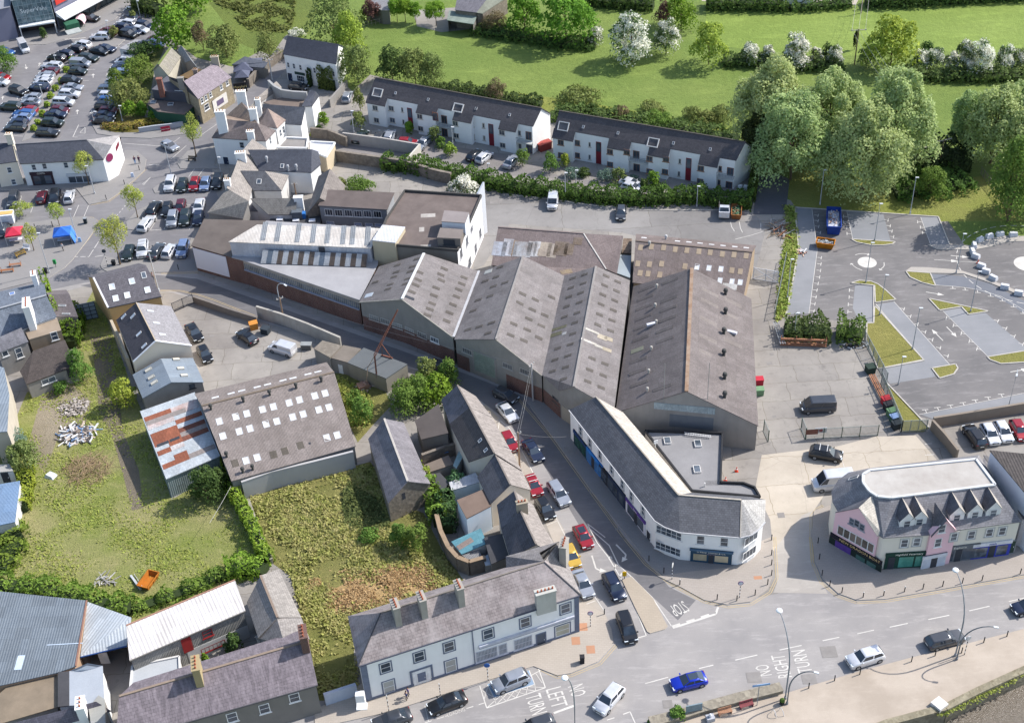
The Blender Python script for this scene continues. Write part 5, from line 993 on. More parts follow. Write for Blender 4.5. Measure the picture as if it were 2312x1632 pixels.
E2=Bld('rear_warehouse','warehouse with brown roof scattered with white and tan rooflights beside the white gate','warehouse','G',dict(a=(1240,650,4.4),b=(2065,745,4.4),r=(1262,342,7.2),s=(2128,425,7.2),c=(1265,290,5.6),d=(2157,376,5.6)),['absr','rsdc'],wall=M('render','9c8a74','7a6c5c'),roof=M('sheet','877b78','746964',.2,amt=1.1))
for x,y in((1718,535),(1806,543),(1895,550),(1888,635),(1977,643),(2038,648)):E2 .sky(x,y,.8,1.2,t='G',m=SKW,glass=M('plain','d2d4d6'),up=.03)
for x,y in((1300,392),(1380,385),(1470,392),(1557,405),(1643,412),(1732,420),(1815,428),(1905,440),(1992,445),(2082,452),(1278,510),(1455,512),(1628,530),(1297,580),(1355,585),(1442,592),(1975,560),(2038,568),(1365,515)):E2 .patch(x,y,.8,1.2,M('plain','9c8c78'),t='G')
for x,y in((1325,320),(1573,345),(1657,352),(1740,360),(1825,370),(1910,378),(1997,386),(2082,394)):E2 .patch(x,y,.9,.6,M('plain','c8c8c8'),t='G',name='rooflight')
E2 .vent(1488,330,t='G',m=M('plain','b8b8b8'));E2 .vent(1365,375,t='G',m=M('plain','a8a8a4'));E2 .patch(1960,680,2.4,1.2,M('sheet','c8c6c2','a8a49c',.2),t='G');E2 .ridge('r','s',M('plain','6c6058'),.3)
Fh=5.4
B=Bld('brick_factory','long low brick building with white wall panel, strip windows and grey flat roof','factory','F',dict(a=('E',1650,668,Fh),b=('E',1762,440,Fh),c=('E',2300,455,Fh),d=(1395,520,Fh),e=(1350,835,Fh),f=(1195,1140,Fh),g=(180,795,Fh),h=('E',2000,770,Fh)),[('abch',FELT),('hcdefg',M('flat','a2a1a3','8f8e90',1.2,amt=.6))],wall=BRK,roof=FELT)
B.band('ah',.6,5.0,M('render','d0d2dc','b8bac4',amt=.3),.06,'white_panel',.0,.82);B.band('fg',4.75,5.35,M('render','9c968e','6c675f'),.12,'concrete_beam');
B.band('fg',3.55,4.7,M('glass','50535a','7a7f86',rough=.35),.05,'strip_window');fA,fB=B.edges['fg']if 'fg' in B.edges else B.edges['gf'];mb=MB()
nn=Vector(((fB-fA).y,-(fB-fA).x,0)).normalized();nn=nn if nn.dot(fA-B.c)>0 else-nn
for k in range(61):p=fA.lerp(fB,k/60);mb.bar(Vector((p.x,p.y,3.5))+nn*.09,Vector((p.x,p.y,4.72))+nn*.09,.09)
mb.build('glazing_bars',M('plain','a9a69c'),B.root);B.band('fg',3.35,3.55,M('render','8f93a0','7c808c'),.35,'sill_ledge')
V=dict(a=(60,637,8.4),b=(310,487,8.6),c=(1385,520,8.6),d=(1292,692,8.4))
mon=Bld('roof_monitor','raised white metal roof hall with grey rooflight strips on top of the brick building','building','F',V,['abcd'],wall=M('sheet','c6cad2','b4b8c2',.3,.5,amt=.5),roof=M('sheet','d4cfc8','bdb6ae',.25,.6,amt=.8),z0=Fh)
for x,y in((370,545),(490,553),(663,560),(795,565),(918,570),(1052,577),(1135,580),(1265,588)):mon.patch(x,y,.9,5.6,M('sheet','8f9499','7f848a',.3),t='F',name='rooflight')
H=mon.hit('F',868,700,'wall');mon.panel(H,1.0,1.0,-.02,.25,'fan_grille',DKF)
L0,L1,L2,L3=W('F',360,705,7.4),W('F',1262,742,7.4),W('F',1248,852,5.6),W('F',338,820,5.6);lt=thing('louvred_rooflight','sloping rooflight of alternating white and brown strips on the grey flat roof','rooflight',(*((L0+L2)/2).xy,Fh));SM=(M('sheet','c9cbcd','b0b0b0',.2),M('sheet','766a62','5c5048',.2),M('sheet','76828f','66727f',.2))
for k in range(20):
    q=[L0 .lerp(L1,k/20),L0 .lerp(L1,(k+1)/20),L3 .lerp(L2,(k+1)/20),L3 .lerp(L2,k/20)];MB().slab(q[::-1],.06).build('strip_panel',SM[2 if k in(1,11)else k%2],lt)
flat('roof_box','white metal roof box with a tan side on the flat roofed block','roof box','F',[(1390,490),(1588,508),(1503,645),(1300,622)],9.6,M('render','b8ad94','a09680'),M('sheet','d0d2d6','bcbec4',.25,amt=.3))
W9=8.6
B=flat('flat_roofed_block','tall white flat roofed factory block with stained brown roof and black parapet','factory','F',[(1585,205),(2245,248),(2040,720),(1340,660),(1430,440)],W9,M('render','7c7872','605c58'),M('flat','746964','5c524e',1.6),.45,M('render','4c4a48','3a3836'))
B.band('bc',0,W9-.1,M('render','e0e0e2','c4c4c8',amt=.5),.012,'white_side_wall')
for q in((2235,560),(2195,690),(2145,810),(2160,525),(2120,630),(2070,735)):B.win(*q,1.5,1.8 if q[1]>550 else 1.0,M('plain','8f8f92'),t='F',bars=(1,1))
B.win(1420,732,2.2,2.0,WHITEF,GLASSL,bars=(2,1),t='F')
for x,y,w_,h_ in((1785,410,2.6,1.2),(1730,530,.9,1.4),(1765,675,1.8,.9)):B.patch(x,y,w_,h_,M('flat','b8b4ae','8c847c',3),t='F',up=.02,name='roof_patch')
c=flat('stair_head','white rendered stair housing with slab roof on the flat roofed block','stair housing','F',[(1925,365),(2140,382),(2105,475),(1900,460)],11.2,M('render','cfd4dc','b0b4bc'),M('flat','8f8785','7c7472'),z0=W9);c=flat('stair_head','grey stair housing with dark square opening on the flat roofed block','stair housing','F',[(1890,515),(2090,530),(2065,610),(1862,600)],10.6,M('render','77706a','5c5650'),M('flat','847b76','6d6560'),z0=W9);c.win(1968,640,2.0,1.1,DKF,DKF,bars=(0,0),t='F')
t=thing('gable_fin','tall thin white wall fin rising at the corner of the flat roofed block','wall',W('F',2260,400));a,b=W('F',2205,236,8.8),W('F',2262,205,8.8);MB().hexa([Vector((p.x+o,p.y,.0))for p,o in((a,0),(b,0),(b,.3),(a,.3))],[Vector((p.x+o,p.y,z))for p,o,z in((a,0,9.2),(b,0,10.9),(b,.3,10.9),(a,.3,9.2))]).build('wall_face',M('render','dfe1e4','c4c6cc',amt=.3),t)
B=Bld('office_block','two storey grey office with brown felt roof and a row of six white windows','office','F',dict(a=(835,322,6.0),b=(1432,357,6.0),c=(1495,212,6.4),d=(905,185,6.4)),['abcd'],wall=M('render','8f9296','6f7276'),roof=M('flat','6b615d','584f4c',1.5));B.gutter('a','b')
B.wins([(927,380),(1013,385),(1097,388),(1180,393),(1262,395),(1348,398)],w=1.5,h=1.4,bars=(2,0));B.wins([(940,470),(1180,482),(1275,487),(1358,490)],w=1.5,h=.6,gm=SKB)
wallrun('garden_wall','long dark stone wall running beside the hedge behind the factory','B',[(905,1380),(1250,1430),(1600,1480),(1850,1560),(1990,1590)],2.4,STN,.5)
wallrun('car_park_wall','stained concrete wall below the apartment parking bays','B',[(1060,1240),(1400,1285),(1720,1340)],2.4,M('render','a8a49f','807c76'),.3)
wallrun('car_park_wall','pale end wall closing the walled lane beside the apartments','B',[(1725,1345),(1660,1420),(1605,1480)],2.6,M('render','bcb8ae','98948a'),.3)
wallrun('lane_wall','old dark wall with ivy beside the white boxes roof','B',[(780,1190),(930,1205),(1090,1270)],2.2,STN,.4)
he,hr=5.7,8.2
B=Bld('shop_terrace','long white shop building with sun and shade tinted slate roof curving round the street corner','shop building','L',dict(a=(135,250,he),r=(365,138,hr),s=(1078,985,hr),b=(790,1093,he),c=(875,1205,he),d=(960,1258,he),e=(1088,1305,he),t=(1622,1028,hr),f=(1612,1350,he),g=(1705,1328,he),h=(1765,1285,he),i=(1826,1215,he),j=(1832,1026,he),k=(600,272,he),l=(1188,965,he),m=(1700,1000,he)),['absr','bcs','cds','des','efts',('ftg',M('slate','9a9896','84827f')),('gth',M('slate','9a9896','84827f')),('hti',M('slate','a8a6a2','8f8d8a')),('itj',M('slate','a8a6a2','8f8d8a')),('rslk',M('slate','b4ada4','a29b93')),'stml','tjm'],wall=WHT,roof=M('slate','5e5f64','6e6f74',.9,amt=.5))  # facet tones paint sun and shade into one slate roof
for q in((233,432),(313,533),(400,635),(502,762),(594,890),(672,993),(772,1120)):B.win(*q,.85,1.7,surround=M('plain','a8a8aa'))
for q,w_ in(((995,1310),3.8),((988,1448),3.8)):B.win(*q,w_,1.5,bars=(4,1),gm=GLASSL)
B.win(1270,1372,1.1,1.7,gm=GLASSL);B.win(1474,1390,1.1,1.7,gm=GLASSL);B.win(1705,1360,2.6,1.5,bars=(2,0),gm=GLASSL);B.win(1690,1485,2.6,1.5,bars=(3,0),gm=GLASSL)
H=B.hit('L',1360,1520,'wall');o=B.panel(H,5.6,3.0,-.02,.12,'shopfront',TEAL);p,n,u,v=H
for x_,w_ in((-1.5,1.8),(1.4,1.8)):B.panel((p+u*x_-v*.1,n,u,v),w_,1.2,.1,.14,'shop_window',M('glass','b3a88e','9c9078',rough=.3),o)
B.panel((p+u*0-v*.45,n,u,v),.7,2.0,.1,.15,'shop_door',DKF,o);B.panel((p+v*1.35,n,u,v),5.9,.3,-.02,.3,'cornice',M('plain','4b667e'),o)
put_text('O\'Reilly Thomas & Co.',.42,'lettering',TXT,o,p+v*.95+n*.14,u,v,.01);put_text('SOLICITORS',.22,'lettering',M('plain','b8a0a8'),o,p+v*.62+n*.14,u,v,.01)
def shopfront(B,t,x,y,w_,h_,m,panes,txt=None,size=.4,tm=None,fas=None,lab=None,doorx=None):
    H=B.hit(t,x,y,'wall')
    if not H:return
    p,n,u,v=H;dz=p.z-h_/2-.1;p=p-Vector((0,0,dz));H=(p,n,u,v);o=B.panel(H,w_,h_,-.02,.12,'shopfront',m)
    for a,b,pm in panes:B.panel((p+u*(a+b)/2*w_-v*h_*.1,n,u,v),(b-a)*w_,h_*.62,.1,.14,'shop_window',pm or GLASS,o)
    B.panel((p+v*(h_/2-.3),n,u,v),w_+.1,.6,.0,.2,'sign',fas or m,o)
    if txt:put_text(txt,size,'lettering',tm or TXT,o,p+v*(h_/2-.3)+n*.22,u,v,.01)
    if doorx is not None:B.panel((p+u*doorx*w_-v*h_*.12,n,u,v),.9,h_*.75,.1,.15,'shop_door',DKF,o)
    if lab:o['label']=lab
    return o
shopfront(B,'L',235,570,4.2,2.9,M('plain','2b3b46'),[(-.42,.0,M('glass','2c5a50','1f4038',rough=.2)),(.05,.42,M('glass','2c5a50','1f4038',rough=.2))],fas=M('plain','25406c'),lab='dark shopfront with blue sign')
shopfront(B,'L',350,720,5.8,2.9,M('plain','2c79c4'),[(-.4,-.1,M('glass','4d7fb4','38608c',rough=.2)),(.05,.42,M('glass','4d7fb4','38608c',rough=.2))],lab='bright blue shopfront',doorx=-.03)
shopfront(B,'L',440,845,2.6,2.8,M('plain','22262e'),[(-.35,.3,None)],lab='black shopfront')
shopfront(B,'L',540,970,5.6,2.9,NAVY,[(-.42,-.15,GLASSL),(-.1,.1,None),(.18,.42,GLASSL)],lab='navy shopfront with white framed panes')
shopfront(B,'L',712,1180,5.4,2.8,M('plain','d9d9e0'),[(-.42,-.06,GLASSL),(.1,.42,GLASSL)],fas=PURP,txt='Beauty',size=.36,lab='white shopfront with purple sign',doorx=.02)
B.door(822,1345,1.0,2.2,DKF,frame=WHITEF,t='L');B.ridge('r','s',M('plain','9c9488'),.18);B.ridge('s','t',M('plain','b0a89c'),.22);B.ridge('t','f',M('plain','b0a89c'),.12)
for a_,b_ in('ab','bc','cd','de','ef','fg','gh','hi'):B.gutter(a_,b_,M('plain','b8b8ba'))
B=flat('flat_roof_extension','extension with wide dark grey felt roof and black parapet behind the shops','extension','L',[(790,440),(1458,462),(1442,885),(1640,893),(1735,930),(1782,1012),(1195,958)],3.9,M('render','a9a198','8a837b'),FELTG,.4,M('plain','2f3033'))
for q in((982,523),(1245,548),(1238,770)):B.sky(*q,1.0,1.4,t='L',m=M('plain','dcdad6'),up=.3)
B.patch(1380,880,2.4,1.0,M('flat','5c5856','6d6a68',2),t='L',up=.01,name='damp_patch');lt=thing('ladder','white ladder lying on the flat felt roof by the parapet','ladder',W('L',1245,462,4.0));a,b=W('L',1130,452,4.25),W('L',1362,478,4.25);mb=MB();sd_=Vector((.02,.4,0));mb.bar(a+sd_/2,b+sd_/2,.06);mb.bar(a-sd_/2,b-sd_/2,.06)
for k in range(16):mb.bar(a.lerp(b,(k+.5)/16)-sd_/2,a.lerp(b,(k+.5)/16)+sd_/2,.05)
mb.build('rails_and_rungs',M('plain','dcdcdc'),lt)
t=thing('satellite_dish','small white dish on the flat felt roof behind the shops','dish',W('L',880,575,3.95));MB().cyl(W('L',880,575,3.95),.04,1.2,6).build('pole',WHITEF,t);MB().box(W('L',883,540,4.9),(.6,.08,.6),.3).build('dish',WHITEF,t)
t=thing('flue_pipe','white flue pipe on the felt roof near the damp patch','pipe',W('L',1305,910,3.95));MB().cyl(W('L',1305,910,3.95),.09,.7,8).build('pipe',WHITEF,t)
he,hm=6.4,9.6
def arc(c,r,a0,a1,n,z):return[Vector((c.x+r*math.cos(a0+(a1-a0)*k/n),c.y+r*math.sin(a0+(a1-a0)*k/n),z))for k in range(n+1)]
V={};PK=dict(a=('R',2430,-20,he),b=('M',2290,1208,he),c=('M',1700,1290,he),d=('M',1480,1330,he),e=('M',1080,1355,he),f=('M',900,1250,5.9),g=('M',690,1130,6.3),h=('M',640,1040,he),i=('M',632,950,he),j=('M',690,855,he),k=('M',780,790,he),l=('M',950,755,he),m=('M',1905,640,he),A=('M',2045,900,hm),B=('M',1150,1012,hm),C=('M',1030,1000,hm),D=('M',960,955,hm),E=('M',905,880,hm),F=('M',905,810,hm),G=('M',965,775,hm),H=('M',1880,680,hm),n=('M',2050,960,he))
PK['b']=('M',2275,1215,he)
CB=Bld('shop_parade','corner building with rounded slate mansard, pink gables and white membrane flat roof','shop building','M',{k:PK[k]for k in 'bcdefghijklmABCDEFGH'},['bcdeBA','eCB','efC','fgDC','ghD','hiED','ijFE','jkF','klGF','lmHG','mbAH',('ABCDEFGH',M('flat','b8b4ae','9c958e',1.2))],wall=M('render','d8d3c6','b8b2a4',amt=.4),roof=M('slate','7d7c80','8f8d8f',.9,amt=.6))
mb=MB()
for a_,b_ in('AB','BC','CD','DE','EF','FG','GH','HA'):mb.bar(CB.P[a_]+Vector((0,0,.1)),CB.P[b_]+Vector((0,0,.1)),.35,.25)
mb.build('roof_kerb',M('plain','c4c6c8'),CB.root);PKM=M('render','dcb8bf','c8a6ad',amt=.5)
g0,g1=W('M',680,1130,6.0),W('M',1045,1335,6.0);ap=W('M',850,1120,7.4);n0=Vector((g1 .y-g0 .y,g0 .x-g1 .x,0)).normalized();n0=n0 if n0 .y<0 else-n0
G0,G1=g0+n0*.35,g1+n0*.35;mid=(G0+G1)/2;mb=MB();pts=[Vector((G0 .x,G0 .y,0)),Vector((G1 .x,G1 .y,0)),Vector((G1 .x,G1 .y,6.2)),Vector((mid.x,mid.y,9.2)),Vector((G0 .x,G0 .y,6.2))]
mb.hexa([p-n0*.8 for p in pts],pts);mb.build('pink_gable',PKM,CB.root);CB.hits.append(('wall',pts));back=W('M',985,985,9.5)
MB().slab([G0+Vector((0,0,.3))+n0*.15,mid+Vector((0,0,3.4))+n0*.15,back],.12).build('gable_roof',M('slate','5f5f66','77777c',.9),CB.root);MB().slab([mid+Vector((0,0,3.4))+n0*.15,G1+Vector((0,0,.3))+n0*.15,W('M',1075,1320,6.5),back],.12).build('gable_roof',M('slate','b8b2a8','a09a90',.9),CB.root)  # left slope coloured as shade, right slope as sunlight
for q in((808,1213),(852,1228),(897,1262)):CB.win(*q,.8,1.2,M('plain','9c9ca4'),t='M',bars=(0,1))
for k in range(6):CB.win(712+k*52,1292+k*29,1.0,1.7,WHITEF,M('glass','4a4440','6c6058'),t='M',bars=(0,0),sill=False)
o=CB.sign(845,1445,'',.5,8.2,.8,M('plain','26232c'),GOLD,t='M',name='sign')
H=CB.hit('M',845,1445,'wall');p,n,u,v=H;put_text('NEW DRAGON BOAT',.62,'lettering',M('plain','e0c088'),o,p+n*.11+u*.6,u,v,.01,1.05)
CB.panel((p-v*1.8,n,u,v),8.3,2.6,-.02,.05,'shopfront_base',M('plain','24302c'));CB.panel((p-v*1.8-u*1.9,n,u,v),2.5,2.5,.04,.1,'purple_door',PURP)
for d_ in(.9,2.6):CB.panel((p-v*1.7+u*d_,n,u,v),1.4,1.6,.04,.1,'shop_window',M('glass','5f7d78','3c544f',rough=.2))
g0,g1=W('M',1478,1332,6.2),W('M',1700,1292,6.2);n0=Vector((g1 .y-g0 .y,g0 .x-g1 .x,0)).normalized();n0=n0 if n0 .y<0 else-n0;G0,G1=g0+n0*.3,g1+n0*.3;mid=(G0+G1)/2
pts=[Vector((G0 .x,G0 .y,0)),Vector((G1 .x,G1 .y,0)),Vector((G1 .x,G1 .y,6.6)),Vector((mid.x,mid.y,9.0)),Vector((G0 .x,G0 .y,6.6))];mb=MB();mb.hexa([p-n0*.8 for p in pts],pts);mb.build('pink_gable',PKM,CB.root);CB.hits.append(('wall',pts));bk=W('M',1525,1045,9.3)
MB().slab([G0+Vector((0,0,.1))+n0*.2,Vector((mid.x,mid.y,9.15))+n0*.2,bk],.1).build('gable_roof',M('slate','5a5a60','6c6c72',.9),CB.root);MB().slab([Vector((mid.x,mid.y,9.15))+n0*.2,G1+Vector((0,0,.1))+n0*.2,bk],.1).build('gable_roof',M('slate','a09c98','8c8884',.9),CB.root)  # shade and sunlight put into the two slope colours
CB.win(1588,1275,1.0,1.5,t='M',gm=GLASSL);CB.win(1553,1395,1.0,1.6,t='M',gm=GLASSL);shopfront(CB,'M',1515,1550,3.4,2.5,M('plain','c8ccd2'),[(-.45,-.12,M('plain','b8c0cc')),(.12,.45,M('plain','b8c0cc'))],doorx=0)
for q in((1263,1400),(1370,1388),(1690,1345),(1842,1328),(1998,1308),(2108,1295)):CB.win(*q,1.0,1.5,t='M',gm=GLASSL,surround=M('plain','b8b8b4'))
shopfront(CB,'R',1290,200,6.2,3.1,GREEN,[(-.2,.12,M('glass','5d9a8c','3c7468',rough=.2)),(.16,.44,M('glass','5d9a8c','3c7468',rough=.2))],'Highfield Veterinary',.46,lab='dark green shopfront with white animal pictures in the window',doorx=-.36)
shopfront(CB,'R',1730,125,5.6,3.1,M('plain','6b6f74'),[(-.45,-.12,GLASS),(.1,.42,GLASS)],'Euphoria',.5,lab='grey shopfront',doorx=0)
shopfront(CB,'R',2010,105,5.4,3.0,M('plain','3a44a8'),[(-.42,-.1,GLASSL),(.14,.42,GLASSL)],'details',.42,M('plain','3a44a8'),fas=M('plain','d8dade'),lab='violet blue shopfront with white sign',doorx=.02);CB.door(2180,85,1.1,2.3,M('plain','2c4038'),t='R',frame=M('plain','7c8084'))
def dormer(B,t,x,y,w_=2.0,h_=1.7,d_=2.8):
    H=B.hit(t,x,y,'roof')
    if not H:return
    p,n,u,v=H;f=Vector((n.x,n.y,0)).normalized();u=Vector((-f.y,f.x,0));mb=MB();b=p-Vector((0,0,.75))+f*.35;q=[b-u*w_/2,b+u*w_/2];top=[k+Vector((0,0,h_))for k in q];ap=b+Vector((0,0,h_+1.25));pts=[q[0],q[1],top[1],ap,top[0]]
    if nrm(pts).dot(f)<0:pts.reverse()
    mb.hexa([k-f*d_ for k in pts],pts);o=mb.build('dormer',WHITEF,B.root);e=f*.08
    for s,m in((-1,M('slate','55555b','67676d',.9)),(1,M('slate','a8a29a','95908a',.9))):  # left roof half coloured as shaded, right half as lit
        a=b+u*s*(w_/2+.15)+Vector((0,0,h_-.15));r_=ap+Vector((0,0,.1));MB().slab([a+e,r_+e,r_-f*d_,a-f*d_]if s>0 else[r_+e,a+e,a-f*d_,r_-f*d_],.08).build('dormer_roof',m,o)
    c=b+Vector((0,0,h_*.55))+f*.02;B.panel((c,f,u,Vector((0,0,1))),.95,1.2,0,.04,'dormer_window',WHITEF,o,ring=.08,bars=(0,1));B.panel((c,f,u,Vector((0,0,1))),.85,1.1,0,.02,'pane',GLASSL,o)
for q in((1275,1225),(1382,1208),(1705,1172),(1862,1148),(2020,1130)):dormer(CB,'M',*q)
CB.sky(825,838,.6,1.6,t='M',m=SKW)
B=Bld('red_trimmed_building','building with dark ribbed roof and long white side wall at the right edge','building','M',dict(a=(1998,598,9.2),b=(2420,640,9.2),c=(2420,1080,9.2),d=(2290,950,9.2)),['abcd'],wall=M('render','d0d6e0','b4bac6',amt=.4),roof=M('sheet','4a4644','5c5654',.4))
B2=Bld('edge_building','white building with dark red trim cut off by the right edge','building','M',dict(a=(1945,640,5.4),b=(1985,650,5.4),c=(2270,1070,5.4),d=(2420,1100,5.4),f=(2420,1250,5.4),e=(2290,1190,5.4)),['abcdfe'],wall=M('render','c8c4c8','a8a4a8'),roof=M('flat','5c5a5c','6c6a6a'))
def apartments(lab,t0,r0,e0,t1,r1,e1,bays,dorm,skys,he=6.3,hr=8.9):
    B=Bld('apartment_block',lab,'apartment block',t1,dict(a=(t0,*e0,he),b=(t1,*e1,he),r=(t0,*r0,hr),s=(t1,*r1,hr),c=('mir','a','r'),d=('mir','b','s')),['absr','rsdc'],wall=WHT,roof=M('slate','545154','636064',.7,amt=.3),group='white apartment blocks below the meadow')
    a,b,r_=B.P['a'],B.P['b'],B.P['r'];d=(b-a);L=d.length;d.normalize();n=Vector((d.y,-d.x,0));n=n if n.y<0 else-n;slope=(hr-he)/(Vector((r_.x-a.x,r_.y-a.y,0)).length)
    for f0,f1,kind in bays:
        p,q=a+d*L*f0,a+d*L*f1;k=1.1;w0=[Vector((x.x,x.y,0))for x in(p+n*k,q+n*k,q-n*.1,p-n*.1)];zt=he-.12-slope*k;w1=[Vector((w0[0].x,w0[0].y,zt)),Vector((w0[1].x,w0[1].y,zt)),Vector((w0[2].x,w0[2].y,he-.15)),Vector((w0[3].x,w0[3].y,he-.15))]
        if kind=='bay':
            MB().hexa(w0,w1).build('bay_wall',WHT,B.root);e=.15
            MB().slab([p+n*(k+.25)-d*e+Vector((0,0,-slope*(k+.25)+.04)),q+n*(k+.25)+d*e+Vector((0,0,-slope*(k+.25)+.04)),q+d*e+Vector((0,0,.05)),p-d*e+Vector((0,0,.05))],.12).build('bay_roof',B.roofs[0].data.materials[0],B.root);B.hits.append(('wall',[w0[0],w0[1],w1[1],w1[0]]))
        else:
            bal=MB();bal.hexa([x+Vector((0,0,2.6))for x in w0],[x+Vector((0,0,2.8))for x in w0]);o=bal.build('balcony',M('plain','b4b6b4'),B.root);ra=MB();P0,P1=w0[0],w0[1]
            ra.bar(P0+Vector((0,0,3.7)),P1+Vector((0,0,3.7)),.06)
            for m_ in range(12):ra.bar(P0 .lerp(P1,m_/11)+Vector((0,0,2.8)),P0 .lerp(P1,m_/11)+Vector((0,0,3.7)),.04)
            ra.build('railing',M('plain','6f7a78'),o)
    for q in dorm:
        H=B.hit(q[0],q[1],q[2],'roof')
        if H:
            o=B.panel(H,2.2,1.8,-.02,.2,'roof_window',WHTD,ring=.16);B.panel(H,2.0,1.5,-.02,.05,'pane',M('glass','2c2a2c','5a585a',rough=.5,spec=.2),o)
    for q in skys:B.sky(q[1],q[2],.45,.6,t=q[0],m=SKW)
    B.ridge('r','s',M('plain','55504c'),.25);return B
BA=[(0.0,.115,'bay'),(.315,.43,'bay'),(.43,.54,'bal'),(.54,.645,'bay'),(.815,.91,'bay'),(.91,.997,'bal')]
B=apartments('left white apartment block with projecting bays, balconies and dark tiled roof','B',(1330,672),(1272,818),'C',(732,803),(668,938),BA,(('B',1350,803),('B',2045,936),('C',113,800)),(('B',1505,806),('B',1787,862),('B',2200,940),('C',247,806),('C',495,852)))
WN_=M('plain','c8c0b4')
for q in((1328,935),(1340,1040),(1467,938),(1478,1040),(1713,1008),(1722,1113),(2020,1067),(2028,1172),(2157,1072),(2167,1178)):B.win(*q,1.25,1.15,t='B',bars=(1,0),fm=WN_)
for q in((1562,950),(1573,1055),(2265,1085),(2272,1195)):B.win(*q,.5,1.1,t='B',bars=(0,0),fm=WN_)
for q in((437,983),(443,1077),(558,985),(562,1082),(92,915),(100,1007)):B.win(*q,1.25,1.15,t='C',bars=(1,0),fm=WN_)
for q in((208,917),(215,1010)):B.win(*q,1.25,1.15,t='C',bars=(1,0),fm=WN_)
for q in((300,932),(305,1022)):B.win(*q,.5,1.1,t='C',bars=(0,0),fm=WN_)
for t,x,y in(('B',1848,1010),('B',1925,1035),('B',1930,1148),('C',635,1008),('C',640,1105)):B.win(x,y,1.3,1.9,t=t,bars=(1,0),fm=M('plain','8a5c48'),name='balcony_door',sill=False)
for t,x,y in(('B',1628,980),('C',358,990)):
    H=B.hit(t,x,y,'wall');H=(Vector((H[0].x,H[0].y,2.5)),H[1],H[2],H[3]);o=B.panel(H,1.1,4.9,-.02,.06,'entrance_panel',M('plain','7c2630'));B.panel((H[0]+Vector((0,0,1.3)),H[1],H[2],H[3]),.9,2.0,.05,.08,'pane',GLASS,o)
B=apartments('right white apartment block with projecting bays beside the large willows','C',(862,822),(828,950),'C',(2242,1053),(2172,1190),BA,(('C',893,938),('C',1557,1058)),(('C',1040,942),('C',1297,987),('C',1707,1062),('C',1980,1107)))
for q in((873,1057),(875,1150),(993,1058),(993,1150),(1237,1125),(1238,1218),(1530,1178),(1530,1270),(1652,1180),(1645,1273),(1910,1248),(1905,1343),(1362,1127),(2042,1248),(2032,1350)):B.win(*q,1.25,1.15,t='C',bars=(1,0),fm=M('plain','9c7c68'))
for q in((1087,1072),(1087,1165),(1755,1195),(1748,1288)):B.win(*q,.5,1.1,t='C',bars=(0,0),fm=WN_)
for x,y in((1432,1150),(1435,1247),(2128,1275),(2118,1378)):B.win(x,y,1.3,1.9,t='C',bars=(1,0),fm=M('plain','8a5c48'),name='balcony_door',sill=False)
for x,y in((1153,1130),(1818,1255)):
    H=B.hit('C',x,y,'wall');H=(Vector((H[0].x,H[0].y,2.5)),H[1],H[2],H[3]);o=B.panel(H,1.1,4.9,-.02,.06,'entrance_panel',M('plain','7c2630'));B.panel((H[0]+Vector((0,0,1.3)),H[1],H[2],H[3]),.9,2.0,.05,.08,'pane',GLASS,o)
def chz(B,t,x,y,z,w_=.8,d=1.6,h=3,pots=3,m=WHT,rz=0.0):
    """chimney standing on roof level z at pixel of its foot"""
    p=W(t,x,y,z);mb=MB();mb.box(p-Vector((0,0,1.0)),(d,w_,h+1.0),rz);mb.box(p+Vector((0,0,h)),(d+.2,w_+.2,.15),rz);o=mb.build('chimney',m,B.root)
    for k in range(pots):
        q=(k-(pots-1)/2)*d/(pots+.3);MB().cyl((p.x+math.cos(rz)*q,p.y+math.sin(rz)*q,p.z+h+.1),.13,.4,8,r2=.1).build('chimney_pot',M('plain','b08a64'),o)
SL2=M('slate','8b8580','9a948c',amt=.8);SLB=M('slate','4b4e58','585b64',.8,amt=.4)
B=Bld('shop_row','white shop row with dark slate roof and round purple sign by the supermarket car park','shop building','A',dict(a=(170,1415,5.2),b=(895,1378,5.2),r=(130,1250,7.6),s=(750,1212,7.6),c=(965,1258,7.0),d=(1035,1168,5.6)),['absr',('bcds',M('slate','a09c9a','908c8a'))],wall=WHT,roof=SLB)  # right slope uses a lighter slate that paints in sunlight
B.wins([(293,1447),(385,1437),(570,1428)],w=.9,h=1.3);B.gutter('a','b');B.ridge('r','s',M('plain','5a5c64'),.2)
shopfront(B,'A',368,1540,4.4,3.0,M('plain','3c2c34'),[(-.4,-.1,None),(.1,.4,None)],'COSTA',.5,lab='dark maroon shopfront',doorx=0);shopfront(B,'A',680,1520,4.6,2.2,M('plain','c8ccd2'),[(-.45,-.16,None),(-.13,.13,None),(.17,.45,None)],lab='white framed shopfront')
H=B.hit('A',945,1362,'wall')
if H:
    p,n,u,v=H;MB().tube([p,p+n*.12],.85,20).build('round_sign',M('plain','8a2f58'),B.root)
H=B.hit('A',1012,1265,None)
if H:B.panel(H,2.6,.8,0,.1,'sign',M('plain','6c2434'))
B=Bld('quoined_house','cream house with white quoins and slate roof at the left edge beside the shop row','house','A',dict(a=(-60,1425,5.4),b=(152,1395,5.4),s=(112,1238,7.6),r=(-60,1240,7.6)),['absr'],wall=CRM,roof=SLB);B.wins([(82,1470),(118,1572)],w=.9,h=1.3);B.ridge('b','s',M('plain','c4baa4'),.3);chz(B,'A',105,1260,7.0,.8,1.2,2.6,2,CRM);B.band('bs',0,5,M('plain','e4e0d6'),.05,'quoin_strip',0,.08)
S0=W('A',520,262);S1=W('A',1120,-60);S2=S1+Vector((-10,60,0));S3=W('A',-300,440);dS=(S1-S0).normalized();nS=Vector((-dS.y,dS.x,0));nS=nS if nS.y>0 else-nS
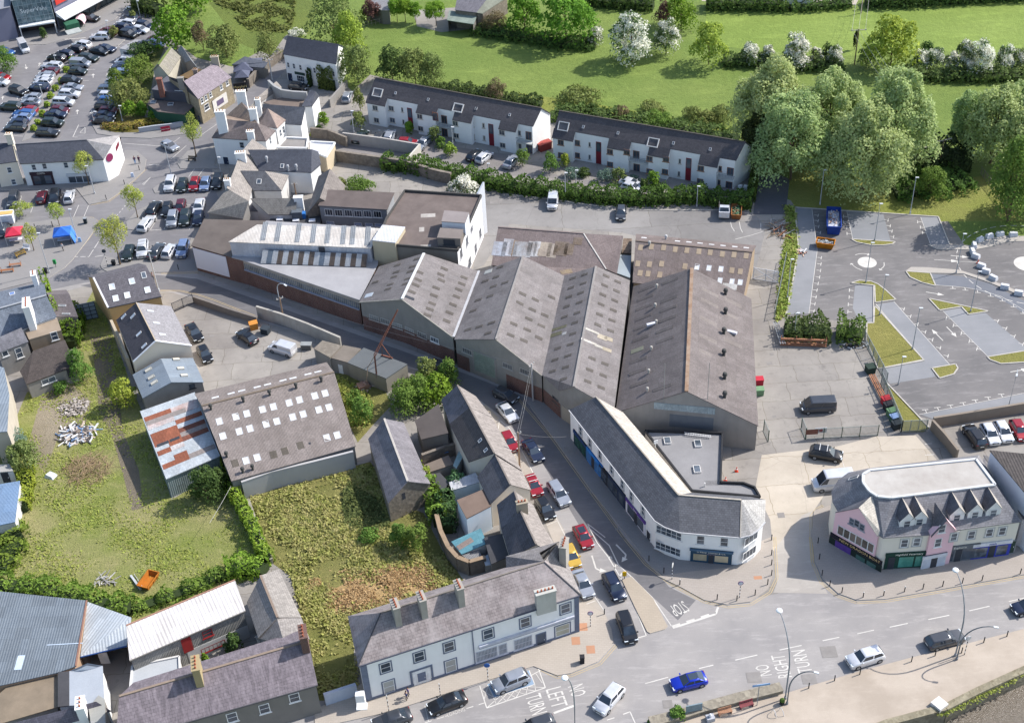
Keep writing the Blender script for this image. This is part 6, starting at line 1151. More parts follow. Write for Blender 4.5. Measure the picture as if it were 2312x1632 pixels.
ga,gb=W('A',192,318),W('A',500,268);ng=Vector((-(gb-ga).y,(gb-ga).x,0)).normalized()
B=Bld('supermarket','grey clad supermarket with glass entrance tower and white sloping canopy','supermarket','A',dict(a=('w',*S0 .xy,8.0),b=('w',*S1 .xy,8.0),c=('w',*(S1+nS*45).xy,8.0),d=('w',*(S0+nS*60+Vector((-60,0,0))).xy,8.0),e=('w',*S3 .xy,8.0),f=('w',*W('A',165,335).xy,8.0),g=('w',*(ga+ng*6).xy,8.0),h=('w',*(gb+ng*6).xy,8.0)),['abcdefgh'],wall=M('render','77788a','66677a',amt=.4),roof=M('flat','8a8c92','7c7e86'))
p0,p1=S0,S1;f=-nS;mb=MB();mb.hexa([p0+Vector((0,0,3.5)),p1+Vector((0,0,3.5)),p1+f*2.6+Vector((0,0,3.0)),p0+f*2.6+Vector((0,0,3.0))],[p0+Vector((0,0,4.6)),p1+Vector((0,0,4.6)),p1+f*2.6+Vector((0,0,3.25)),p0+f*2.6+Vector((0,0,3.25))]);mb.build('canopy',M('plain','dcdcde'),B.root)
for k in range(11):
    a,b=p0 .lerp(p1,(k+.06)/12),p0 .lerp(p1,(k+.94)/12);q=[a+f*.04,b+f*.04,b+f*.12,a+f*.12];MB().hexa([k_+Vector((0,0,.15))for k_ in q],[k_+Vector((0,0,3.1))for k_ in q]).build('shop_window',M('glass','4e5c64' if k%3 else '6c5c50','2c383e',rough=.15),B.root)
g0,g1=W('A',192,318),W('A',500,268);dg=(g1-g0).normalized();ng=Vector((-dg.y,dg.x,0));ng=ng if ng.y>0 else-ng;q=[g0,g1,g1+ng*9,g0+ng*9]
tw=MB().hexa([p+Vector((0,0,3.0))for p in q],[p+Vector((0,0,9.2))for p in q]).build('entrance_tower',M('glass','6f858c','4c6068',rough=.12,spec=.6),B.root);fm=MB()
for k in range(9):a=g0 .lerp(g1,k/8)-ng*.06;fm.bar(a+Vector((0,0,3)),a+Vector((0,0,9.2)),.1)
for k in range(5):fm.bar(g0-ng*.06+Vector((0,0,3+k*1.55)),g1-ng*.06+Vector((0,0,3+k*1.55)),.1)
fm.build('mullions',M('plain','9aa8ac'),tw);MB().hexa([p+Vector((0,0,9.2))for p in[g0-ng*.3-dg*.3,g1-ng*.3+dg*.3,g1+ng*9,g0+ng*9]],[p+Vector((0,0,9.8))for p in[g0-ng*.3-dg*.3,g1-ng*.3+dg*.3,g1+ng*9,g0+ng*9]]).build('tower_roof',M('plain','d8d8da'),B.root)
MB().hexa([p+Vector((0,0,2.75))for p in[g0-ng*1.6,g1-ng*1.6,g1,g0]],[p+Vector((0,0,3.05))for p in[g0-ng*1.6,g1-ng*1.6,g1,g0]]).build('entrance_canopy',M('plain','cfd2d4'),B.root)
for f_ in(.02,.98):MB().bar(g0 .lerp(g1,f_)-ng*1.4,g0 .lerp(g1,f_)-ng*1.4+Vector((0,0,2.8)),.2).build('post',M('plain','d4d4d6'),B.root)
MB().hexa([p+ng*2.2 for p in(g0,g1)]+[g1+ng*8,g0+ng*8],[p+ng*2.2+Vector((0,0,2.9))for p in(g0,g1)]+[g1+ng*8+Vector((0,0,2.9)),g0+ng*8+Vector((0,0,2.9))]).build('lobby_wall',M('glass','4c3c3a','2c2c30',rough=.3),B.root)
put_text('SuperValu',1.5,'lettering',M('plain','e6ecec'),tw,g0 .lerp(g1,.5)-ng*.14+Vector((0,0,6.2)),dg,Vector((0,0,1)),.03)
sp=p0 .lerp(p1,.12)+f*.1+Vector((0,0,6.9));MB().hexa([sp+dS*x+Vector((0,0,z))+f*0 for x,z in((-2.2,-.8),(2.2,-.8),(2.2,.8),(-2.2,.8))],[sp+dS*x+Vector((0,0,z))+f*.1 for x,z in((-2.2,-.8),(2.2,-.8),(2.2,.8),(-2.2,.8))]).build('red_sign',M('plain','c83c34'),B.root)
B=flat('kiosk','small white kiosk with grey roof at the edge of the supermarket car park','kiosk','A',[(1030,422),(1165,345),(1310,348),(1135,440)],2.9,WHTD,M('flat','9c9c9e','8c8c90'));H=B.hit('A',1092,472,'wall');H and B.panel(H,1.4,1.2,-.02,.05,'window',GLASS)
t=thing('green_store_box','dark green store box with pale lid in front of the supermarket','storage box',W('A',635,270));MB().box(W('A',635,275),(3.2,2.4,2.4),.5).build('box_body',M('plain','2f6048'),t);MB().box(W('A',635,275,2.4),(3.4,2.6,.15),.5).build('lid',M('plain','a4a8a4'),t)
for x,y,c,lb in((700,215,'d8b8c0','pale pink arched trolley shelter beside the green store box'),(95,310,'b4a8a4','curved trolley shelter left of the supermarket entrance')):
    t=thing('trolley_shelter',lb,'shelter',W('A',x,y));mb=MB();c0=W('A',x,y)
    for k in range(6):
        a0,a1=math.pi*k/6,math.pi*(k+1)/6;P_=lambda a,yy:c0+Vector((math.cos(a)*1.3,yy,.8+math.sin(a)*1.4));mb.slab([P_(a0,-1.6),P_(a0,1.6),P_(a1,1.6),P_(a1,-1.6)],.05)
    mb.build('arched_cover',M('plain',c),t);mb=MB()
    for sx in(-1.3,1.3):
        for sy in(-1.5,1.5):mb.bar(c0+Vector((sx,sy,0)),c0+Vector((sx,sy,.85)),.08)
    mb.build('posts',M('plain','8c8f94'),t)
B=Bld('stone_pub','stone fronted pub with pinkish slate roof and white painted shopfront','pub','A',dict(a=(1712,858,6.0),b=(2000,668,6.0),r=(1588,705,8.6),s=(1852,548,8.6),c=(1450,660,6.4)),['absr',('arc',M('slate','3f4148','4c4e56'))],wall=M('stone','a89c84','857a66',.7),roof=M('slate','8c8288','7d747a',amt=.7),nowall=())
for q in((1745,870),(1778,848),(1818,820),(1910,755),(1962,718)):B.win(*q,.8,1.2,t='A')
H=B.hit('A',1900,880,'wall')
if H:B.panel(H,4.6,2.4,-.02,.1,'shopfront',M('plain','d8d4cc'));B.panel(H,2.2,1.2,.08,.13,'shop_window',M('glass','6c5c78','544a60'))
B.win(1785,925,1.5,1.4,t='A');B.door(1845,905,.9,2,M('plain','4c3c34'))
chz(B,'A',1570,735,7.4,.7,1.2,1.6,0,M('render','8c8880','77736c'));chz(B,'A',1865,560,8.2,.7,1.6,1.8,3,M('render','a8a090','8c8474'));chz(B,'A',1695,650,8,.6,.9,1.2,2,M('render','8c7c74','74665e'));chz(B,'A',1400,800,5.0,.8,1.1,3.2,0,M('brick','8a5040','74463a'))
B=flat('pub_side_block','dark slate hung block carrying a white painted sign beside the stone pub','building','A',[(1310,775),(1440,660),(1582,698),(1700,822)],5.2,M('render','4a4a52','5a5a62'),M('flat','55555c','65656c'))
H=B.hit('A',1590,850,'roof')
sg=thing('painted_sign','white painted sign board with dark lettering on the pub side wall','sign',W('A',1600,930));a,b=W('A',1525,862,3.2),W('A',1662,872,3.2);dd=(b-a).normalized();MB().hexa([a,b,b+Vector((0,.1,0)),a+Vector((0,.1,0))],[p+Vector((0,0,2.2))for p in(a,b,b+Vector((0,.1,0)),a+Vector((0,.1,0)))]).build('sign_board',M('plain','c8c8c8'),sg)
put_text("MURPHY'S",.8,'lettering',M('plain','4a4440'),sg,(a+b)/2+Vector((0,-.05,1.5)),dd,Vector((0,0,1)),.01)
B=flat('green_annexe','flat roofed annexe with dark green walls in front of the stone pub','annexe','A',[(1270,900),(1300,862),(1700,895),(1592,990),(1360,965)],3.0,M('render','284c3c','1f3c30',amt=.3),M('flat','776c66','5e5450',1.5));
for q in((1325,887),(1378,865),(1475,905)):B.sky(*q,1.2,1.0,t='A',m=SKW,up=.2)
B=gable('stone_cottage','cottage with mossy roof and white gable half hidden by ivy and trees','cottage','A',(1452,655),(1562,492),(1368,560),(1475,410),4.8,6.8,wall=M('render','bab4a4','948e80'),roof=M('slate','8a857c','7c7a60'));B.ridge('r','s',M('plain','6c7a40'),.5)
B=gable('slate_cottage','small grey roofed cottage behind the mossy roofed cottage','cottage','A',(1600,545),(1535,430),(1650,520),(1570,400),4.0,5.6,wall=CEM,roof=M('slate','8c9094','7c8084'))
B=Bld('rust_roof_shed','shed with brown mossy roof between the pub and the cottages','shed','A',dict(a=(1545,665,4.2),b=(1680,590,4.2),c=(1740,600,4.6),d=(1620,680,4.6)),['abcd'],wall=CEMD,roof=M('sheet','7c6444','6c5c3c',.2))
B=Bld('beer_garden_roof','dark metal roof over the pub yard behind the lane wall','canopy','B',dict(a=(90,560,3.0),b=(200,490,3.4),c=(400,540,3.0),d=(368,590,2.7),e=(150,570,2.7)),['abcde'],wall=CEMD,roof=M('sheet','4f545e','5d626c',.3,amt=.4))
for x,y,w_ in((210,660,4.4),(275,625,4.4),(195,725,3.2)):
    t=thing('gazebo',{210:'front dark gazebo with peaked cover in the pub yard',275:'rear dark gazebo with peaked cover in the pub yard',195:'small dark parasol gazebo nearest the black pub gate'}[x],'gazebo',W('B',x,y));c0=W('B',x,y);k=w_/2;ap=c0+Vector((0,0,3.4));mb=MB();cs=[c0+Vector((i*k,j*k,2.3))for i,j in((-1,-1),(1,-1),(1,1),(-1,1))]
    for i in range(4):mb.slab([cs[i],cs[(i+1)%4],ap],.05)
    mb.build('cover',M('plain','575b6c'),t)
    for p in cs:MB().bar(Vector((p.x,p.y,0)),p,.07).build('leg',M('plain','8a8d92'),t)
B=Bld('white_pub','tall white pub with navy slate roof and ivy clad front at the lane end','pub','B',dict(a=(530,468,6.4),b=(992,556,6.4),r=(572,312,9.0),s=(1012,384,9.0),c=('mir','a','r'),d=('mir','b','s')),['absr','rsdc'],wall=WHT,roof=M('slate','42454f','4e515b',.8,amt=.4))
for q in((578,563),(627,573),(683,585),(805,610),(868,620),(968,640)):B.win(*q,.7,1.3,t='B')
B.win(685,682,2.0,1.5,t='B',bars=(3,1));B.door(595,675,1.1,2.3,NAVY,t='B');B.door(772,710,1,2.2,NAVY,t='B');o=B.sign(678,637,'',.4,2.6,.6,M('plain','2c4440'),TXT,t='B',off=.14)
hedge('B',[(765,745),(766,748),(780,752)],.8,4.2,'narrow dark ivy column on the white pub front','3c5028','2c3c1c',.15,name='ivy_column',cat='ivy',dens=3);hedge('B',[(850,760),(985,785)],1.0,4.6,'broad ivy patch over the right half of the white pub front','5c6c34','46562a',.16,name='ivy_patch',cat='ivy',dens=1.6)
wallrun('lane_wall','old stone wall along the lane beside the pub yard','B',[(240,760),(330,660),(430,580),(540,500)],2.0,STN,.5)
wallrun('pub_wall','rendered wall beside the silver car right of the white pub','B',[(1090,760),(1010,850),(940,930)],1.8,CEM,.3)
t=thing('pub_gate','black boarded gate with gold lettering at the pub yard entrance','gate',W('B',165,800));a,b=W('B',115,805),W('B',225,790);MB().hexa([a,b,b+Vector((0,.15,0)),a+Vector((0,.15,0))],[p+Vector((0,0,2.2))for p in(a,b,b+Vector((0,.15,0)),a+Vector((0,.15,0)))]).build('gate_panel',M('plain','2a2a2c'),t);put_text("Murphy's",.8,'lettering',GOLD,t,(a+b)/2+Vector((0,-.05,1.3)),(b-a),Vector((0,0,1)),.01)
B=Bld('hipped_house','large white house with brown hipped slate roof and tall white chimneys at the junction','house','B',dict(a=(-85,1192,6.0),b=(385,1222,6.0),c=(470,1130,6.0),r=(20,1030,8.4),s=(310,1065,8.4),d=(270,960,6.6),e=(175,885,8.8),f=(45,1000,6.4),g=(330,930,6.4),h=(402,940,8.6),i=(556,1038,6.2),j=(482,1110,6.2),k=(325,1085,6.4)),['absr','bcs',('frse',M('slate','8b7a6c','75685e')),'gkjh',('hji',M('slate','96857c','7d7068')),'esd'],wall=WHT,roof=M('slate','6b6260','7b7270'))
for t,x,y,z,h,d in(('B',185,905,7.5,3.0,1.9),('B',330,975,7.5,3.0,1.0),('B',290,1065,7.5,3.2,1.5),('B',25,1165,6.2,5.2,1.9),('B',260,1205,6.2,1.8,1.4)):chz(B,t,x,y,z,.8,d,h,3)
for t,q in(('A',(2090,1255)),):B.win(*q,1,1.4,t=t)
for q in((422,1215),(510,1150),(535,1120)):B.win(*q,.8,1.6,t='B')
B.door(1955,1400,1.0,2.2,NAVY,t='A')
B=Bld('slate_wing','white wing with slate roof and gable windows facing the turning lane','house','B',dict(a=(540,1072,5.4),b=(692,1082,5.4),r=(355,900,7.8),s=(725,930,7.8),e=(350,1040,5.4)),['eabsr'],wall=WHT,roof=M('slate','55585f','62656c'))
B=Bld('gable_wing','white gabled wing with wooden balconies beside the curved parapet roof','house','B',dict(a=(690,925,6),b=(783,918,6),r=(765,780,7.6),s=(812,790,7.6),c=(845,830,5.6)),['absr','bcs'],wall=WHT,roof=M('slate','4c4f58','5a5d66'))
B=flat('parapet_house','house with sunken brown flat roof behind a curved grey parapet','house','B',[(360,885),(500,850),(530,845),(745,858),(685,925),(450,915)],5.2,M('render','a9a39b','8a847c'),M('flat','7a6e66','665a52',1.5))
wallrun('roof_parapet','curved grey parapet wall above the brown flat roof by the lane','B',[(415,752),(465,800),(530,835),(620,848),(745,856)],6.9,M('render','9a9a9a','84847f'),.4,pz=5.4,z0=3)
B=gable('long_slate_roof','narrow light grey slate roof beside the lane above the hipped house','house','B',(520,755),(320,900),(475,705),(290,860),5.0,6.2,wall=WHTD,roof=SL2)
B=Bld('dark_slate_house','white house with wide dark slate roof, metal flues and a white gable','house','B',dict(a=(325,1475,4.8),b=(775,1492,4.8),r=(228,1296,7.4),s=(780,1292,7.4),c=(838,1312,6.2),d=(860,1420,4.8)),['absr','sbdc'],wall=WHT,roof=M('slate','4f525b','5d6069',.8,amt=.5))
for q in((395,1400),(650,1470),(578,1475)):B.vent(*q,t='B',m=M('plain','b4b6ba',metal=.3),h=1.3,r=.3)
B.sky(525,1436,.7,.9,t='B');B.win(808,1425,.5,1.6,t='B');chz(B,'B',175,1395,6.4,.9,1.9,1.9,4)
B=Bld('grey_slate_house','house with pale slate slope and white chimney on its corner behind the parked cars','house','F',dict(a=(235,290,4.6),b=(280,120,4.6),r=(45,172,7.2),s=(110,15,7.2),c=('E',1795,385,4.4),e=('B',160,1330,7.2),f=('B',268,1202,7.0),g=('B',392,1285,5.2),h=('E',1965,60,4.6)),['absr',('rsh',M('slate','6c6864','7a7670')),'sbgfe'],wall=WHTD,roof=SL2);chz(B,'F',60,165,6.6,.8,1.1,1.6,3)  # left slope is a darker slate copy, its shade put into colour
B=Bld('skylight_house','low white house with dark hipped roof and a single roof window','house','F',dict(a=(275,195,4.4),b=(520,195,4.4),r=(165,22,6.6),s=(375,25,6.6),c=(582,62,4.4)),['absr',('bcs',SL2)],wall=WHTD,roof=M('slate','595a5e','66676b',.8));B.sky(325,116,.9,1.0,t='F')  # right hip takes pale slate as painted sunlight
B=Bld('rear_slate_roof','house with long pale rear slope behind the parking bays','house','E',dict(a=(1790,385,4.2),b=(2100,440,4.2),r=(1962,178,6.8),s=(2150,285,6.8)),['absr'],wall=CEM,roof=M('slate','928c84','827c74'))
B=Bld('hipped_outhouse','small white outhouse with hipped grey slate roof beside the red outlined roofs','outhouse','F',dict(a=(212,368,3.8),b=(378,376,3.8),c=(398,302,3.8),r=(300,288,5.4),d=(262,300,3.8)),['abr','bcr','adr'],wall=WHTD,roof=SLATE);B.root['label']='small white outhouse with hipped grey slate roof behind the brick building'
B=Bld('wedge_roof_house','house with broad worn slate slope between the outhouse and office block','house','F',dict(a=(405,402,4.2),b=(640,402,4.2),r=(250,262,6.2),s=(650,260,6.2)),['absr'],wall=WHTD,roof=M('slate','76736f','88857f'));chz(B,'F',675,330,4.5,.8,1.6,2,0)
B=Bld('slate_barn','tall slate barn with one dark and one lit slope left of the office block','barn','F',dict(a=(838,70,4.3),b=(738,395,4.3),r=(938,5,7.0),s=(850,258,7.0),c=('mir','a','r'),d=('mir','b','s')),['absr','rsdc'],wall=STN,roof=M('slate','726c68','8a837d'))
B=flat('skylit_flat_roof','low dark flat roof with three white rooflights behind the brick building','building','F',[(405,470),(440,405),(860,405),(850,490)],3.2,CEMD,DFEL)
for q in((505,448),(645,456),(785,460)):B.sky(*q,1.2,1.0,t='F',m=SKW,glass=M('plain','d4d8e0'),up=.3)
t=thing('roof_plant_unit','dark roof plant box with a blue end on the low flat roof','plant unit',W('F',660,430,3.3));MB().box(W('F',660,425,3.3),(1.9,1.4,1.5)).build('casing',M('plain','5c646c'),t);MB().box(W('F',712,425,3.3),(.8,1.0,1.1)).build('end_box',BLUEP,t)
B=flat('white_membrane_roof','low building with white membrane flat roof and beige end wall','building','B',[(770,1232),(982,1244),(905,1365),(775,1310)],3.8,M('render','c0b298','a89a82'),M('flat','d0d0d6','b0b0b8'),.35,WHT)
B=flat('cluttered_roof','white walled building with cluttered grey flat roof behind the dark slate house','building','B',[(560,1198),(748,1206),(735,1290),(480,1285)],4.0,WHTD,M('flat','94908c','7c7874',2),.35,WHT)
B=Bld('field_shelter','open field shelter with pale green grey roof beside the round trees','shed','C',dict(a=(30,152,3.0),b=(228,182,3.0),c=(256,108,3.6),d=(45,80,3.6)),['abcd'],wall=CEMD,roof=M('sheet','8f9a90','7f8a80',.3,amt=.4),nowall=('ab',))
B=Bld('farm_barn','grey barn with purple slate roof behind the field shelter','barn','C',dict(a=(88,76,4.5),b=(250,96,4.5),c=(330,-10,5.5),d=(110,-40,5.5)),['abcd'],wall=STN,roof=M('slate','6c6a70','5c5a60'));B=Bld('farmhouse_roof','barn with moss green roof and white verge at the top edge','barn','C',dict(a=(250,96,4.5),b=(292,104,4.0),c=(480,-20,4.0),d=(335,-15,5.5)),['abcd'],wall=STN,roof=M('sheet','82867a','70746a',.3))
B=Bld('stable_block','grey roofed stable at the top edge beside the copper beech','stable','B',dict(a=(1260,30,3.6),b=(1385,92,3.6),c=(1452,92,3.6),d=(1448,-30,4.6),e=(1330,-40,4.6)),['abcde'],wall=CEMD,roof=M('sheet','9c9c9e','8a8a8c',.3))
B=flat('distant_white_building','pale building cut off by the top edge beyond the far field hedge','building','D',[(520,-20),(740,-30),(760,-60),(500,-60)],3.0,WHT,M('flat','c8c8c8','b0b0b0'))
B=flat('concrete_shed','small shed with rough rubble roof at the right end of the yard','shed','J',[(1180,410),(1255,340),(1425,385),(1320,488)],3.0,M('render','98938a','77726a'),M('stone','8c8478','746c62'))
B=flat('concrete_shed','middle yard shed with brown slab roof and white door','shed','J',[(1322,488),(1435,380),(1590,410),(1475,530)],2.8,M('render','8c8780','6f6a62'),M('flat','7d756c','6a635a',2));B.door(1415,590,.8,2,WHITEF)
B=flat('felt_roof_shed','wide shed with plain grey green felt roof below the rusty crane mast','shed','J',[(1470,530),(1612,402),(1990,545),(1805,668)],3.0,M('render','8a867c','6f6b62'),M('flat','64686a','585c5e',amt=.5))
wallrun('ramp_wall','grey ramp wall carrying a red sign below the corner planting bed','A',[(1205,1150),(1330,1130),(1470,1115),(1600,1090)],1.1,M('render','a5a9b0','8f949c'),.3)
t=thing('wall_sign','red sign with white lettering on the grey ramp wall','sign',W('A',1435,1140));a,b=W('A',1397,1140),W('A',1475,1128);e=Vector((0,-.25,0));MB().hexa([p+e+Vector((0,0,.1))for p in(a,b,b+Vector((0,.06,0)),a+Vector((0,.06,0)))],[p+e+Vector((0,0,1.2))for p in(a,b,b+Vector((0,.06,0)),a+Vector((0,.06,0)))]).build('sign_board',M('plain','a82440'),t);put_text('SuperValu',.42,'lettering',TXT,t,(a+b)/2+e+Vector((0,-.05,.65)),b-a,Vector((0,0,1)),.01)
GW='large grey green willows beside the new car park'
tree('willow','D',560,1330,690,640,'front left willow with drooping grey green crown nearest the apartment end',GW)
tree('willow','D',400,1130,420,560,'rear left willow rising behind the end of the right apartment block',GW,rxy=1)
tree('willow','D',820,1180,510,560,'willow in the middle of the clump behind the front left willow',GW)
tree('willow','D',1090,1440,700,620,'front willow of the clump with foliage reaching almost to the ground',GW)
tree('willow','D',1280,1330,500,560,'right willow of the clump beside the telegraph poles',GW)
tree('willow','D',2040,1210,610,460,'tall willow left of centre in the right edge clump',GW);tree('willow','D',1830,1120,650,240,'slim pale willow at the left of the right edge clump',GW);tree('willow','D',2290,1180,560,420,'willow cut by the right edge above the bramble bank',GW)
tree('shrub','D',2170,1640,1030,330,'fresh green tree beside the fence at the right edge',h=None);tree('shrub','D',2330,1560,1180,360,'bushy tree cut by the right edge below the willows')
tree('conifer','D',300,1240,820,260,'dark conifer at the corner of the right apartment block');tree('brown','D',370,1290,1010,180,'bare brownish undergrowth tree beside the dark yard entrance')
tree('shrub','D',1590,1470,1235,200,'round bush in the rough grass below the power poles',cat='bush')
tree('bright','C',610,260,-40,250,'leafy bright green tree left of the biggest field tree');tree('bright','C',910,320,-60,400,'biggest bright green tree in the field above the left apartments')
tree('haw','C',1130,330,190,120,'small white flowering hawthorn right of the biggest field tree',blossom=.5);tree('haw','C',1395,455,100,300,'largest white flowering hawthorn standing alone in the meadow',blossom=.85);tree('haw','C',1650,400,140,200,'grey white hawthorn right of the largest flowering hawthorn',blossom=.45)
tree('bronze','C',1630,190,10,130,'purple leaved tree at the top of the meadow');tree('bright','C',1760,230,-60,200,'green tree behind the grey white hawthorn',rxy=1)
tree('yellow','C',1965,480,175,255,'yellow green round tree at the left end of the hawthorn hedge')
tree('yellow','D',1300,510,120,350,'large yellow green tree in the middle of the hawthorn hedge');tree('olive','D',1130,500,350,130,'olive bush under the ivy clad pole',cat='bush')
GH='flowering hawthorns in the hedge between the two fields'
for x,y,ty,w_,b,lb in((265,470,320,150,.7,'hawthorn at the left end of the field hedge with dense white blossom'),(385,470,330,110,.3,'greener hawthorn second from the left in the field hedge'),(600,500,260,210,.6,'large blossoming hawthorn behind the front willows'),(750,480,360,110,.2,'mostly green hawthorn right of the large blossoming one'),(880,500,340,120,.65,'white hawthorn next to the dark ivy pole bush'),(1530,520,370,130,.6,'white hawthorn directly right of the yellow green tree'),(1625,510,350,140,.35,'mixed green and white hawthorn right of the yellow green tree'),(1745,510,380,110,.5,'small hawthorn left of the tallest blossoming pair'),(1835,540,300,150,.3,'tall dark hawthorn of the blossoming pair'),(1945,560,300,190,.9,'tallest white blossoming hawthorn near the right edge'),(2130,530,320,130,.45,'hawthorn at the right edge with grey blossom'),(2240,520,370,150,.1,'green hawthorn cut off by the right edge')):
    tree('haw','D',x,y,ty,w_,lb,GH,blossom=b)
tree('dark','D',838,470,325,90,'dark green round bush between two hawthorns',cat='bush');tree('dark','D',1560,450,310,100,'dark bush behind the mixed hawthorns',cat='bush')
hedge('D',[(60,470),(250,480),(500,500),(750,510),(950,500)],4,1.9,'low dark hedge under the hawthorns left of the yellow green tree','5a6c3a','48582e',.22);hedge('D',[(1340,570),(1600,585),(1850,590),(2120,590),(2400,580)],4,2.0,'low dark hedge under the hawthorns right of the yellow green tree','5a6c3a','48582e',.22)
hedge('D',[(-60,60),(300,65),(550,70)],4,3.4,'clipped looking far hedge at the top left of the upper field','5a7038','48582e',.22);hedge('D',[(560,75),(800,60),(1010,45)],4,2.2,'gappy far hedge in front of the pale buildings','5a7038','48582e',.22);hedge('D',[(1120,45),(1500,35),(1900,10),(2350,-10)],4,3.4,'far hedge along the top right of the upper field','546838','42542a',.22)
hedge('D',[(1480,1200),(1650,1215),(1800,1220),(1900,1230)],9,4.2,'dark bramble bank behind the power poles','3a4628','2c361e',.22);hedge('D',[(1500,1400),(1700,1370),(1850,1330)],9,2.0,'green bramble mound in front of the power poles','5c7434','4a5e2c',.2);hedge('D',[(1330,1440),(1440,1430),(1500,1410)],6,1.8,'bramble patch under the right willow','56702f','465a28',.2)
tree('bright','A',1530,430,60,330,'bright green tree at the corner of the supermarket car park');tree('brown','A',1760,440,200,170,'brownish bare tree beside the rough meadow');tree('olive','A',1960,500,220,300,'olive green spreading tree behind the pub yard');tree('bright','A',1650,110,-90,330,'green tree at the top edge right of the supermarket')
tree('dark','A',1230,520,370,220,'dark tree behind the small white kiosk');tree('shrub','A',1200,700,500,250,'bushy tree between the car park and the mossy cottage');tree('olive','A',1130,930,680,300,'grey green tree beside the right parking row');tree('shrub','A',1030,780,600,150,'small green tree overhanging the parked cars')
for x,y,ty,w_,lb in((1130,1020,870,120,'left young tree in the planted corner bed'),(1240,1010,880,90,'middle young tree in front of the green annexe'),(1335,1030,950,80,'small round tree at the corner of the green annexe')):tree('bright','A',x,y,ty,w_,lb)
hedge('A',[(1180,60),(1390,130)],5,4,'dark hedge at the top of the supermarket car park','4c6030','3c4c26',.2);hedge('A',[(900,1090),(1050,1120),(1150,1110),(1300,1060),(1480,1045)],2.4,.9,'low yellow green planting in the corner bed','8a8a34','7a6a44',.13)
tree('olive','B',990,400,-60,500,'large half bare tree wrapped in dark ivy above the white pub',dense=.55);tree('yellow','B',1130,560,100,260,'pale green tree leaning over the white pub roof');tree('olive','B',1180,720,380,270,'drooping green tree between the white pub and apartments');tree('olive','B',420,520,270,190,'thin olive tree left of the white pub roof',dense=.6)
tree('dark','B',1480,720,420,260,'left dark tree behind the left apartment block');tree('olive','B',1680,740,420,260,'middle olive tree behind the left apartment block');tree('olive','B',1840,760,470,220,'right olive tree behind the left apartment block')
for x,w_,lb in((1520,140,'left of the three round green field trees'),(1590,140,'middle of the round green field trees behind the left one'),(1680,130,'right of the paired round green field trees'),(1855,185,'single round green tree left of the field shelter')):tree('lime','B',x,195 if x!=1855 else 225,-10 if x<1600 else 10,w_,lb,'round clipped looking trees by the stables')
tree('bronze','B',1300,190,0,160,'copper beech beside the stable block');tree('yellow','B',1225,200,90,70,'small yellow tree left of the copper beech');tree('haw','B',650,320,260,150,'white flowering bush behind the white pub roof',cat='bush',blossom=.7)
tree('brown','C',380,230,80,170,'bare brown bush in front of the stone barns');tree('brown','C',400,740,590,150,'brown bush behind the left apartment block roof');tree('dark','C',1095,860,770,110,'dark bush between the two apartment roofs and meadow',cat='bush');tree('shrub','C',1600,940,840,200,'green bush in the meadow edge behind the right apartments',cat='bush');tree('brown','C',1320,890,790,120,'brown bush behind the right apartment roof',cat='bush');tree('olive','C',1000,760,670,300,'low bramble dome in the meadow edge',cat='bush');tree('olive','C',1560,830,770,220,'pale bramble dome with dry stems in the meadow',cat='bush');tree('olive','C',1840,890,800,160,'left grey bramble dome beside the willow',cat='bush');tree('olive','C',1950,920,830,150,'middle grey bramble dome beside the willow',cat='bush');tree('olive','C',2070,900,790,180,'right grey bramble dome beside the willow',cat='bush')
hedge('C',[(-150,690),(120,690),(320,720),(500,760),(730,790)],3,2.0,'rough hedge behind the left apartment block','4c5c30','3c4a26',.2);hedge('C',[(820,860),(1200,900),(1700,980),(2180,1060)],5,2.2,'rough bramble hedge behind the right apartment block','5c6c38','46562c',.2);hedge('C',[(230,230),(600,290),(900,340),(1130,350)],5,1.6,'low undergrowth beneath the bright field trees','4f6430','3f5226',.2);hedge('C',[(1050,30),(1300,50),(1560,70)],4,3.2,'dark hedge at the top of the meadow','4c6030','3c4c26',.22)
HG1=hedge('C',[(-440,1235),(-150,1270),(60,1315),(320,1370),(600,1420),(900,1450),(1200,1490),(1500,1500),(1800,1480),(2100,1510),(2290,1530)],3.4,2.6,'long thick ivy hedge between the apartments and the factory yard','4f6a2c','3e5424',.16)
hedge('D',[(270,1500),(290,1380),(310,1230)],1.4,2.0,'narrow hedge at the end of the right apartment garden','5c7434','46582a',.14)
tree('haw','C',150,1440,1310,200,'cream flowering bush behind the flat roofed block',cat='bush',blossom=.8);tree('shrub','F',1200,195,92,230,'light green bush left of the flat roofed block',cat='bush');tree('olive','F',1040,190,90,110,'olive bush against the slate barn roof',cat='bush')
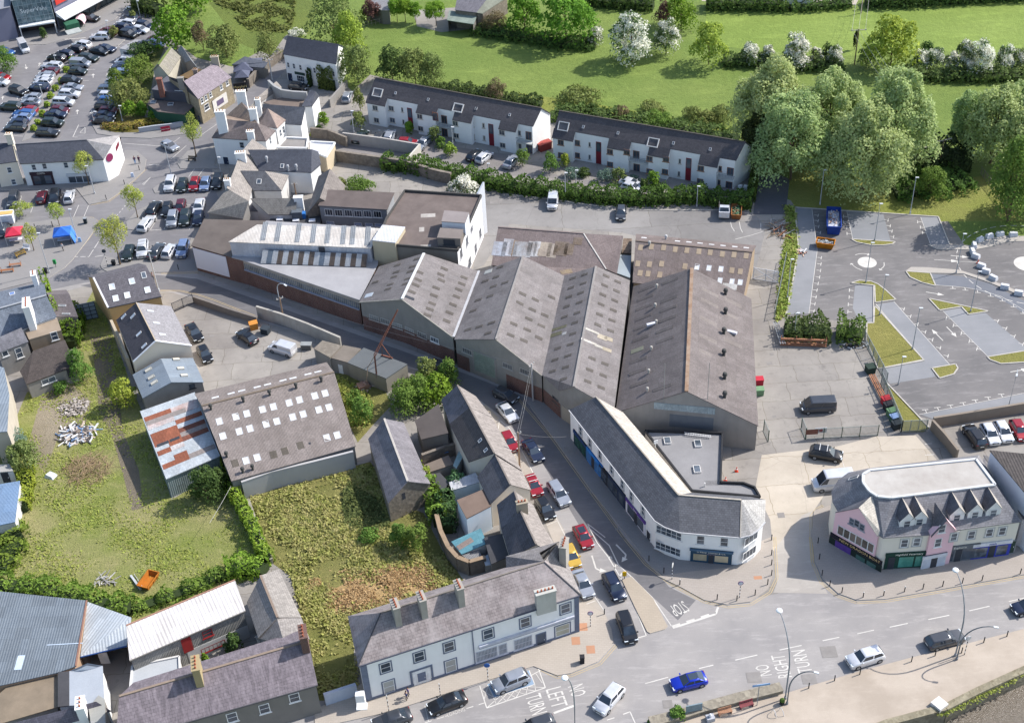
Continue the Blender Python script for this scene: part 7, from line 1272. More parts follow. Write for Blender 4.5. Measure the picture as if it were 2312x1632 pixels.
for t,x,y,ty,w_,k,lb in(('B',1200,960,760,100,'olive','slim tree at the left end of the left apartments'),('B',1190,1110,970,130,'olive','bush beside the lamp post at the apartment entrance'),('B',1630,1160,1045,80,'bright','small bright tree before the left apartment door'),('B',1850,1230,1090,110,'olive','young birch in front of the first balconies'),('B',1905,1280,1190,90,'shrub','round shrub beside the young birch'),('B',1980,1345,1240,100,'yellow','yellow green shrub by the black and white cars'),('B',890,1080,975,90,'bright','round bright shrub beside the turning lane'),('B',850,1140,1080,50,'dark','small dark shrub by the turning lane'),('B',820,1170,1130,90,'yellow','low yellow shrub by the turning lane wall'),('C',590,1230,1105,90,'shrub','bushy shrub beside the single silver car'),('C',795,1270,1140,100,'shrub','large shrub left of the right apartment block'),('C',905,1240,1140,60,'yellow','thin tree at the left of the right apartment garden'),('C',955,1310,1250,110,'blue','grey green shrub in the right apartment garden'),('C',1045,1300,1250,90,'dark','dark low shrub in the right apartment garden'),('C',1200,1335,1260,110,'blue','left of two grey shrubs in the apartment bed'),('C',1300,1340,1255,110,'olive','right of two shrubs in the apartment bed'),('C',1555,1380,1270,90,'bright','young bright tree by the white cars'),('C',1490,1400,1330,60,'dark','dark shrub beside the two white cars'),('C',1590,1410,1370,110,'dark','spreading dark shrub under the young bright tree'),('C',1415,1340,1310,90,'blue','low grey shrub above the two white cars')):
    tree(k,t,x,y,ty,w_,lb,cat='shrub')
for t,x,y,ty,w_,lb in(('A',1695,1360,990,180,'street tree with thin crown on the paved corner by the bench'),('A',770,1600,1320,200,'street tree in front of the white shop row'),('E',1190,430,155,190,'street tree on the island between the parking rows'),('E',1040,835,440,260,'large pale street tree on the kerb by the parked van'),('E',515,500,300,160,'yellowish young street tree beside the waste bin'),('E',295,715,480,130,'reddish young tree on the market square',),('E',200,420,300,180,'thin brownish tree behind the red market tent')):
    tree('street',t,x,y,ty,w_,lb,'street trees in the town centre')
for x,y,lb in((630,540,'first'),(575,625,'second'),(485,785,'fourth'),(440,850,'fifth'),(415,930,'sixth'),(372,1005,'seventh'),(335,1080,'eighth'),(300,1135,'ninth'),(535,720,'third')):tree('yellow','A',x,y,y-50,55,lb+' clipped shrub from the top of the car park divider','clipped shrubs on the car park divider',cat='shrub')
tree('olive','A',990,330,225,80,'small planted shrub between the upper parked cars',cat='shrub');tree('olive','A',1160,190,90,60,'thin young tree in the upper parking rows');tree('shrub','A',60,620,420,170,'bushy planted verge tree at the left edge of the car park');tree('dark','A',390,340,240,60,'small potted tree before the supermarket entrance')
hedge('N',[(-80,430),(300,470),(600,520),(850,600),(1150,640)],3.0,1.8,'thick bramble hedge above the blue grey metal roof','6c8436','56702c',.15,lump=.6);hedge('N',[(1150,640),(1500,520),(1750,420),(1950,330)],2.2,1.0,'low bramble strip behind the white metal barn','6f8438','5a702e',.13,lump=.8)
hedge('N',[(1960,330),(2080,300),(2200,290),(2300,320)],3.2,2.2,'rounded bright bush bank at the top of the slate outbuilding','7c9434','647c2c',.15)
hedge('O',[(50,60),(130,200),(210,330),(290,480),(350,640),(420,740)],1.5,2.4,'tall yellow flowering ivy hedge on the wall between the gardens','8c9a3a','6c8430',.14);hedge('J',[(400,1400),(450,1520),(560,1560),(630,1500)],1.2,3.4,'yellow ivy over the lower left corner of the large shed','9aa040','74882f',.13)
hedge('O',[(1650,40),(1780,120),(1850,260),(1880,420)],2.2,3.2,'ivy hedge running down from the stone barn to the curved wall','76903a','5c742e',.15);hedge('O',[(1960,130),(2050,110),(2120,90)],2.4,2.6,'blue green bushes beside the white cube extension','5c7c54','4a6644',.14);hedge('O',[(1930,180),(1960,340),(1960,480)],2.2,3.0,'dark leafy strip behind the white cube extension','48683c','38522e',.14)
hedge('K',[(60,1040),(180,1100),(250,1180)],1.6,4.2,'bright ivy spilling from the stone barn roof end','8c9c3a','70862f',.13)
for t,x,y,ty,w_,k,lb in(('K',150,420,80,330,'shrub','left tree of the dense green clump above the terrace'),('K',300,400,90,340,'bright','right tree of the dense green clump above the terrace'),('K',60,500,260,240,'shrub','lower left tree of the dense green clump'),('K',240,230,70,200,'olive','pale tipped tree at the top of the green clump'),('K',430,260,150,180,'shrub','branch tree beside the top terrace chimney')):tree(k,t,x,y,ty,w_,lb,h=4.8)
tree('yellow','I',1090,600,370,210,'golden green bush beside the metal roofed workshop',cat='bush');tree('dark','I',1800,1420,1160,270,'dark leafy bush against the end of the rusty shed',cat='bush');tree('dark','I',1920,1330,1150,160,'smaller dark bush beside the ivy shed corner',cat='bush');tree('shrub','I',720,380,120,180,'bush along the dirt track by the brown roofed annexe',cat='bush');tree('shrub','I',540,480,400,130,'low bush against the grey annexe wall',cat='bush')
tree('blue','I',100,980,850,260,'blue green bush at the left edge of the garden',cat='bush');tree('olive','I',250,1180,930,280,'olive bush beside the white outhouse',cat='bush');tree('yellow','I',20,900,820,100,'yellow green bush at the end of the grey hall',cat='bush');hedge('I',[(240,1180),(240,1350),(200,1520)],2.0,2.0,'yellow green hedge beside the blue roof shed','8a9838','6c8030',.14)
hedge('N',[(0,300),(80,180),(150,60),(60,-60)],4.0,1.6,'rough green bank at the left edge of the garden','748836','5c702c',.16,lump=.8)
tree('shrub','J',1600,1060,860,190,'weedy bush in the small yard beside the large shed',cat='bush');tree('shrub','J',1540,900,780,130,'small weedy bush below the crane mast foot',cat='bush');tree('dark','N',2030,1000,850,150,'small dark tree in the court before the white metal barn',cat='bush');tree('bright','N',1790,1120,1010,50,'little bright shrub by the orange chimney',cat='shrub');tree('shrub','O',1680,600,400,200,'bush at the right side of the overgrown garden',cat='bush');tree('shrub','O',1560,560,390,170,'second bush at the right side of the overgrown garden',cat='bush');tree('shrub','O',1290,520,460,160,'low shrub in the middle of the overgrown garden',cat='bush')
hedge('H',[(260,1180),(420,1190),(540,1190),(650,1190)],4.2,2.8,'overgrown olive hedge above the timber rack','5a6638','44502a',.16,lump=.6);hedge('H',[(700,1190),(800,1200),(930,1230)],4.0,2.8,'green hedge with a bare sapling right of the timber rack','5c7434','46582a',.16,lump=.5)
tree('conifer','D',1040,370,225,38,'narrow dark ivy column on the power pole',name='ivy_pole_growth',cat='ivy')
for k,(x,y,lb)in enumerate(((1070,1560,'large olive shrub in the roadside planter'),(1515,1420,'bright low plant in the roadside planter'),(840,1610,'small shrub at the planter end'))):tree('shrub' if k!=1 else 'bright','Q',x,y,y-(75 if k==0 else 25),(120,70,50)[k],lb,cat='shrub')
LG=M('leaf','858848','9c9464',1.2);LS=M('leaf','a8946c','a08a62',1.5);LB=M('leaf','7c8c3c','949654',1.2)
scatter('tall_grass','U',[(562,1118),(830,1042),(900,1140),(950,1160),(990,1240),(1030,1310),(800,1390),(800,1560),(722,1560),(695,1430),(655,1290),(608,1240)],30000,.13,.45,LG,hole=[(930,1190),(915,980),(1080,890),(1300,820),(1500,730),(1740,720),(1870,800),(1920,930),(1500,1080),(1100,1200)],label='rank tall grass filling the garden behind the long white building',seed=3,clump=.55)
scatter('dry_stalks','O',[(930,1170),(920,980),(1080,900),(1300,830),(1500,740),(1740,730),(1850,800),(1900,930),(1500,1060),(1100,1180)],9000,.12,.3,LS,edge=1.3,clump=1.3,label='straw coloured dry stalks in the lower part of the garden',seed=4);scatter('dry_stalks','O',[(720,970),(780,870),(860,870),(850,950)],600,.13,.3,LS,label='small patch of dry stalks in the garden',seed=5)
scatter('rough_grass','U',[(20,1010),(70,880),(165,840),(185,700),(215,660),(300,880),(320,925),(385,1120),(500,1060),(560,1095),(600,1260),(560,1290),(290,1390),(200,1340),(0,1325),(-60,1300),(-60,1180)],17000,.1,.16,LB,label='rough short grass in the left garden',seed=6,clump=.45)
scatter('weeds','J',[(1370,650),(1600,760),(1700,900),(1660,1060),(1500,1080)],1800,.16,.5,LB,label='weeds in the small yard right of the large shed',seed=8);scatter('meadow_tussocks','B',[(-200,-100),(640,-100),(620,200),(560,280),(300,300),(0,60)],4200,.26,.45,M('leaf','566030','646a3a'),label='dark rush tussocks across the rough meadow',seed=9,clump=.9)
scatter('bank_growth','R',[(1500,1520),(1900,1340),(2296,1160),(2296,1200),(1900,1400),(1600,1540)],700,.1,.25,LB,z0=-.2,label='weeds along the river wall top',seed=10);scatter('verge_growth','H',[(270,90),(355,100),(385,450),(340,700),(280,1020),(190,1090),(205,900),(235,600),(280,350)],2500,.16,.3,LB,label='scrubby growth on the verge beside the new car park',seed=11)
scatter('ivy_ground_cover','O',[(1100,40),(1340,180),(1450,420),(1200,480),(1080,400),(1050,200)],4000,.16,.5,M('leaf','666c3e','565c34'),label='dark leafy growth beside the stone barn',seed=12)
CC=dict(w=('d4d5d8','white'),k=('15161a','black'),n=('222c44','navy'),g=('44474d','dark grey'),s=('9a9fa8','silver'),r=('981c2a','red'),m=('5c1a28','maroon'),b=('35609c','blue'),l=('7c90b4','pale blue'),t=('25312f','dark green'),y=('c9a544','yellow'),B=('1030b0','bright blue'))
CT=dict(hatch='hatchback',saloon='saloon',suv='tall car',mpv='people carrier',estate='estate car',coupe='coupe',van='van',bigvan='van',minibus='minivan')
def C(t,x,y,dx,dy,k,c,ph,group=None,near=True,**kw):return car(t,x,y,dx,dy,k,CC[c][0],CC[c][1]+' '+CT[k]+' '+ph,group,near,**kw)
G1='cars in the street between the terrace and the shops'
for q in((925,352,100,52,'hatch','g','in the shade by the brick corner'),(940,498,95,112,'coupe','w','at the top of the queue'),(957,752,62,112,'hatch','r','parked beside the wooden pole'),(1160,832,78,118,'saloon','n','driving beside the wooden pole'),(1383,1200,85,130,'estate','s','in the middle of the street queue'),(1265,1332,68,112,'hatch','k','parked behind the red car with roof bars'),(370,118,70,40,'saloon','g','half hidden behind the green clump')):C('K',*q,G1)
C('K',1165,1130,68,130,'hatch','r','with white roof bars parked below the pole',G1,extras=('bars',));C('L',255,1345,75,140,'hatch','r','next to the white arrow in the street',G1,extras=('sunroof',));C('P',2065,165,55,120,'hatch','y','hidden behind the tall rendered chimney',G1)
C('Q',252,402,75,150,'saloon','s','parked at the end of the long white building',G1);C('Q',522,430,80,150,'suv','n','beside the paved traffic island',G1,extras=('rails',));C('Q',632,783,58,172,'mpv','k','waiting at the give way line',G1)
G2='cars on the bottom main road'
C('Q',480,1398,-118,140,'suv','w','crossing the junction at the bottom',G2,scale=1.08);C('Q',1165,1245,-140,34,'coupe','B','driving on the main road',G2,extras=('sunroof',));C('R',925,1042,-140,44,'suv','w','driving past the riverside bollards',G2);C('R',1612,885,150,-40,'estate','g','driving behind the tall curved lamp',G2);C('R',2330,600,-130,28,'hatch','n','cut off by the right edge',G2)
C('P',992,1432,-165,62,'saloon','k','parked beside the loading marking',G2);C('P',1542,1245,-150,60,'suv','s','parked on the blue bay',G2);C('P',515,1575,-150,50,'saloon','g','cut off by the bottom edge',G2);C('P',1765,1640,-150,50,'suv','g','at the bottom edge below the turn lettering',G2)
C('M',515,222,-150,8,'minibus','g','with open side door inside the green fence');C('M',585,632,130,22,'suv','k','with silver roof bars on the pale forecourt',extras=('bars',));C('M',640,885,-140,14,'bigvan','w','half behind the rounded slate roof')
G3='cars parked behind the walled yard at the right edge'
C('M',1870,480,-80,-115,'suv','k','at the left of the walled yard row',G3);C('M',2003,458,68,118,'hatch','w','next to the black one in the walled yard',G3);C('M',2117,437,68,118,'hatch','w','next to the red one in the walled yard',G3);C('M',2255,425,68,118,'hatch','r','at the right edge of the walled yard',G3)
C('G',650,52,-8,60,'van','w','parked in the lane below the ivy hedge');C('G',1155,135,-4,60,'hatch','g','parked alone in the lane below the ivy hedge')
G4='vehicles parked in the yard opposite the brick building'
C('J',147,270,62,92,'saloon','k','nearest the gabled house',G4);C('J',605,308,-90,-68,'coupe','k','beside the orange bin',G4);C('J',238,457,52,95,'hatch','k','closest to the metal roofed workshop',G4);C('J',910,412,-125,-38,'van','w','by the stained street wall',G4)
G5='cars in the town centre parking rows'
for q in((1110,732,-30,88,'hatch','t','at the left of the row by the brick building'),(1352,715,58,-90,'saloon','g','in the middle of the row by the brick building'),(1462,715,56,-88,'hatch','w','reversed into the row by the brick building'),(1580,700,-25,85,'suv','l','nearest the white wall panel'),(1265,475,62,-80,'estate','w','alone at the left of the middle row'),(1330,352,52,-88,'suv','k','back left of the middle rows'),(1442,355,-20,80,'hatch','k','back row beside the maroon car'),(1558,335,-20,78,'hatch','m','in the back of the middle rows'),(1718,330,-22,84,'saloon','w','at the right end of the middle rows'),(1490,442,-18,84,'suv','s','in the front of the middle rows'),(1598,432,-16,84,'suv','t','in the front of the middle rows'),(1712,432,-18,84,'hatch','n','at the right front of the middle rows'),(1470,137,-24,84,'suv','w','at the left of the top town row'),(1575,147,-24,80,'hatch','t','second in the top town row'),(1680,137,-24,80,'hatch','r','third in the top town row'),(1773,137,-24,76,'hatch','l','fourth in the top town row'),(1880,117,-24,80,'suv','k','last in the top town row'),(118,272,-18,88,'suv','g','at the left edge below the cream house'),(362,247,22,-86,'hatch','m','parked below the white shop row'),(475,252,-16,86,'suv','k','between the maroon and white cars below the shops'),(600,245,20,-82,'hatch','w','at the right of the row below the shops')):C('E',*q,G5)
C('E',1232,702,-12,92,'suv','w','with a roof rack second in the brick building row',G5,extras=('bars',),scale=1.1);C('E',25,530,20,-80,'suv','g','behind the red market tent',G5)
C('A',1468,1262,105,52,'hatch','s','driving through the town junction');C('A',1820,975,70,-32,'hatch','k','parked before the stone pub')
G6='vehicles in the supermarket car park';ORD='first second third fourth fifth sixth seventh eighth ninth tenth eleventh twelfth thirteenth fourteenth fifteenth sixteenth seventeenth'.split()
def rowcars(ph,dx,dy,lst):
    for i,q in enumerate(lst):C('A',q[0],q[1],*(q[4:6]if len(q)>4 else(dx,dy)),q[2],q[3],ORD[i]+' from the top '+ph,G6,False,scale=1.06)
rowcars('of the far row by the entrance',-88,0,((780,160,'suv','k',80,10),(868,318,'suv','w')));rowcars('left of the upper tree bed',-80,-12,((1120,165,'suv','n'),(1095,197,'estate','w'),(1038,232,'hatch','n'),(935,275,'suv','m')));rowcars('right of the upper tree bed',80,14,((1250,222,'suv','n'),(1215,257,'hatch','w'),(1148,270,'estate','n'),(1107,297,'suv','k')))
rowcars('in the short row at the divider top',-84,-14,((710,390,'suv','w'),(652,425,'hatch','k'),(560,472,'suv','n'),(492,505,'suv','k')));rowcars('in the short right divider row',84,14,((918,420,'saloon','n'),(858,442,'saloon','k'),(765,500,'estate','t')))
rowcars('in the row left of the divider',-92,-6,((450,568,'estate','w'),(430,620,'hatch','m'),(395,653,'hatch','s'),(382,682,'hatch','w'),(372,710,'hatch','w'),(340,757,'saloon','n'),(278,842,'hatch','s'),(262,884,'saloon','s'),(245,952,'hatch','r'),(207,982,'estate','b'),(190,1017,'hatch','l'),(155,1060,'hatch','n'),(135,1104,'estate','k')))
rowcars('in the row right of the divider',92,4,((695,553,'van','s'),(672,618,'hatch','t'),(615,700,'suv','k'),(625,757,'saloon','s'),(600,815,'suv','w'),(548,885,'mpv','w'),(515,952,'hatch','m'),(480,990,'saloon','n'),(455,1064,'suv','t'),(410,1148,'estate','k')))
rowcars('in the row along the shrub bed',84,0,((1085,532,'van','w',-84,0),(1050,578,'saloon','n',-84,0),(1025,627,'hatch','l',-84,0),(990,707,'hatch','w'),(935,777,'suv','s'),(930,825,'hatch','w'),(930,867,'hatch','b'),(915,921,'suv','k'),(935,957,'hatch','m'),(900,997,'saloon','n'),(895,1042,'saloon','k')))
for q in((160,787,84,26,'suv','k','moving in the left lane of the supermarket car park'),(92,924,-90,-6,'suv','t','standing in the lane left of the divider row'),(10,668,80,10,'hatch','r','at the left edge of the supermarket car park'),(0,708,80,10,'hatch','w','at the left edge below the red car'),(50,450,60,10,'hatch','b','behind the shrubs at the left edge'),(1345,355,70,8,'hatch','m','at the top right beside the bright green tree'),(1345,380,70,8,'hatch','l','below the maroon car by the bright green tree')):C('A',*q,G6,False)
C('A',205,412,52,80,'bigvan','w','with low roof standing before the supermarket',G6,scale=.92)
G7='cars parked before the apartments'
for t,*q in(('B',1200,1182,52,-60,'estate','t','at the left of the apartment bays'),('B',1367,1187,36,-78,'estate','g','beside the silver one in the apartment bays'),('B',1452,1185,34,-80,'suv','s','in the apartment bays'),('B',1742,1240,-70,66,'saloon','s','at the end of the stained wall'),('C',235,1150,60,-50,'hatch','k','beside the white one below the left apartments'),('C',305,1165,58,-46,'hatch','w','beside the black one below the left apartments'),('C',508,1197,58,-60,'saloon','s','alone below the right end of the left apartments'),('C',1392,1357,100,30,'coupe','w','rear of the pair above the hedge'),('C',1402,1390,100,26,'hatch','w','front of the pair above the hedge'),('B',1085,838,30,-86,'hatch','s','beside the pub wall'),('B',665,750,80,10,'hatch','k','in the white pub yard')):C(t,*q,G7)
C('B',1605,1232,100,4,'hatch','r','under a crumpled red cover in the apartment bays',G7)
def sub(mb,name,m,par,**k):o=mb.build(name,m,None,**k);o.parent=par;return o
def place(name,label,cat,t,x,y,dx,dy,group=None,z=0.0):
    c=W(t,x,y,z);d=W(t,x+dx,y+dy,z)-c;return thing(name,label,cat,c,math.atan2(d.y,d.x),group)
o=place('tipper_truck','white tipper truck with grey bed parked at the end of the ivy hedge','truck','G',1918,130,-2,60);pm=paint('d4d5d8')
sub(MB().box((1.9,0,.55),(1.7,1.95,1.2)).hexa([Vector(p)for p in((1.05,-.95,1.7),(2.45,-.95,1.7),(2.45,.95,1.7),(1.05,.95,1.7))],[Vector(p)for p in((1.05,-.85,2.3),(1.85,-.85,2.3),(1.85,.85,2.3),(1.05,.85,2.3))]),'cab',pm,o);sub(MB().hexa([Vector(p)for p in((2.47,-.85,1.74),(2.49,-.85,1.74),(2.49,.85,1.74),(2.47,.85,1.74))],[Vector(p)for p in((1.9,-.75,2.26),(1.92,-.75,2.26),(1.92,.75,2.26),(1.9,.75,2.26))]),'windscreen',CGLASS,o)
mb=MB().box((-1.1,0,.75),(3.9,2.0,.15))
for c_,s_ in(((-1.1,.98,.9),(3.9,.06,.7)),((-1.1,-.98,.9),(3.9,.06,.7)),((-3.0,0,.9),(.06,2,.7)),((.85,0,.9),(.06,2,.9))):mb.box(c_,s_)
sub(mb,'tipping_bed',M('plain','8c8680'),o)
for x in(1.8,-1.9):
    for y in(-.88,.88):sub(MB().tube([(x,y-.12,.38),(x,y+.12,.38)],.38,14),'wheel',TYRE,o)
for y in(-.7,.7):sub(MB().box((2.74,y,.9),(.08,.35,.2)),'headlight',LAMPG,o)
def skip(label,t,x,y,dx,dy,L,w_,h,c,load,lc,z=0,tilt=0):
    o=place('skip',label,'skip',t,x,y,dx,dy);mb=MB();k=.12 if L>5 else .28
    B0=[Vector((-L/2+k*L/2*.6,-w_/2*.85,.1)),Vector((L/2-k*L/2*.6,-w_/2*.85,.1)),Vector((L/2-k*L/2*.6,w_/2*.85,.1)),Vector((-L/2+k*L/2*.6,w_/2*.85,.1))];T0=[Vector((-L/2,-w_/2,h)),Vector((L/2,-w_/2,h)),Vector((L/2,w_/2,h)),Vector((-L/2,w_/2,h))]
    mb.face(B0[::-1])
    for i in range(4):j=(i+1)%4;mb.face([B0[i],B0[j],T0[j],T0[i]]);mb.face([T0[i]*.93+Vector((0,0,h*.07)),B0[i]*.93+Vector((0,0,.1)),B0[j]*.93+Vector((0,0,.1)),T0[j]*.93+Vector((0,0,h*.07))]);mb.bar(T0[i],T0[j],.14)
    mb.face([p+Vector((0,0,.06))for p in B0])
    for s in(-1,1):
        for f_ in(-.3,0,.3):mb.bar((L*f_,s*w_*.46,.2),(L*f_,s*w_*.51,h),.1)
    sub(mb,'skip_body',M('flat',c,None,3.0),o)
    if load:
        m2=MB();r=random.Random(len(label));
        for i in range(34):a=r.uniform(0,6.3);x_,y_=r.uniform(-L*.4,L*.4),r.uniform(-w_*.36,w_*.36);m2 .bar((x_,y_,h*.72+r.random()*.3),(x_+math.cos(a)*r.uniform(.2,.9),y_+math.sin(a)*r.uniform(.2,.5),h*.75+r.random()*.35),r.uniform(.08,.3),.06,mi=i%3)
        sub(m2 .box((0,0,h*.3),(L*.84,w_*.8,h*.42),mi=2),load,[M('plain',c_)for c_ in lc],o)
    return o
skip('large blue skip full of timber and rubble in the new car park','H',678,262,2,100,6.6,2.5,1.9,'28489c','rubble',('c4b0a0','8c6c60','b8bcc8'));skip('small orange skip with grey rubble beside the blue skip','H',610,440,90,12,3.2,1.8,1.2,'c07818','rubble',('8c9094','50565a','b0b4b4'));skip('orange skip holding green waste beside the tipper truck','G',2008,150,-4,90,3.8,1.8,1.2,'9c6438','green_waste',('4c7a5c','3a5c44','7c6c50'));skip('rusty orange trailer body lying on the garden grass','N',1290,395,70,-95,3.0,1.7,.8,'b87024',None,())
o=place('trailer_frame','pale drawbar frame beside the rusty orange trailer body','frame','N',1175,400,75,105);sub(MB().bar((-1.6,.0,.2),(1.6,.0,.2),.3).bar((-1.6,.5,.15),(1.6,.4,.15),.06),'beam',M('plain','b0b4b8'),o)
def pile(label,name,cat,t,x,y,rx,ry,h,n,cols,seed,ln=.9,wd=.16):
    o=place(name,label,cat,t,x,y,100,0);r=random.Random(seed);mb=MB()
    for i in range(n):
        a=r.uniform(0,6.28);q=r.random()**.6;x_,y_=math.cos(a)*q*rx,math.sin(a)*q*ry;z_=h*(1-q)*r.random()+.08;b_=r.uniform(0,6.28);l_=r.uniform(.3,ln);mb.bar((x_,y_,z_),(x_+math.cos(b_)*l_,y_+math.sin(b_)*l_,z_+r.uniform(-.1,.25)*l_),r.uniform(.4,1)*wd,r.uniform(.2,.8)*wd,mi=r.randrange(len(cols)))
    m=sub(mb,name+'_heap',[M('plain',c)for c in cols],o);m['kind']='stuff';o['kind']='stuff';return o
pile('heap of white and blue broken boards on the garden grass','debris','debris','I',665,845,3.0,2.4,.8,220,('d4d2d0','b8a898','c8ccd0','6c86a8','8c8480','54504e'),3,1.5,.3);pile('flatter heap of pale stone rubble above the board heap','rubble','debris','I',640,620,2.4,2.3,.5,200,('a8a098','8c847c','c0b8b0','7c746c'),4,.5,.28);pile('dead brushwood heap in the middle of the left garden','brushwood','debris','I',760,1140,3.6,3.4,.9,420,('9c8468','ac9478','86705a'),5,2.2,.05);pile('stack of old white planks on the garden grass','planks','debris','N',905,378,1.6,.5,.3,26,('c8c6c4','a8a6a2','8c8884'),6,1.8,.16);pile('scrap and tyre clutter at the end of the green hedge','scrap','debris','H',850,1265,2.2,1.4,.8,90,('3c3c3e','a8aeb4','6c6458'),7,.8,.3);pile('old timber and metal clutter by the lane end','scrap','debris','H',225,290,1.6,3.2,1.0,90,('8c7c68','a86c48','b4b0ac','5c5650'),8,2.6,.12);pile('yard clutter behind the large brown shed','scrap','debris','J',1610,740,1.4,1.0,.8,50,('a88c7c','c4b8b0','6c6058'),9,.9,.3);pile('red brick scraps and white boards on the car park edge','brick_scraps','debris','H',410,487,1.0,.7,.4,30,('a87868','d4d4d4','c4a894'),10,.8,.25)
o=place('fallen_sheet','crumpled white sheet on the garden below the brushwood','sheet','I',440,1205,50,10);sub(MB().hexa([Vector(p)for p in((-.9,-.6,0),(.8,-.7,0),(.9,.5,0),(-.5,.8,0))],[Vector(p)for p in((-.6,-.3,.5),(.5,-.5,.35),(.6,.4,.4),(-.3,.5,.55))]),'sheet_cover',M('plain','c8ccd0'),o)
def lamp(label,t,bx,by,hx,hy,hz,col='8a8e92',globe=False,curve=.0,name='street_lamp',group=None,z0=0.0,arm2=None,r=.075):
    b=W(t,bx,by,z0);h=W(t,hx,hy,hz);o=thing(name,label,'street lamp' if name=='street_lamp' else 'pole',b,0,group);P=[b];dx=h-b;k=hz*(1-curve)if curve else hz*.96
    if curve:
        for i in range(9):a=math.pi/2*i/8;P.append(Vector((b.x+dx.x*(1-math.cos(a)),b.y+dx.y*(1-math.cos(a)),b.z+k+(hz-k)*math.sin(a))))
    else:P+=[Vector((b.x,b.y,b.z+hz))]+([h]if Vector((dx.x,dx.y,0)).length>.5 else[])
    MB().tube(P,r,8,r2=r*.6).build('pole',M('plain',col),o);e=P[-1];MB().cyl(b,r*1.7,.5,8).build('base',M('plain',col),o)
    d=Vector((dx.x,dx.y,0));d=d.normalized()if d.length>.3 else Vector((1,0,0))
    if globe:MB().ball(e,.42,12,sz=.5).build('lamp_head',M('plain','dfe3e6'),o)
    else:MB().bar(e-d*.1,e+d*.5+Vector((0,0,-.05)),.26,.12).build('lamp_head',M('plain','c8ccd0'),o)
    if arm2:
        a2=W(t,arm2[0],arm2[1],arm2[2]);MB().tube([b+Vector((0,0,hz*.9)),a2],.05,6).build('arm',M('plain',col),o)
    return o
lamp('tall curved lamp with globe head at the right of the promenade','R',1700,1030,1705,285,11.5,globe=True,curve=.5,r=.1);lamp('low arched lamp leaning right beside the tall curved lamp','R',1712,1062,2040,775,7.2,'767a7e',curve=.55,r=.1);lamp('tall curved lamp with globe head in the middle of the junction edge','Q',2000,1400,1950,635,11.5,globe=True,curve=.5,r=.1);lamp('low arched lamp next to the bicycle stands','Q',2015,1445,2255,1165,7.2,'767a7e',curve=.55,r=.1);lamp('tall lamp with globe head standing at the bottom edge','Q',185,1680,95,1215,11,globe=True,curve=.5,r=.1)
GLP='lamp posts of the new car park'
for x,y,hx,hy,lb in((1030,390,1087,75,'rising from the lens shaped upper grass island'),(955,745,1020,405,'rising above the mini roundabout'),(1720,665,1790,330,'standing on the pale footpath right of centre'),(1842,990,1922,648,'in the triangular grass island'),(1072,1020,1145,678,'beside the middle grass island'),(1350,1310,1430,958,'at the tip of the large grass triangle'),(1230,1607,1285,1370,'at the lower left corner of the car park')):lamp('grey lamp post '+lb,'H',x,y,hx,hy,hfind(W('H',x,y),'H',hy),'9a9ea2',group=GLP,r=.08)
lamp('grey lamp post by the walled yard at the right edge','M',2155,250,2235,-60,8,'9a9ea2',group=GLP,r=.08)
for t,x,y,hx,hy,lb in(('H',290,880,335,545,'thin lamp post on the brown verge'),('H',348,1215,372,1000,'lamp post behind the timber rack'),('D',785,1515,820,1258,'pale lamp post below the front left willow'),('D',1452,1585,1500,1315,'pale lamp post on the grass north of the car park'),('C',908,1480,908,1280,'lamp post rising out of the long ivy hedge'),('C',1880,1530,1890,1380,'lamp post at the right part of the long ivy hedge'),('C',985,1370,988,1262,'thin lamp post left of the grey shrubs'),('C',335,1310,338,1212,'thin lamp post at the left of the ivy hedge'),('B',1145,1150,1125,960,'lamp post at the apartment entrance'),('B',2005,1320,1985,1100,'lamp post beside the yellow green shrub'),('E',430,905,315,560,'long lamp post on the market square'),('E',665,600,590,355,'lamp post beside the blue tent'),('E',820,222,740,-20,'lamp post before the white shop row'),('E',45,570,-20,330,'lamp post by the red tent'),('A',1480,1510,1410,1240,'lamp post in front of the white car at the junction'),('A',1060,1050,1015,915,'lamp post in the planted corner bed'),('A',1215,160,1185,10,'lamp post at the top of the supermarket car park'),('A',495,590,475,480,'lamp post in the middle of the car park divider'),('A',365,820,340,735,'lamp post beside the car park divider lower half'),('A',950,330,915,180,'lamp post between the upper parked cars'),('A',820,1080,812,965,'slim lamp post at the corner of the car park exit'),('A',1910,1500,1885,1360,'lamp post by the white hipped house')):lamp(lb,t,x,y,hx,hy,hfind(W(t,x,y),t,hy),'b4b8bc',r=.09)
o=lamp('tall white lamp post rising from the street bend','E',1370,1060,1280,715,hfind(W('E',1370,1060),'E',715),'b8bcc0',r=.15);lamp('curved lamp on a wooden pole above the brick building wall','F',530,1300,545,1005,8.2,'b0b4b8',curve=.25,r=.09)
WOOD=M('plain','8a7460');POLES={}
def pole(key,label,t,bx,by,ty,cross=1.6,cz=.3,col=None,rz=0):
    b=W(t,bx,by);h=hfind(b,t,ty);o=thing('utility_pole',label,'utility pole',b);MB().tube([b,b+Vector((0,0,h))],.15,8,r2=.11).build('pole',col or WOOD,o);top=b+Vector((0,0,h-cz));d=Vector((math.cos(rz),math.sin(rz),0))
    if cross:
        MB().bar(top-d*cross/2,top+d*cross/2,.12).build('crossarm',M('plain','b4aca4'),o)
        for s in(-.45,0,.45):MB().cyl(top+d*cross*s+Vector((0,0,.05)),.06,.25,6).build('insulator',M('plain','d0d0cc'),o)
    POLES[key]=top
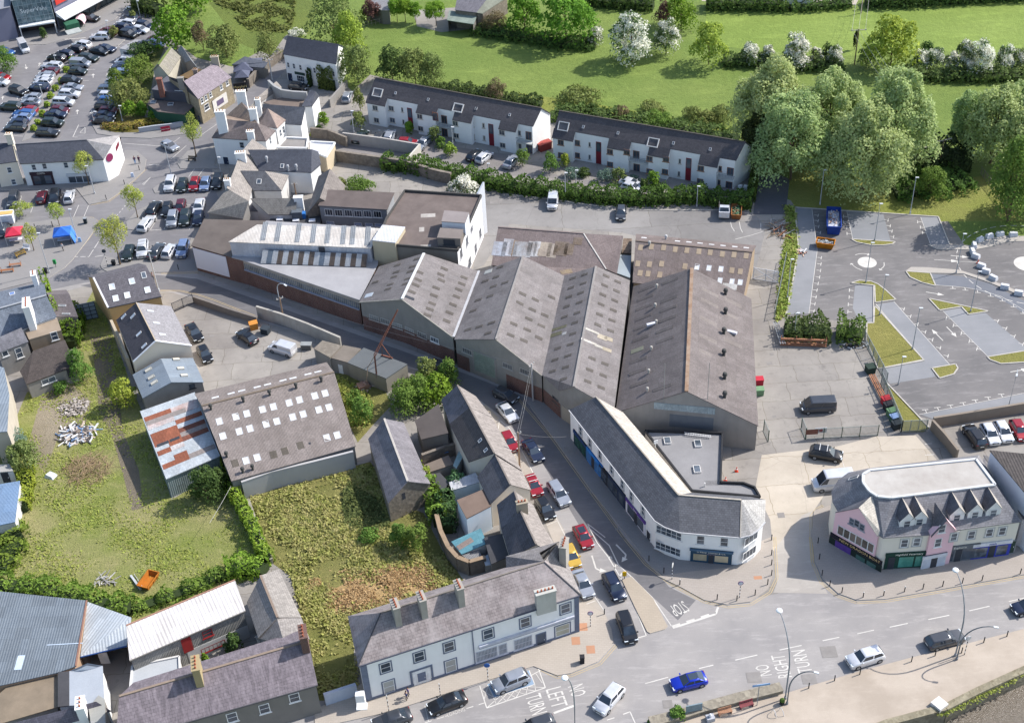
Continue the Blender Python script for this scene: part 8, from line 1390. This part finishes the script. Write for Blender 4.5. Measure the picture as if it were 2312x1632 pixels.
pole('a','wooden pole with white fittings beside the street parking','K',1048,1005,672,1.0,rz=.4);pole('b','pole at the brick corner of the factory','K',1162,405,80,1.2,rz=.8,col=M('plain','a8a8a8'));pole('c','wooden pole against the strip window wall','F',538,1310,1115,1.2,rz=.5);pole('d','ivy clad power pole in the field hedge','D',1040,480,215,3.4);pole('e','far power pole at the top edge','D',1088,100,-30,3.4);pole('f','leaning power pole above the bramble mound','D',1500,1280,1090,3.4,rz=.3);pole('g','darker power pole behind the bramble mound','D',1668,1240,1030,3.4,rz=.3);pole('h','white pole with crossarm in the pub lane','B',440,692,510,1.6,col=M('plain','c0c0be'));pole('i','slim pole behind the skylight house','F',650,260,130,1.0)
def wires(label,a,b,n=3,sp=1.4,sag=1.2,r=.012):
    o=thing('power_line',label,'wire',(a+b)/2);d=(b-a);s=Vector((d.y,-d.x,0)).normalized()
    for k in range(n):
        off=s*sp*(k-(n-1)/2);MB().tube([a.lerp(b,i/10)+off-Vector((0,0,sag*4*(i/10)*(1-i/10)))for i in range(11)],r,4).build('wire',M('plain','a8a6a2'),o)
wires('thin overhead wires from the wooden pole to the factory corner',POLES['a'],POLES['b'],2,.3,.4);wires('power lines crossing the upper field',POLES['d'],POLES['e'],3,1.4,1,.03);wires('power lines running from the ivy clad pole towards the willows',POLES['d'],POLES['g'],3,1.4,2,.03);wires('overhead wire along the factory street',POLES['c'],POLES['b'],1,.3,1);wires('service wire across the street to the shops',POLES['a'],W('L',110,480,5),1,.2,.3);wires('wire across the left garden from the ivy wall',W('I',1995,1290,3),W('I',1810,1610,4),1,.1,.1,.03)
RU=M('flat','8a5c4c','6c4a40',4.0);o=thing('crane','rusty lattice crane jib leaning from the yard over the factory street','crane',W('J',1735,745));a,b,c,top=W('J',1735,745),W('J',1705,470,7),W('J',1905,75,13.5),None
mb=MB().bar(a,b,.22);mb.build('mast',RU,o);dd=(c-b);s=Vector((dd.y,-dd.x,0)).normalized()*.22;mb=MB()
for k in(s,-s,Vector((0,0,.35))):mb.bar(b+k,c+k*.3,.1)
for i in range(14):p,q=b.lerp(c,i/14),b.lerp(c,(i+1)/14);mb.bar(p+s*(1-i/20),q-s*(1-i/20),.06)
mb.build('jib',RU,o);e=W('J',1635,700,1.0);MB().tube([b,b.lerp(e,.5)+Vector((-.4,0,.3)),e],.06,5).build('hoist_cable',M('plain','a89484'),o);mb=MB()
for x,y in((1775,470),(1850,490)):mb.bar(W('J',x,y,3.1),b.lerp(c,.28),.1)
mb.bar(W('J',1765,465,3.15),W('J',1860,492,3.15),.2);mb.build('stay_frame',RU,o);MB().box(W('J',1610,745),(1.8,1.4,.7),.4).build('counterweight',M('plain','a07c68'),o)
def bollards(t,pts,where,white=(),z0=.12):
    for i,(x,y)in enumerate(pts):
        b=W(t,x,y,z0);o=thing('bollard',('white topped' if i in white else 'black')+' bollard, '+ORD[i]+' '+where,'bollard',b,0,'bollards along the kerbs');MB().cyl(b,.07,1.0,8).build('post',M('plain','2a2b2e'),o);MB().ball(b+Vector((0,0,1.0)),.085,8).build('cap',M('plain','c8c8c4' if i in white else '2a2b2e'),o)
bollards('R',((435,1305),(658,1240),(877,1185),(1323,1075),(1527,1025),(1755,1000),(1947,910),(2147,857)),'from the left along the riverside kerb');bollards('R',((617,420),(722,480),(905,520),(1082,505),(1262,472),(1422,448),(1592,425),(1762,398),(1932,375),(2262,318)),'from the left before the pink shops',(2,3,4));bollards('R',((515,50),(527,190),(550,330)),'from the top beside the rounded pink corner')
bollards('Q',((823,205),(952,310),(1090,410),(1412,540),(1582,550),(1740,500),(1848,410),(1882,330),(1882,240),(1882,155),(1882,25)),'along the kerb round the white corner shops',(2,));bollards('Q',((438,665),),'beside the long white building')
for i,(t,x,y)in enumerate((('E',920,270),('E',1077,140),('E',1543,875),('A',1205,1470),('E',305,520),('E',455,500))):bollards(t,((x,y),),'kerb post '+('near the shop row','right of the shop row','by the white wall panel','near the white gable','on the market square','by the market trees')[i])
def zebra(label,t,x,y,ty,disc='cfcfd4',rim='8a6c8c',rz=0,dark=False):
    b=W(t,x,y,.12);h=hfind(b,t,ty);o=thing('road_sign',label,'road sign',b)
    for k in range(8):MB().cyl(b+Vector((0,0,(h-.5)*k/8)),.05,(h-.5)/8,8).build('pole_band',M('plain','e0e0de' if k%2 else '26262a'),o)
    if disc:c=b+Vector((0,0,h-.3));d=Vector((math.sin(rz),-math.cos(rz),0));MB().tube([c-d*.04,c+d*.04],.38,16).build('disc',M('plain',rim),o);MB().tube([c+d*.03,c+d*.06],.28,16).build('disc_face',M('plain',disc),o)
zebra('striped pole with round white sign on the shaded pavement','Q',1022,362,230,'d8d8d4','c4c4c0',1.2);zebra('striped pole with round no entry style sign on the sunny pavement','Q',1605,522,385);zebra('striped pole with round sign by the long white building','Q',318,770,645);zebra('striped pole with small blue sign near the parked silver car','P',1348,1240,1095,'3c64a4','3c64a4');zebra('striped pole without sign near the saloon roof','P',935,1365,1240,None);zebra('striped pole without sign before the ground floor window','P',490,1502,1340,None);zebra('striped pole with round white signs by the low arched lamp','R',1780,1015,860,'d8d8d4','b8b8bc',.3);zebra('striped pole with dark round sign on the corner island','E',930,838,705,'4c545c','3c444c')
def bin_(label,t,x,y,c,w_=.55,h=1.1,lid=None,z0=.12,rz=0,name='litter_bin',cat='bin',d=None):
    b=W(t,x,y,z0);o=thing(name,label,cat,b,rz);sub(MB().box((0,0,0),(w_,d or w_,h),tap=1.06),'bin_body',M('plain',c),o);sub(MB().box((0,0,h),(w_*1.15,(d or w_)*1.15,.1)),'lid',M('plain',lid or c),o)
    if w_>1:
        for s in(-1,1):sub(MB().tube([(s*w_*.35,-.3,.08),(s*w_*.35,-.2,.08)],.1,8),'wheel',TYRE,o)
bin_('black litter bin on the pavement corner by the long white building','P',2160,1080,'2a2a2e');bin_('dark litter bin on the market kerb','E',742,475,'2a3438',lid='8c9094');bin_('round black planter bin on the square corner','E',395,905,'202428',.6,.9);bin_('black planter on the island below the street tree','E',985,832,'202428',.6,.8);bin_('grey bin by the stone pub corner','A',1745,1040,'4c5058',1.1,1.1)
for q in(('red wheeled bin at the head of the fence row',1100,195,'a83038'),('black wheeled bin second in the fence row',1120,245,'2c2c30'),('green wheeled bin third in the fence row',1148,300,'5c7c5c'),('blue lidded wheeled bin fourth in the fence row',1175,350,'3c5c50'),('dark wheeled bin at the lower end of the fence row',1190,405,'2c3438')):bin_(q[0],'M',q[1],q[2],q[3],1.3,1.15,'7c94b8' if 'blue' in q[0]else None,0,.3,'wheeled_bin',d=1.0)
bin_('orange wheeled bin at the end of the low street wall','J',665,235,'c4843c',1.3,1.2,None,0,.3,'wheeled_bin',d=1.1);bin_('dark grey wheeled bin beside the orange one','J',768,275,'343c44',1.3,1.1,None,0,-.4,'wheeled_bin',d=1.1);bin_('metal tank by the white van in the yard','J',1120,410,'6c6c6a',1.6,1.0,'8c9090',0,-.1,'wheeled_bin',d=.9);bin_('red wheeled bin against the side of the largest shed','G',2175,1400,'b03040',1.2,1.1,None,0,0,'wheeled_bin',d=1.0);bin_('green wheeled bin against the side of the largest shed','G',2178,1475,'6c8c6c',1.2,1.1,None,0,0,'wheeled_bin',d=1.0);bin_('dark green bin by the mesh fence','H',990,1500,'2c3c34',1.3,1.2,None,0,.2,'wheeled_bin',d=1.2);bin_('red store box at the end of the left apartment block','C',752,1105,'8c3c38',2.6,1.5,'9c4a44',0,.5,'store_box','store box',1.4)
t=thing('green_post_box','bright green box sign on a post on the square','post box',W('E',484,852,.12));b=W('E',484,852,.12);MB().cyl(b,.05,.8,8).build('post',DKF,t);MB().box(b+Vector((0,0,.7)),(.5,.35,.9)).build('box',M('plain','2c8c4c'),t)
t=thing('keep_left_sign','yellow sign on the tip of the paved traffic island','road sign',W('Q',612,358,.12));b=W('Q',612,358,.12);MB().cyl(b,.05,.9,8).build('post',DKF,t);MB().box(b+Vector((0,0,.5)),(.55,.1,.85)).build('sign_plate',M('plain','d0a818'),t)
t=thing('finger_sign','pale blue street name sign above the roadside planter','sign',W('Q',1757,1452,.12));b=W('Q',1757,1452,.12);h=hfind(b,'Q',1285);MB().cyl(b,.05,h,8).build('post',M('plain','8c9094'),t);MB().box(b+Vector((.25,0,h)),(2.2,.08,.3),.1).build('sign_plate',M('plain','8cacd0'),t)
t=thing('notice_board','grey framed notice board behind the roadside planter','notice board',W('Q',1210,1580));a=W('Q',1140,1560);b=W('Q',1280,1530);MB().hexa([a+Vector((0,0,1)),b+Vector((0,0,1)),b+Vector((0,.15,1)),a+Vector((0,.15,1))],[p+Vector((0,0,2.2))for p in(a,b,b+Vector((0,.15,0)),a+Vector((0,.15,0)))]).build('board',M('plain','7c8c94'),t)
for p in(a,b):MB().bar(p,p+Vector((0,0,1.1)),.1).build('post',M('plain','7c8c94'),t)
wallrun('roadside_planter','low stone planter wall along the main road','Q',[(830,1625),(1100,1560),(1290,1500),(1620,1410),(1965,1325)],.75,M('stone','9c9484','787064'),1.1,'planter')
def bench(label,t,x,y,dx,dy,c,L=1.8,z0=.12,back=True,cat='bench',name='bench'):
    o=place(name,label,cat,t,x,y,dx,dy,z=z0);m=M('plain',c)
    mb=MB()
    for k in range(4):mb.box((0,-.2+k*.14,.44),(L,.1,.05))
    sub(mb,'seat',m,o)
    if back:
        mb=MB()
        for k in range(3):mb.box((0,.3,.56+k*.15),(L,.05,.1))
        sub(mb,'backrest',m,o)
    for s in(-1,1):sub(MB().box((s*L*.44,0,0),(.08,.5,.45)).box((s*L*.44,.3,.4),(.08,.06,.6)),'leg',m,o)
bench('orange wooden bench by the roadside planter','Q',1480,1525,100,-28,'b08468');bench('dark red bench by the roadside planter','Q',1665,1465,100,-28,'8c4c50');bench('dark bench under the tree on the paved corner','A',1660,1390,60,4,'3c3834',1.6)
bench('brown stool and table set nearest the square corner','E',65,895,90,-10,'a06844',2.4,back=False,cat='picnic table',name='picnic_table');bench('brown furniture set in the middle of the square','E',135,845,90,-10,'a8785c',2.2,back=False,cat='picnic table',name='picnic_table');bench('yellow and brown furniture set at the top of the square','E',185,755,90,-40,'b0904c',2.0,cat='picnic table',name='picnic_table');bench('white chair group beside the square tree','E',228,700,60,10,'c4c8d0',1.4,cat='chair')
t=thing('stone_plinth','small grey stone plinth with a urn by the orange bench','plinth',W('Q',1352,1575,.12));b=W('Q',1352,1575,.12);MB().box(b,(1.0,.8,.6),.2).build('plinth_block',M('plain','a8aab0'),t);MB().ball(b+Vector((0,0,.85)),.22,8,sz=1.3).build('urn',M('plain','d0d0d4'),t)
for x,y,lb in((1880,1510,'left bicycle stand hoop on the promenade'),(1945,1495,'right bicycle stand hoop on the promenade')):
    b=W('Q',x,y,.12);t=thing('bicycle_stand',lb,'bicycle stand',b);MB().tube([b+Vector((.06*k,.9*math.cos(math.pi*k/8)*.5-.45,.85*math.sin(math.pi*k/8)))for k in range(9)],.035,6).build('hoop',M('plain','d4d4d4'),t)
t=thing('planter_pot','black plant pot beside the low arched lamp','plant pot',W('Q',1972,1440,.12));b=W('Q',1972,1440,.12);MB().cyl(b,.28,.5,10,r2=.34).build('pot',M('plain','26282a'),t);MB().ball(b+Vector((0,0,.7)),.35,8).build('plant',M('leaf','5c7434','46582a'),t)
t=thing('white_hatch','white square hatch box on the river wall','hatch',W('R',1560,1450));MB().box(W('R',1560,1462),(1.5,1.5,.7),.6).build('hatch_box',M('plain','d4d0cc'),t)
t=thing('river_wall','rough stone river wall with grassy top','wall',WALLRIV[2]);mb=MB()
Wl=[LFT]+WALLRIV+[RG2]
for a,b in zip(Wl[:-1],Wl[1:]):
    n=Vector(((b-a).y,-(b-a).x,0)).normalized();n=n if n.y<0 else-n;q=[a-n*.4,b-n*.4,b+n*.5,a+n*.5];mb.hexa([p+Vector((0,0,-3.2))for p in q[::-1]],[p+Vector((0,0,.35))for p in q[::-1]])
mb.build('wall_face',M('stone','9a927c','6c6450'),t)
def tent(label,t,x,y,w_,c,c2,side=False):
    b=W(t,x,y,.12);o=thing('market_tent',label,'tent',b,.15);k=w_/2;cs=[Vector((i*k,j*k,2.1))for i,j in((-1,-1),(1,-1),(1,1),(-1,1))];ap=Vector((0,0,3.1));mb=MB()
    for i in range(4):mb.face([cs[i],cs[(i+1)%4],ap]);mb.face([cs[i]-Vector((0,0,.3)),cs[(i+1)%4]-Vector((0,0,.3)),cs[(i+1)%4],cs[i]])
    sub(mb,'canopy',M('plain',c),o)
    for p in cs:sub(MB().bar((p.x,p.y,0),p,.06),'leg',M('plain','c0c0c0'),o)
    if side:sub(MB().slab([cs[1],cs[2],cs[2]-Vector((-.5,0,2.1)),cs[1]-Vector((-.5,0,2.1))],.03),'side_cloth',M('plain',c2),o)
    o=thing('stall_table','table with goods under the '+label.split(' ')[0]+' market tent','table',b+Vector((.2,-.6,0)),.15);sub(MB().box((0,0,.72),(2.4,.9,.06)),'table_top',M('plain','c8ccd8'),o)
    for i in(-1,1):
        for j in(-1,1):sub(MB().box((i*1.1,j*.38,0),(.05,.05,.72)),'leg',DKF,o)
tent('red market tent with open sides','E',145,625,3.0,'c8344c','d86070');tent('blue market tent with a side cloth hanging to the ground','E',558,625,3.2,'2c64c0','4c84d8',True)
t=thing('striped_van_body','white and yellow catering trailer at the left edge by the market','trailer',W('E',60,480,.1));b=W('E',55,480,.1);MB().box(b+Vector((0,0,.5)),(3.6,2.1,1.9),.1).build('trailer_body',M('plain','d0d4dc'),t);MB().box(b+Vector((0,0,2.4)),(3.6,1.2,.08),.1).build('yellow_roof_stripe',M('plain','c8a868'),t)
for s in(-.8,.8):MB().tube([b+Vector((s,-1.1,.35)),b+Vector((s,-.95,.35))],.33,12).build('wheel',TYRE,t)
t=thing('a_board','small blue and white pavement board right of the blue tent','board',W('E',692,635,.12));MB().box(W('E',692,635,.12),(.6,.3,.9),.2,tap=.8).build('board',M('plain','8cacd4'),t);t=thing('a_board','small white pavement board near the white gable','board',W('E',1147,75,.12));MB().box(W('E',1147,75,.12),(.6,.3,.9),.2,tap=.8).build('board',M('plain','c4d0e4'),t)
for i,(x,y)in enumerate(((1920,382),(2000,352),(2090,334),(2203,337),(1873,428),(1858,482),(1885,520),(1932,602),(1970,648),(2033,705),(2130,780),(2248,832))):
    b=W('H',x,y+14,.0);t=thing('barrier_block','white concrete block, '+ORD[i]+' along the closed car park entrance from the upper left','barrier',b,(.5,.3,.1,0,1.4,1.5,-.8,-.7,-.6,-.9,-.4,-.4)[i],'white concrete barrier blocks');sub(MB().box((0,0,0),(1.4,.8,.5)).box((0,0,.5),(1.3,.6,.35)),'block',M('plain','cccdd0'),t)
t=place('timber_rack','long rack of orange timber before the overgrown hedge','timber rack','H',425,1280,100,4);TMB=M('plain','a8785c')
for z_ in(.15,.55,1.1,1.35):sub(MB().box((0,.0,z_),(7.4,.5 if z_<.5 else .25,.12)),'timber',TMB,t)
for x_ in(-3.6,-1.2,1.2,3.6):sub(MB().box((x_,.1,0),(.12,.12,1.9)),'upright',TMB,t)
t=place('timber_rack','narrow stack of orange timber along the mesh fence','timber rack','M',1035,75,50,100)
for k in range(4):sub(MB().box((0,-.4+k*.26,.3+.1*(k%2)),(6.5,.16,.14)),'timber',TMB,t)
t=place('ladder_stack','silver ladders stacked against the verge beside the timber rack','ladder','H',225,1200,30,100);mb=MB()
for y_ in(-.5,-.1,.3):mb.bar((-3.2,y_,.6),(3.2,y_,1.0),.08)
for k in range(18):mb.bar((-3+k*.35,-.5,.62+k*.02),(-3+k*.35,.3,.62+k*.02),.05)
sub(mb,'rails_and_rungs',M('plain','a8acb0',metal=.5),t)
def gatefence(name,label,t,a,b,h,m,n=16,posts=2,cat='gate',z=.1,diag=False,mesh=None,pm=None):
    a,b=W(t,*a),W(t,*b);o=thing(name,label,cat,(a+b)/2);mb=MB()
    for z_ in(z,h):mb.bar(a+Vector((0,0,z_)),b+Vector((0,0,z_)),.07)
    for k in range(n+1):p=a.lerp(b,k/n);mb.bar(p+Vector((0,0,z)),p+Vector((0,0,h)),.035)
    if diag:mb.bar(a+Vector((0,0,z)),b+Vector((0,0,h)),.08);mb.bar(a+Vector((0,0,h)),b+Vector((0,0,z)),.08)
    mb.build('bars',m,o)
    for k in range(posts):p=a.lerp(b,k/(posts-1));MB().bar(p,p+Vector((0,0,h+.1)),.1).build('post',pm or m,o)
WG=M('plain','c8ccd4');DG=M('plain','2c4c3c');MG=M('plain','8c9490')
gatefence('yard_gate','large white barred gate across the lane behind the warehouses','H',(0,712),(208,748),2.4,WG,40,3,diag=True);gatefence('yard_fence','pale metal mesh fence between the lane and brown verge','H',(180,1050),(278,560),1.8,MG,60,10,'fence')
gatefence('green_fence','mesh fence with dark green posts before the pale forecourt','M',(405,505),(1030,470),2.0,MG,60,5,'fence',pm=DG);gatefence('green_gate','left open green gate leaf at the pale forecourt','M',(45,430),(85,525),2.2,MG,10,2,pm=DG);gatefence('green_gate','right open green gate leaf at the pale forecourt','M',(370,410),(408,505),2.2,MG,10,2,pm=DG);gatefence('palisade_fence','light palisade fence between bins and walled yard','M',(1235,440),(1450,430),2.2,MG,44,4,'fence');gatefence('mesh_fence','tall mesh fence along the grass strip by the bins','M',(1060,20),(1235,440),2.2,MG,70,8,'fence');gatefence('mesh_fence','tall mesh fence continuing up to the green hedge','H',(940,1240),(1130,1600),2.2,MG,60,6,'fence');gatefence('palisade_fence','thin fence at the right edge below the willows','D',(1975,1290),(2210,1600),1.6,M('plain','7c7868'),50,12,'fence');gatefence('paddock_fence','pale rail fence beside the round field trees','B',(1235,240),(1400,200),1.3,M('plain','8c8474'),5,6,'fence',.6);gatefence('yard_railing','dark railing gate between the dark roofed house and low wall','E',(1500,1245),(1675,1165),1.9,DKF,24,3)
for x,y,w_,c,lb in((455,440,1.8,'7c5448','brown sign board on the green mesh fence'),(530,425,1.8,'d8d8da','white sign board with red emblem on the green mesh fence')):
    b=W('M',x,y+60);t=thing('sign_board',lb,'sign',b);MB().box(b+Vector((0,-.1,1.0)),(w_,.05,1.0)).build('board',M('plain',c),t)
    if w_ and x==530:MB().tube([b+Vector((0,-.13,1.5)),b+Vector((0,-.18,1.5))],.3,14).build('emblem',M('plain','a83c44'),t)
wallrun('yard_wall','brown block wall with piers along the top of the walled yard','M',[(1500,400),(1760,360),(2000,320),(2300,270),(2420,255)],1.9,M('render','857a6e','6b6258'),.3);wallrun('yard_wall','brown block wall with a red band running towards the dormered roof','M',[(1490,420),(1600,540),(1710,680)],1.9,M('render','857a6e','6b6258'),.3)
for(x,y),lb in(((1580,780),'orange cone on the pale forecourt behind the shops'),((1485,865),'orange cone against the flat roof extension')):
    b=W('L',x,y);t=thing('traffic_cone',lb,'cone',b);MB().cyl(b,.22,.85,10,r2=.04).build('cone_body',M('plain','d8482c'),t);MB().box(b,(.5,.5,.05)).build('base',M('plain','c84428'),t);MB().cyl(b+Vector((0,0,.4)),.145,.18,10,r2=.1).build('white_band',M('plain','e0e0e0'),t)
b=W('H',1905,580);t=thing('traffic_cone','orange cone by the mini roundabout barrier blocks','cone',b);MB().cyl(b,.2,.8,10,r2=.04).build('cone_body',M('plain','c8503c'),t);MB().box(b,(.45,.45,.05)).build('base',M('plain','c84428'),t)
o=place('garden_furniture','group of white garden chairs beside the right apartment block','garden furniture','C',2200,1400,50,10);sub(MB().box((0,0,0),(.8,.8,.8)).box((1.0,.4,0),(.8,.8,.7)).box((.4,-1.1,0),(.8,.8,.7)),'chair_cover',M('plain','d0d4d4'),o)
SKN=M('plain','b88c74',rough=.6)
def person(label,t,x,y,dx,dy,top,legs,hair='3a2c24',sit=False,z0=.12):
    o=place('person',label,'person',t,x,y,dx,dy,z=z0);me=bpy.data.meshes.new('body');Hh=.45 if sit else .92
    V=[(0,0,Hh),(0,0,Hh+.28),(0,0,Hh+.5),(.0,0,Hh+.6),(.02,0,Hh+.74),(0,.1,Hh-.04),(.42 if sit else .12,.11,Hh-.02 if sit else .5),(.42 if sit else .0,.11,.06),(.55 if sit else .14,.11,.03),(0,-.1,Hh-.04),(.42 if sit else-.06,-.11,Hh-.02 if sit else .5),(.42 if sit else-.16,-.11,.06),(.55 if sit else-.02,-.11,.03),(0,.19,Hh+.48),(-.05,.24,Hh+.22),(.1,.24,Hh+.02),(.15,.24,Hh-.06),(0,-.19,Hh+.48),(.05,-.24,Hh+.22),(.18,-.22,Hh+.04),(.22,-.22,Hh-.03)]
    E=[(0,1),(1,2),(2,3),(3,4),(0,5),(5,6),(6,7),(7,8),(0,9),(9,10),(10,11),(11,12),(2,13),(13,14),(14,15),(15,16),(2,17),(17,18),(18,19),(19,20)]
    rd=[.15,.14,.15,.06,.1,.1,.065,.045,.05,.1,.065,.045,.05,.07,.05,.038,.04,.07,.05,.038,.04];me.from_pydata(V,E,[]);b=bpy.data.objects.new('body',me);COL.objects.link(b);md=b.modifiers.new('s','SKIN')
    for i,r_ in enumerate(rd):me.skin_vertices[0].data[i].radius=(r_,r_)
    me.skin_vertices[0].data[0].use_root=True;md=b.modifiers.new('u','SUBSURF');md.levels=1;dg=bpy.context.evaluated_depsgraph_get();dg.update();m2=bpy.data.meshes.new_from_object(b.evaluated_get(dg));bpy.data.objects.remove(b)
    for m in(SKN,M('plain',top),M('plain',legs)):m2 .materials.append(m)
    for p in m2 .polygons:c=p.center;p.material_index=0 if c.z>Hh+.56 or(abs(c.y)>.2 and c.z<Hh+.1)else(1 if c.z>Hh-.02 else 2);p.use_smooth=True
    b=bpy.data.objects.new('body',m2);COL.objects.link(b);b.parent=o;sub(MB().ball((-.01,0,Hh+.79),.105,8,sz=.9),'hair',M('plain',hair),o)
person('person in a blue top walking left on the pavement near the panelled door','P',645,1405,-80,30,'2c3c6c','4c4848');person('person in a violet top walking beside the one in blue','P',660,1370,-80,30,'6c5c8c','34343c');person('person in a bright blue skirt by the white gable','A',1170,1415,10,-60,'503c58','2c7cb4');person('person in dark clothes on the right of the pair by the white gable','A',1207,1412,10,-60,'4c2c44','2c2c3c');person('person in a white shirt by the blue tent','E',548,712,-40,30,'c8c4c4','26262c');person('person in dark clothes at the shop row corner wall','A',1045,1240,-40,30,'2c2c34','26262c');person('person on the pavement below the tall white lamp post','E',1325,965,10,60,'a89c9c','34303c')
mb=MB();mt=M('flat','6d6865','5c5856',3)
for t,x,y,w_,d_ in(('K',1470,830,1.4,1.6),('L',1965,1158,1.0,1.0),('R',610,990,2.0,1.8),('R',440,1225,1.8,1.5),('Q',985,1440,1.2,1.2),('Q',1730,1210,1.8,1.6),('J',300,300,.8,.6),('G',230,45,2.4,1.8),('K',1665,1188,.6,.4),('L',550,1278,.6,.4),('M',140,305,.5,.5),('H',140,1425,.9,.7),('H',160,1348,.6,.6)):
    p=W(t,x,y,.03 if(t,x)!=('K',1470)else .13);strip(mb,p-Vector((w_/2,0,0)),p+Vector((w_/2,0,0)),d_,p.z)
struct(mb.build('ground_patch',M('flat','8f8b87','7a7673',3)));mb=MB()
for t,x,y in(('Q',255,775),('Q',320,970),('P',2105,895),('Q',1765,350)):p=W(t,x,y,.126);strip(mb,p-Vector((.55,0,0)),p+Vector((.55,0,0)),1.3 if y!=350 else .6,.128)
struct(mb.build('tactile_paving',M('paver','b08468','a07860',.5)))
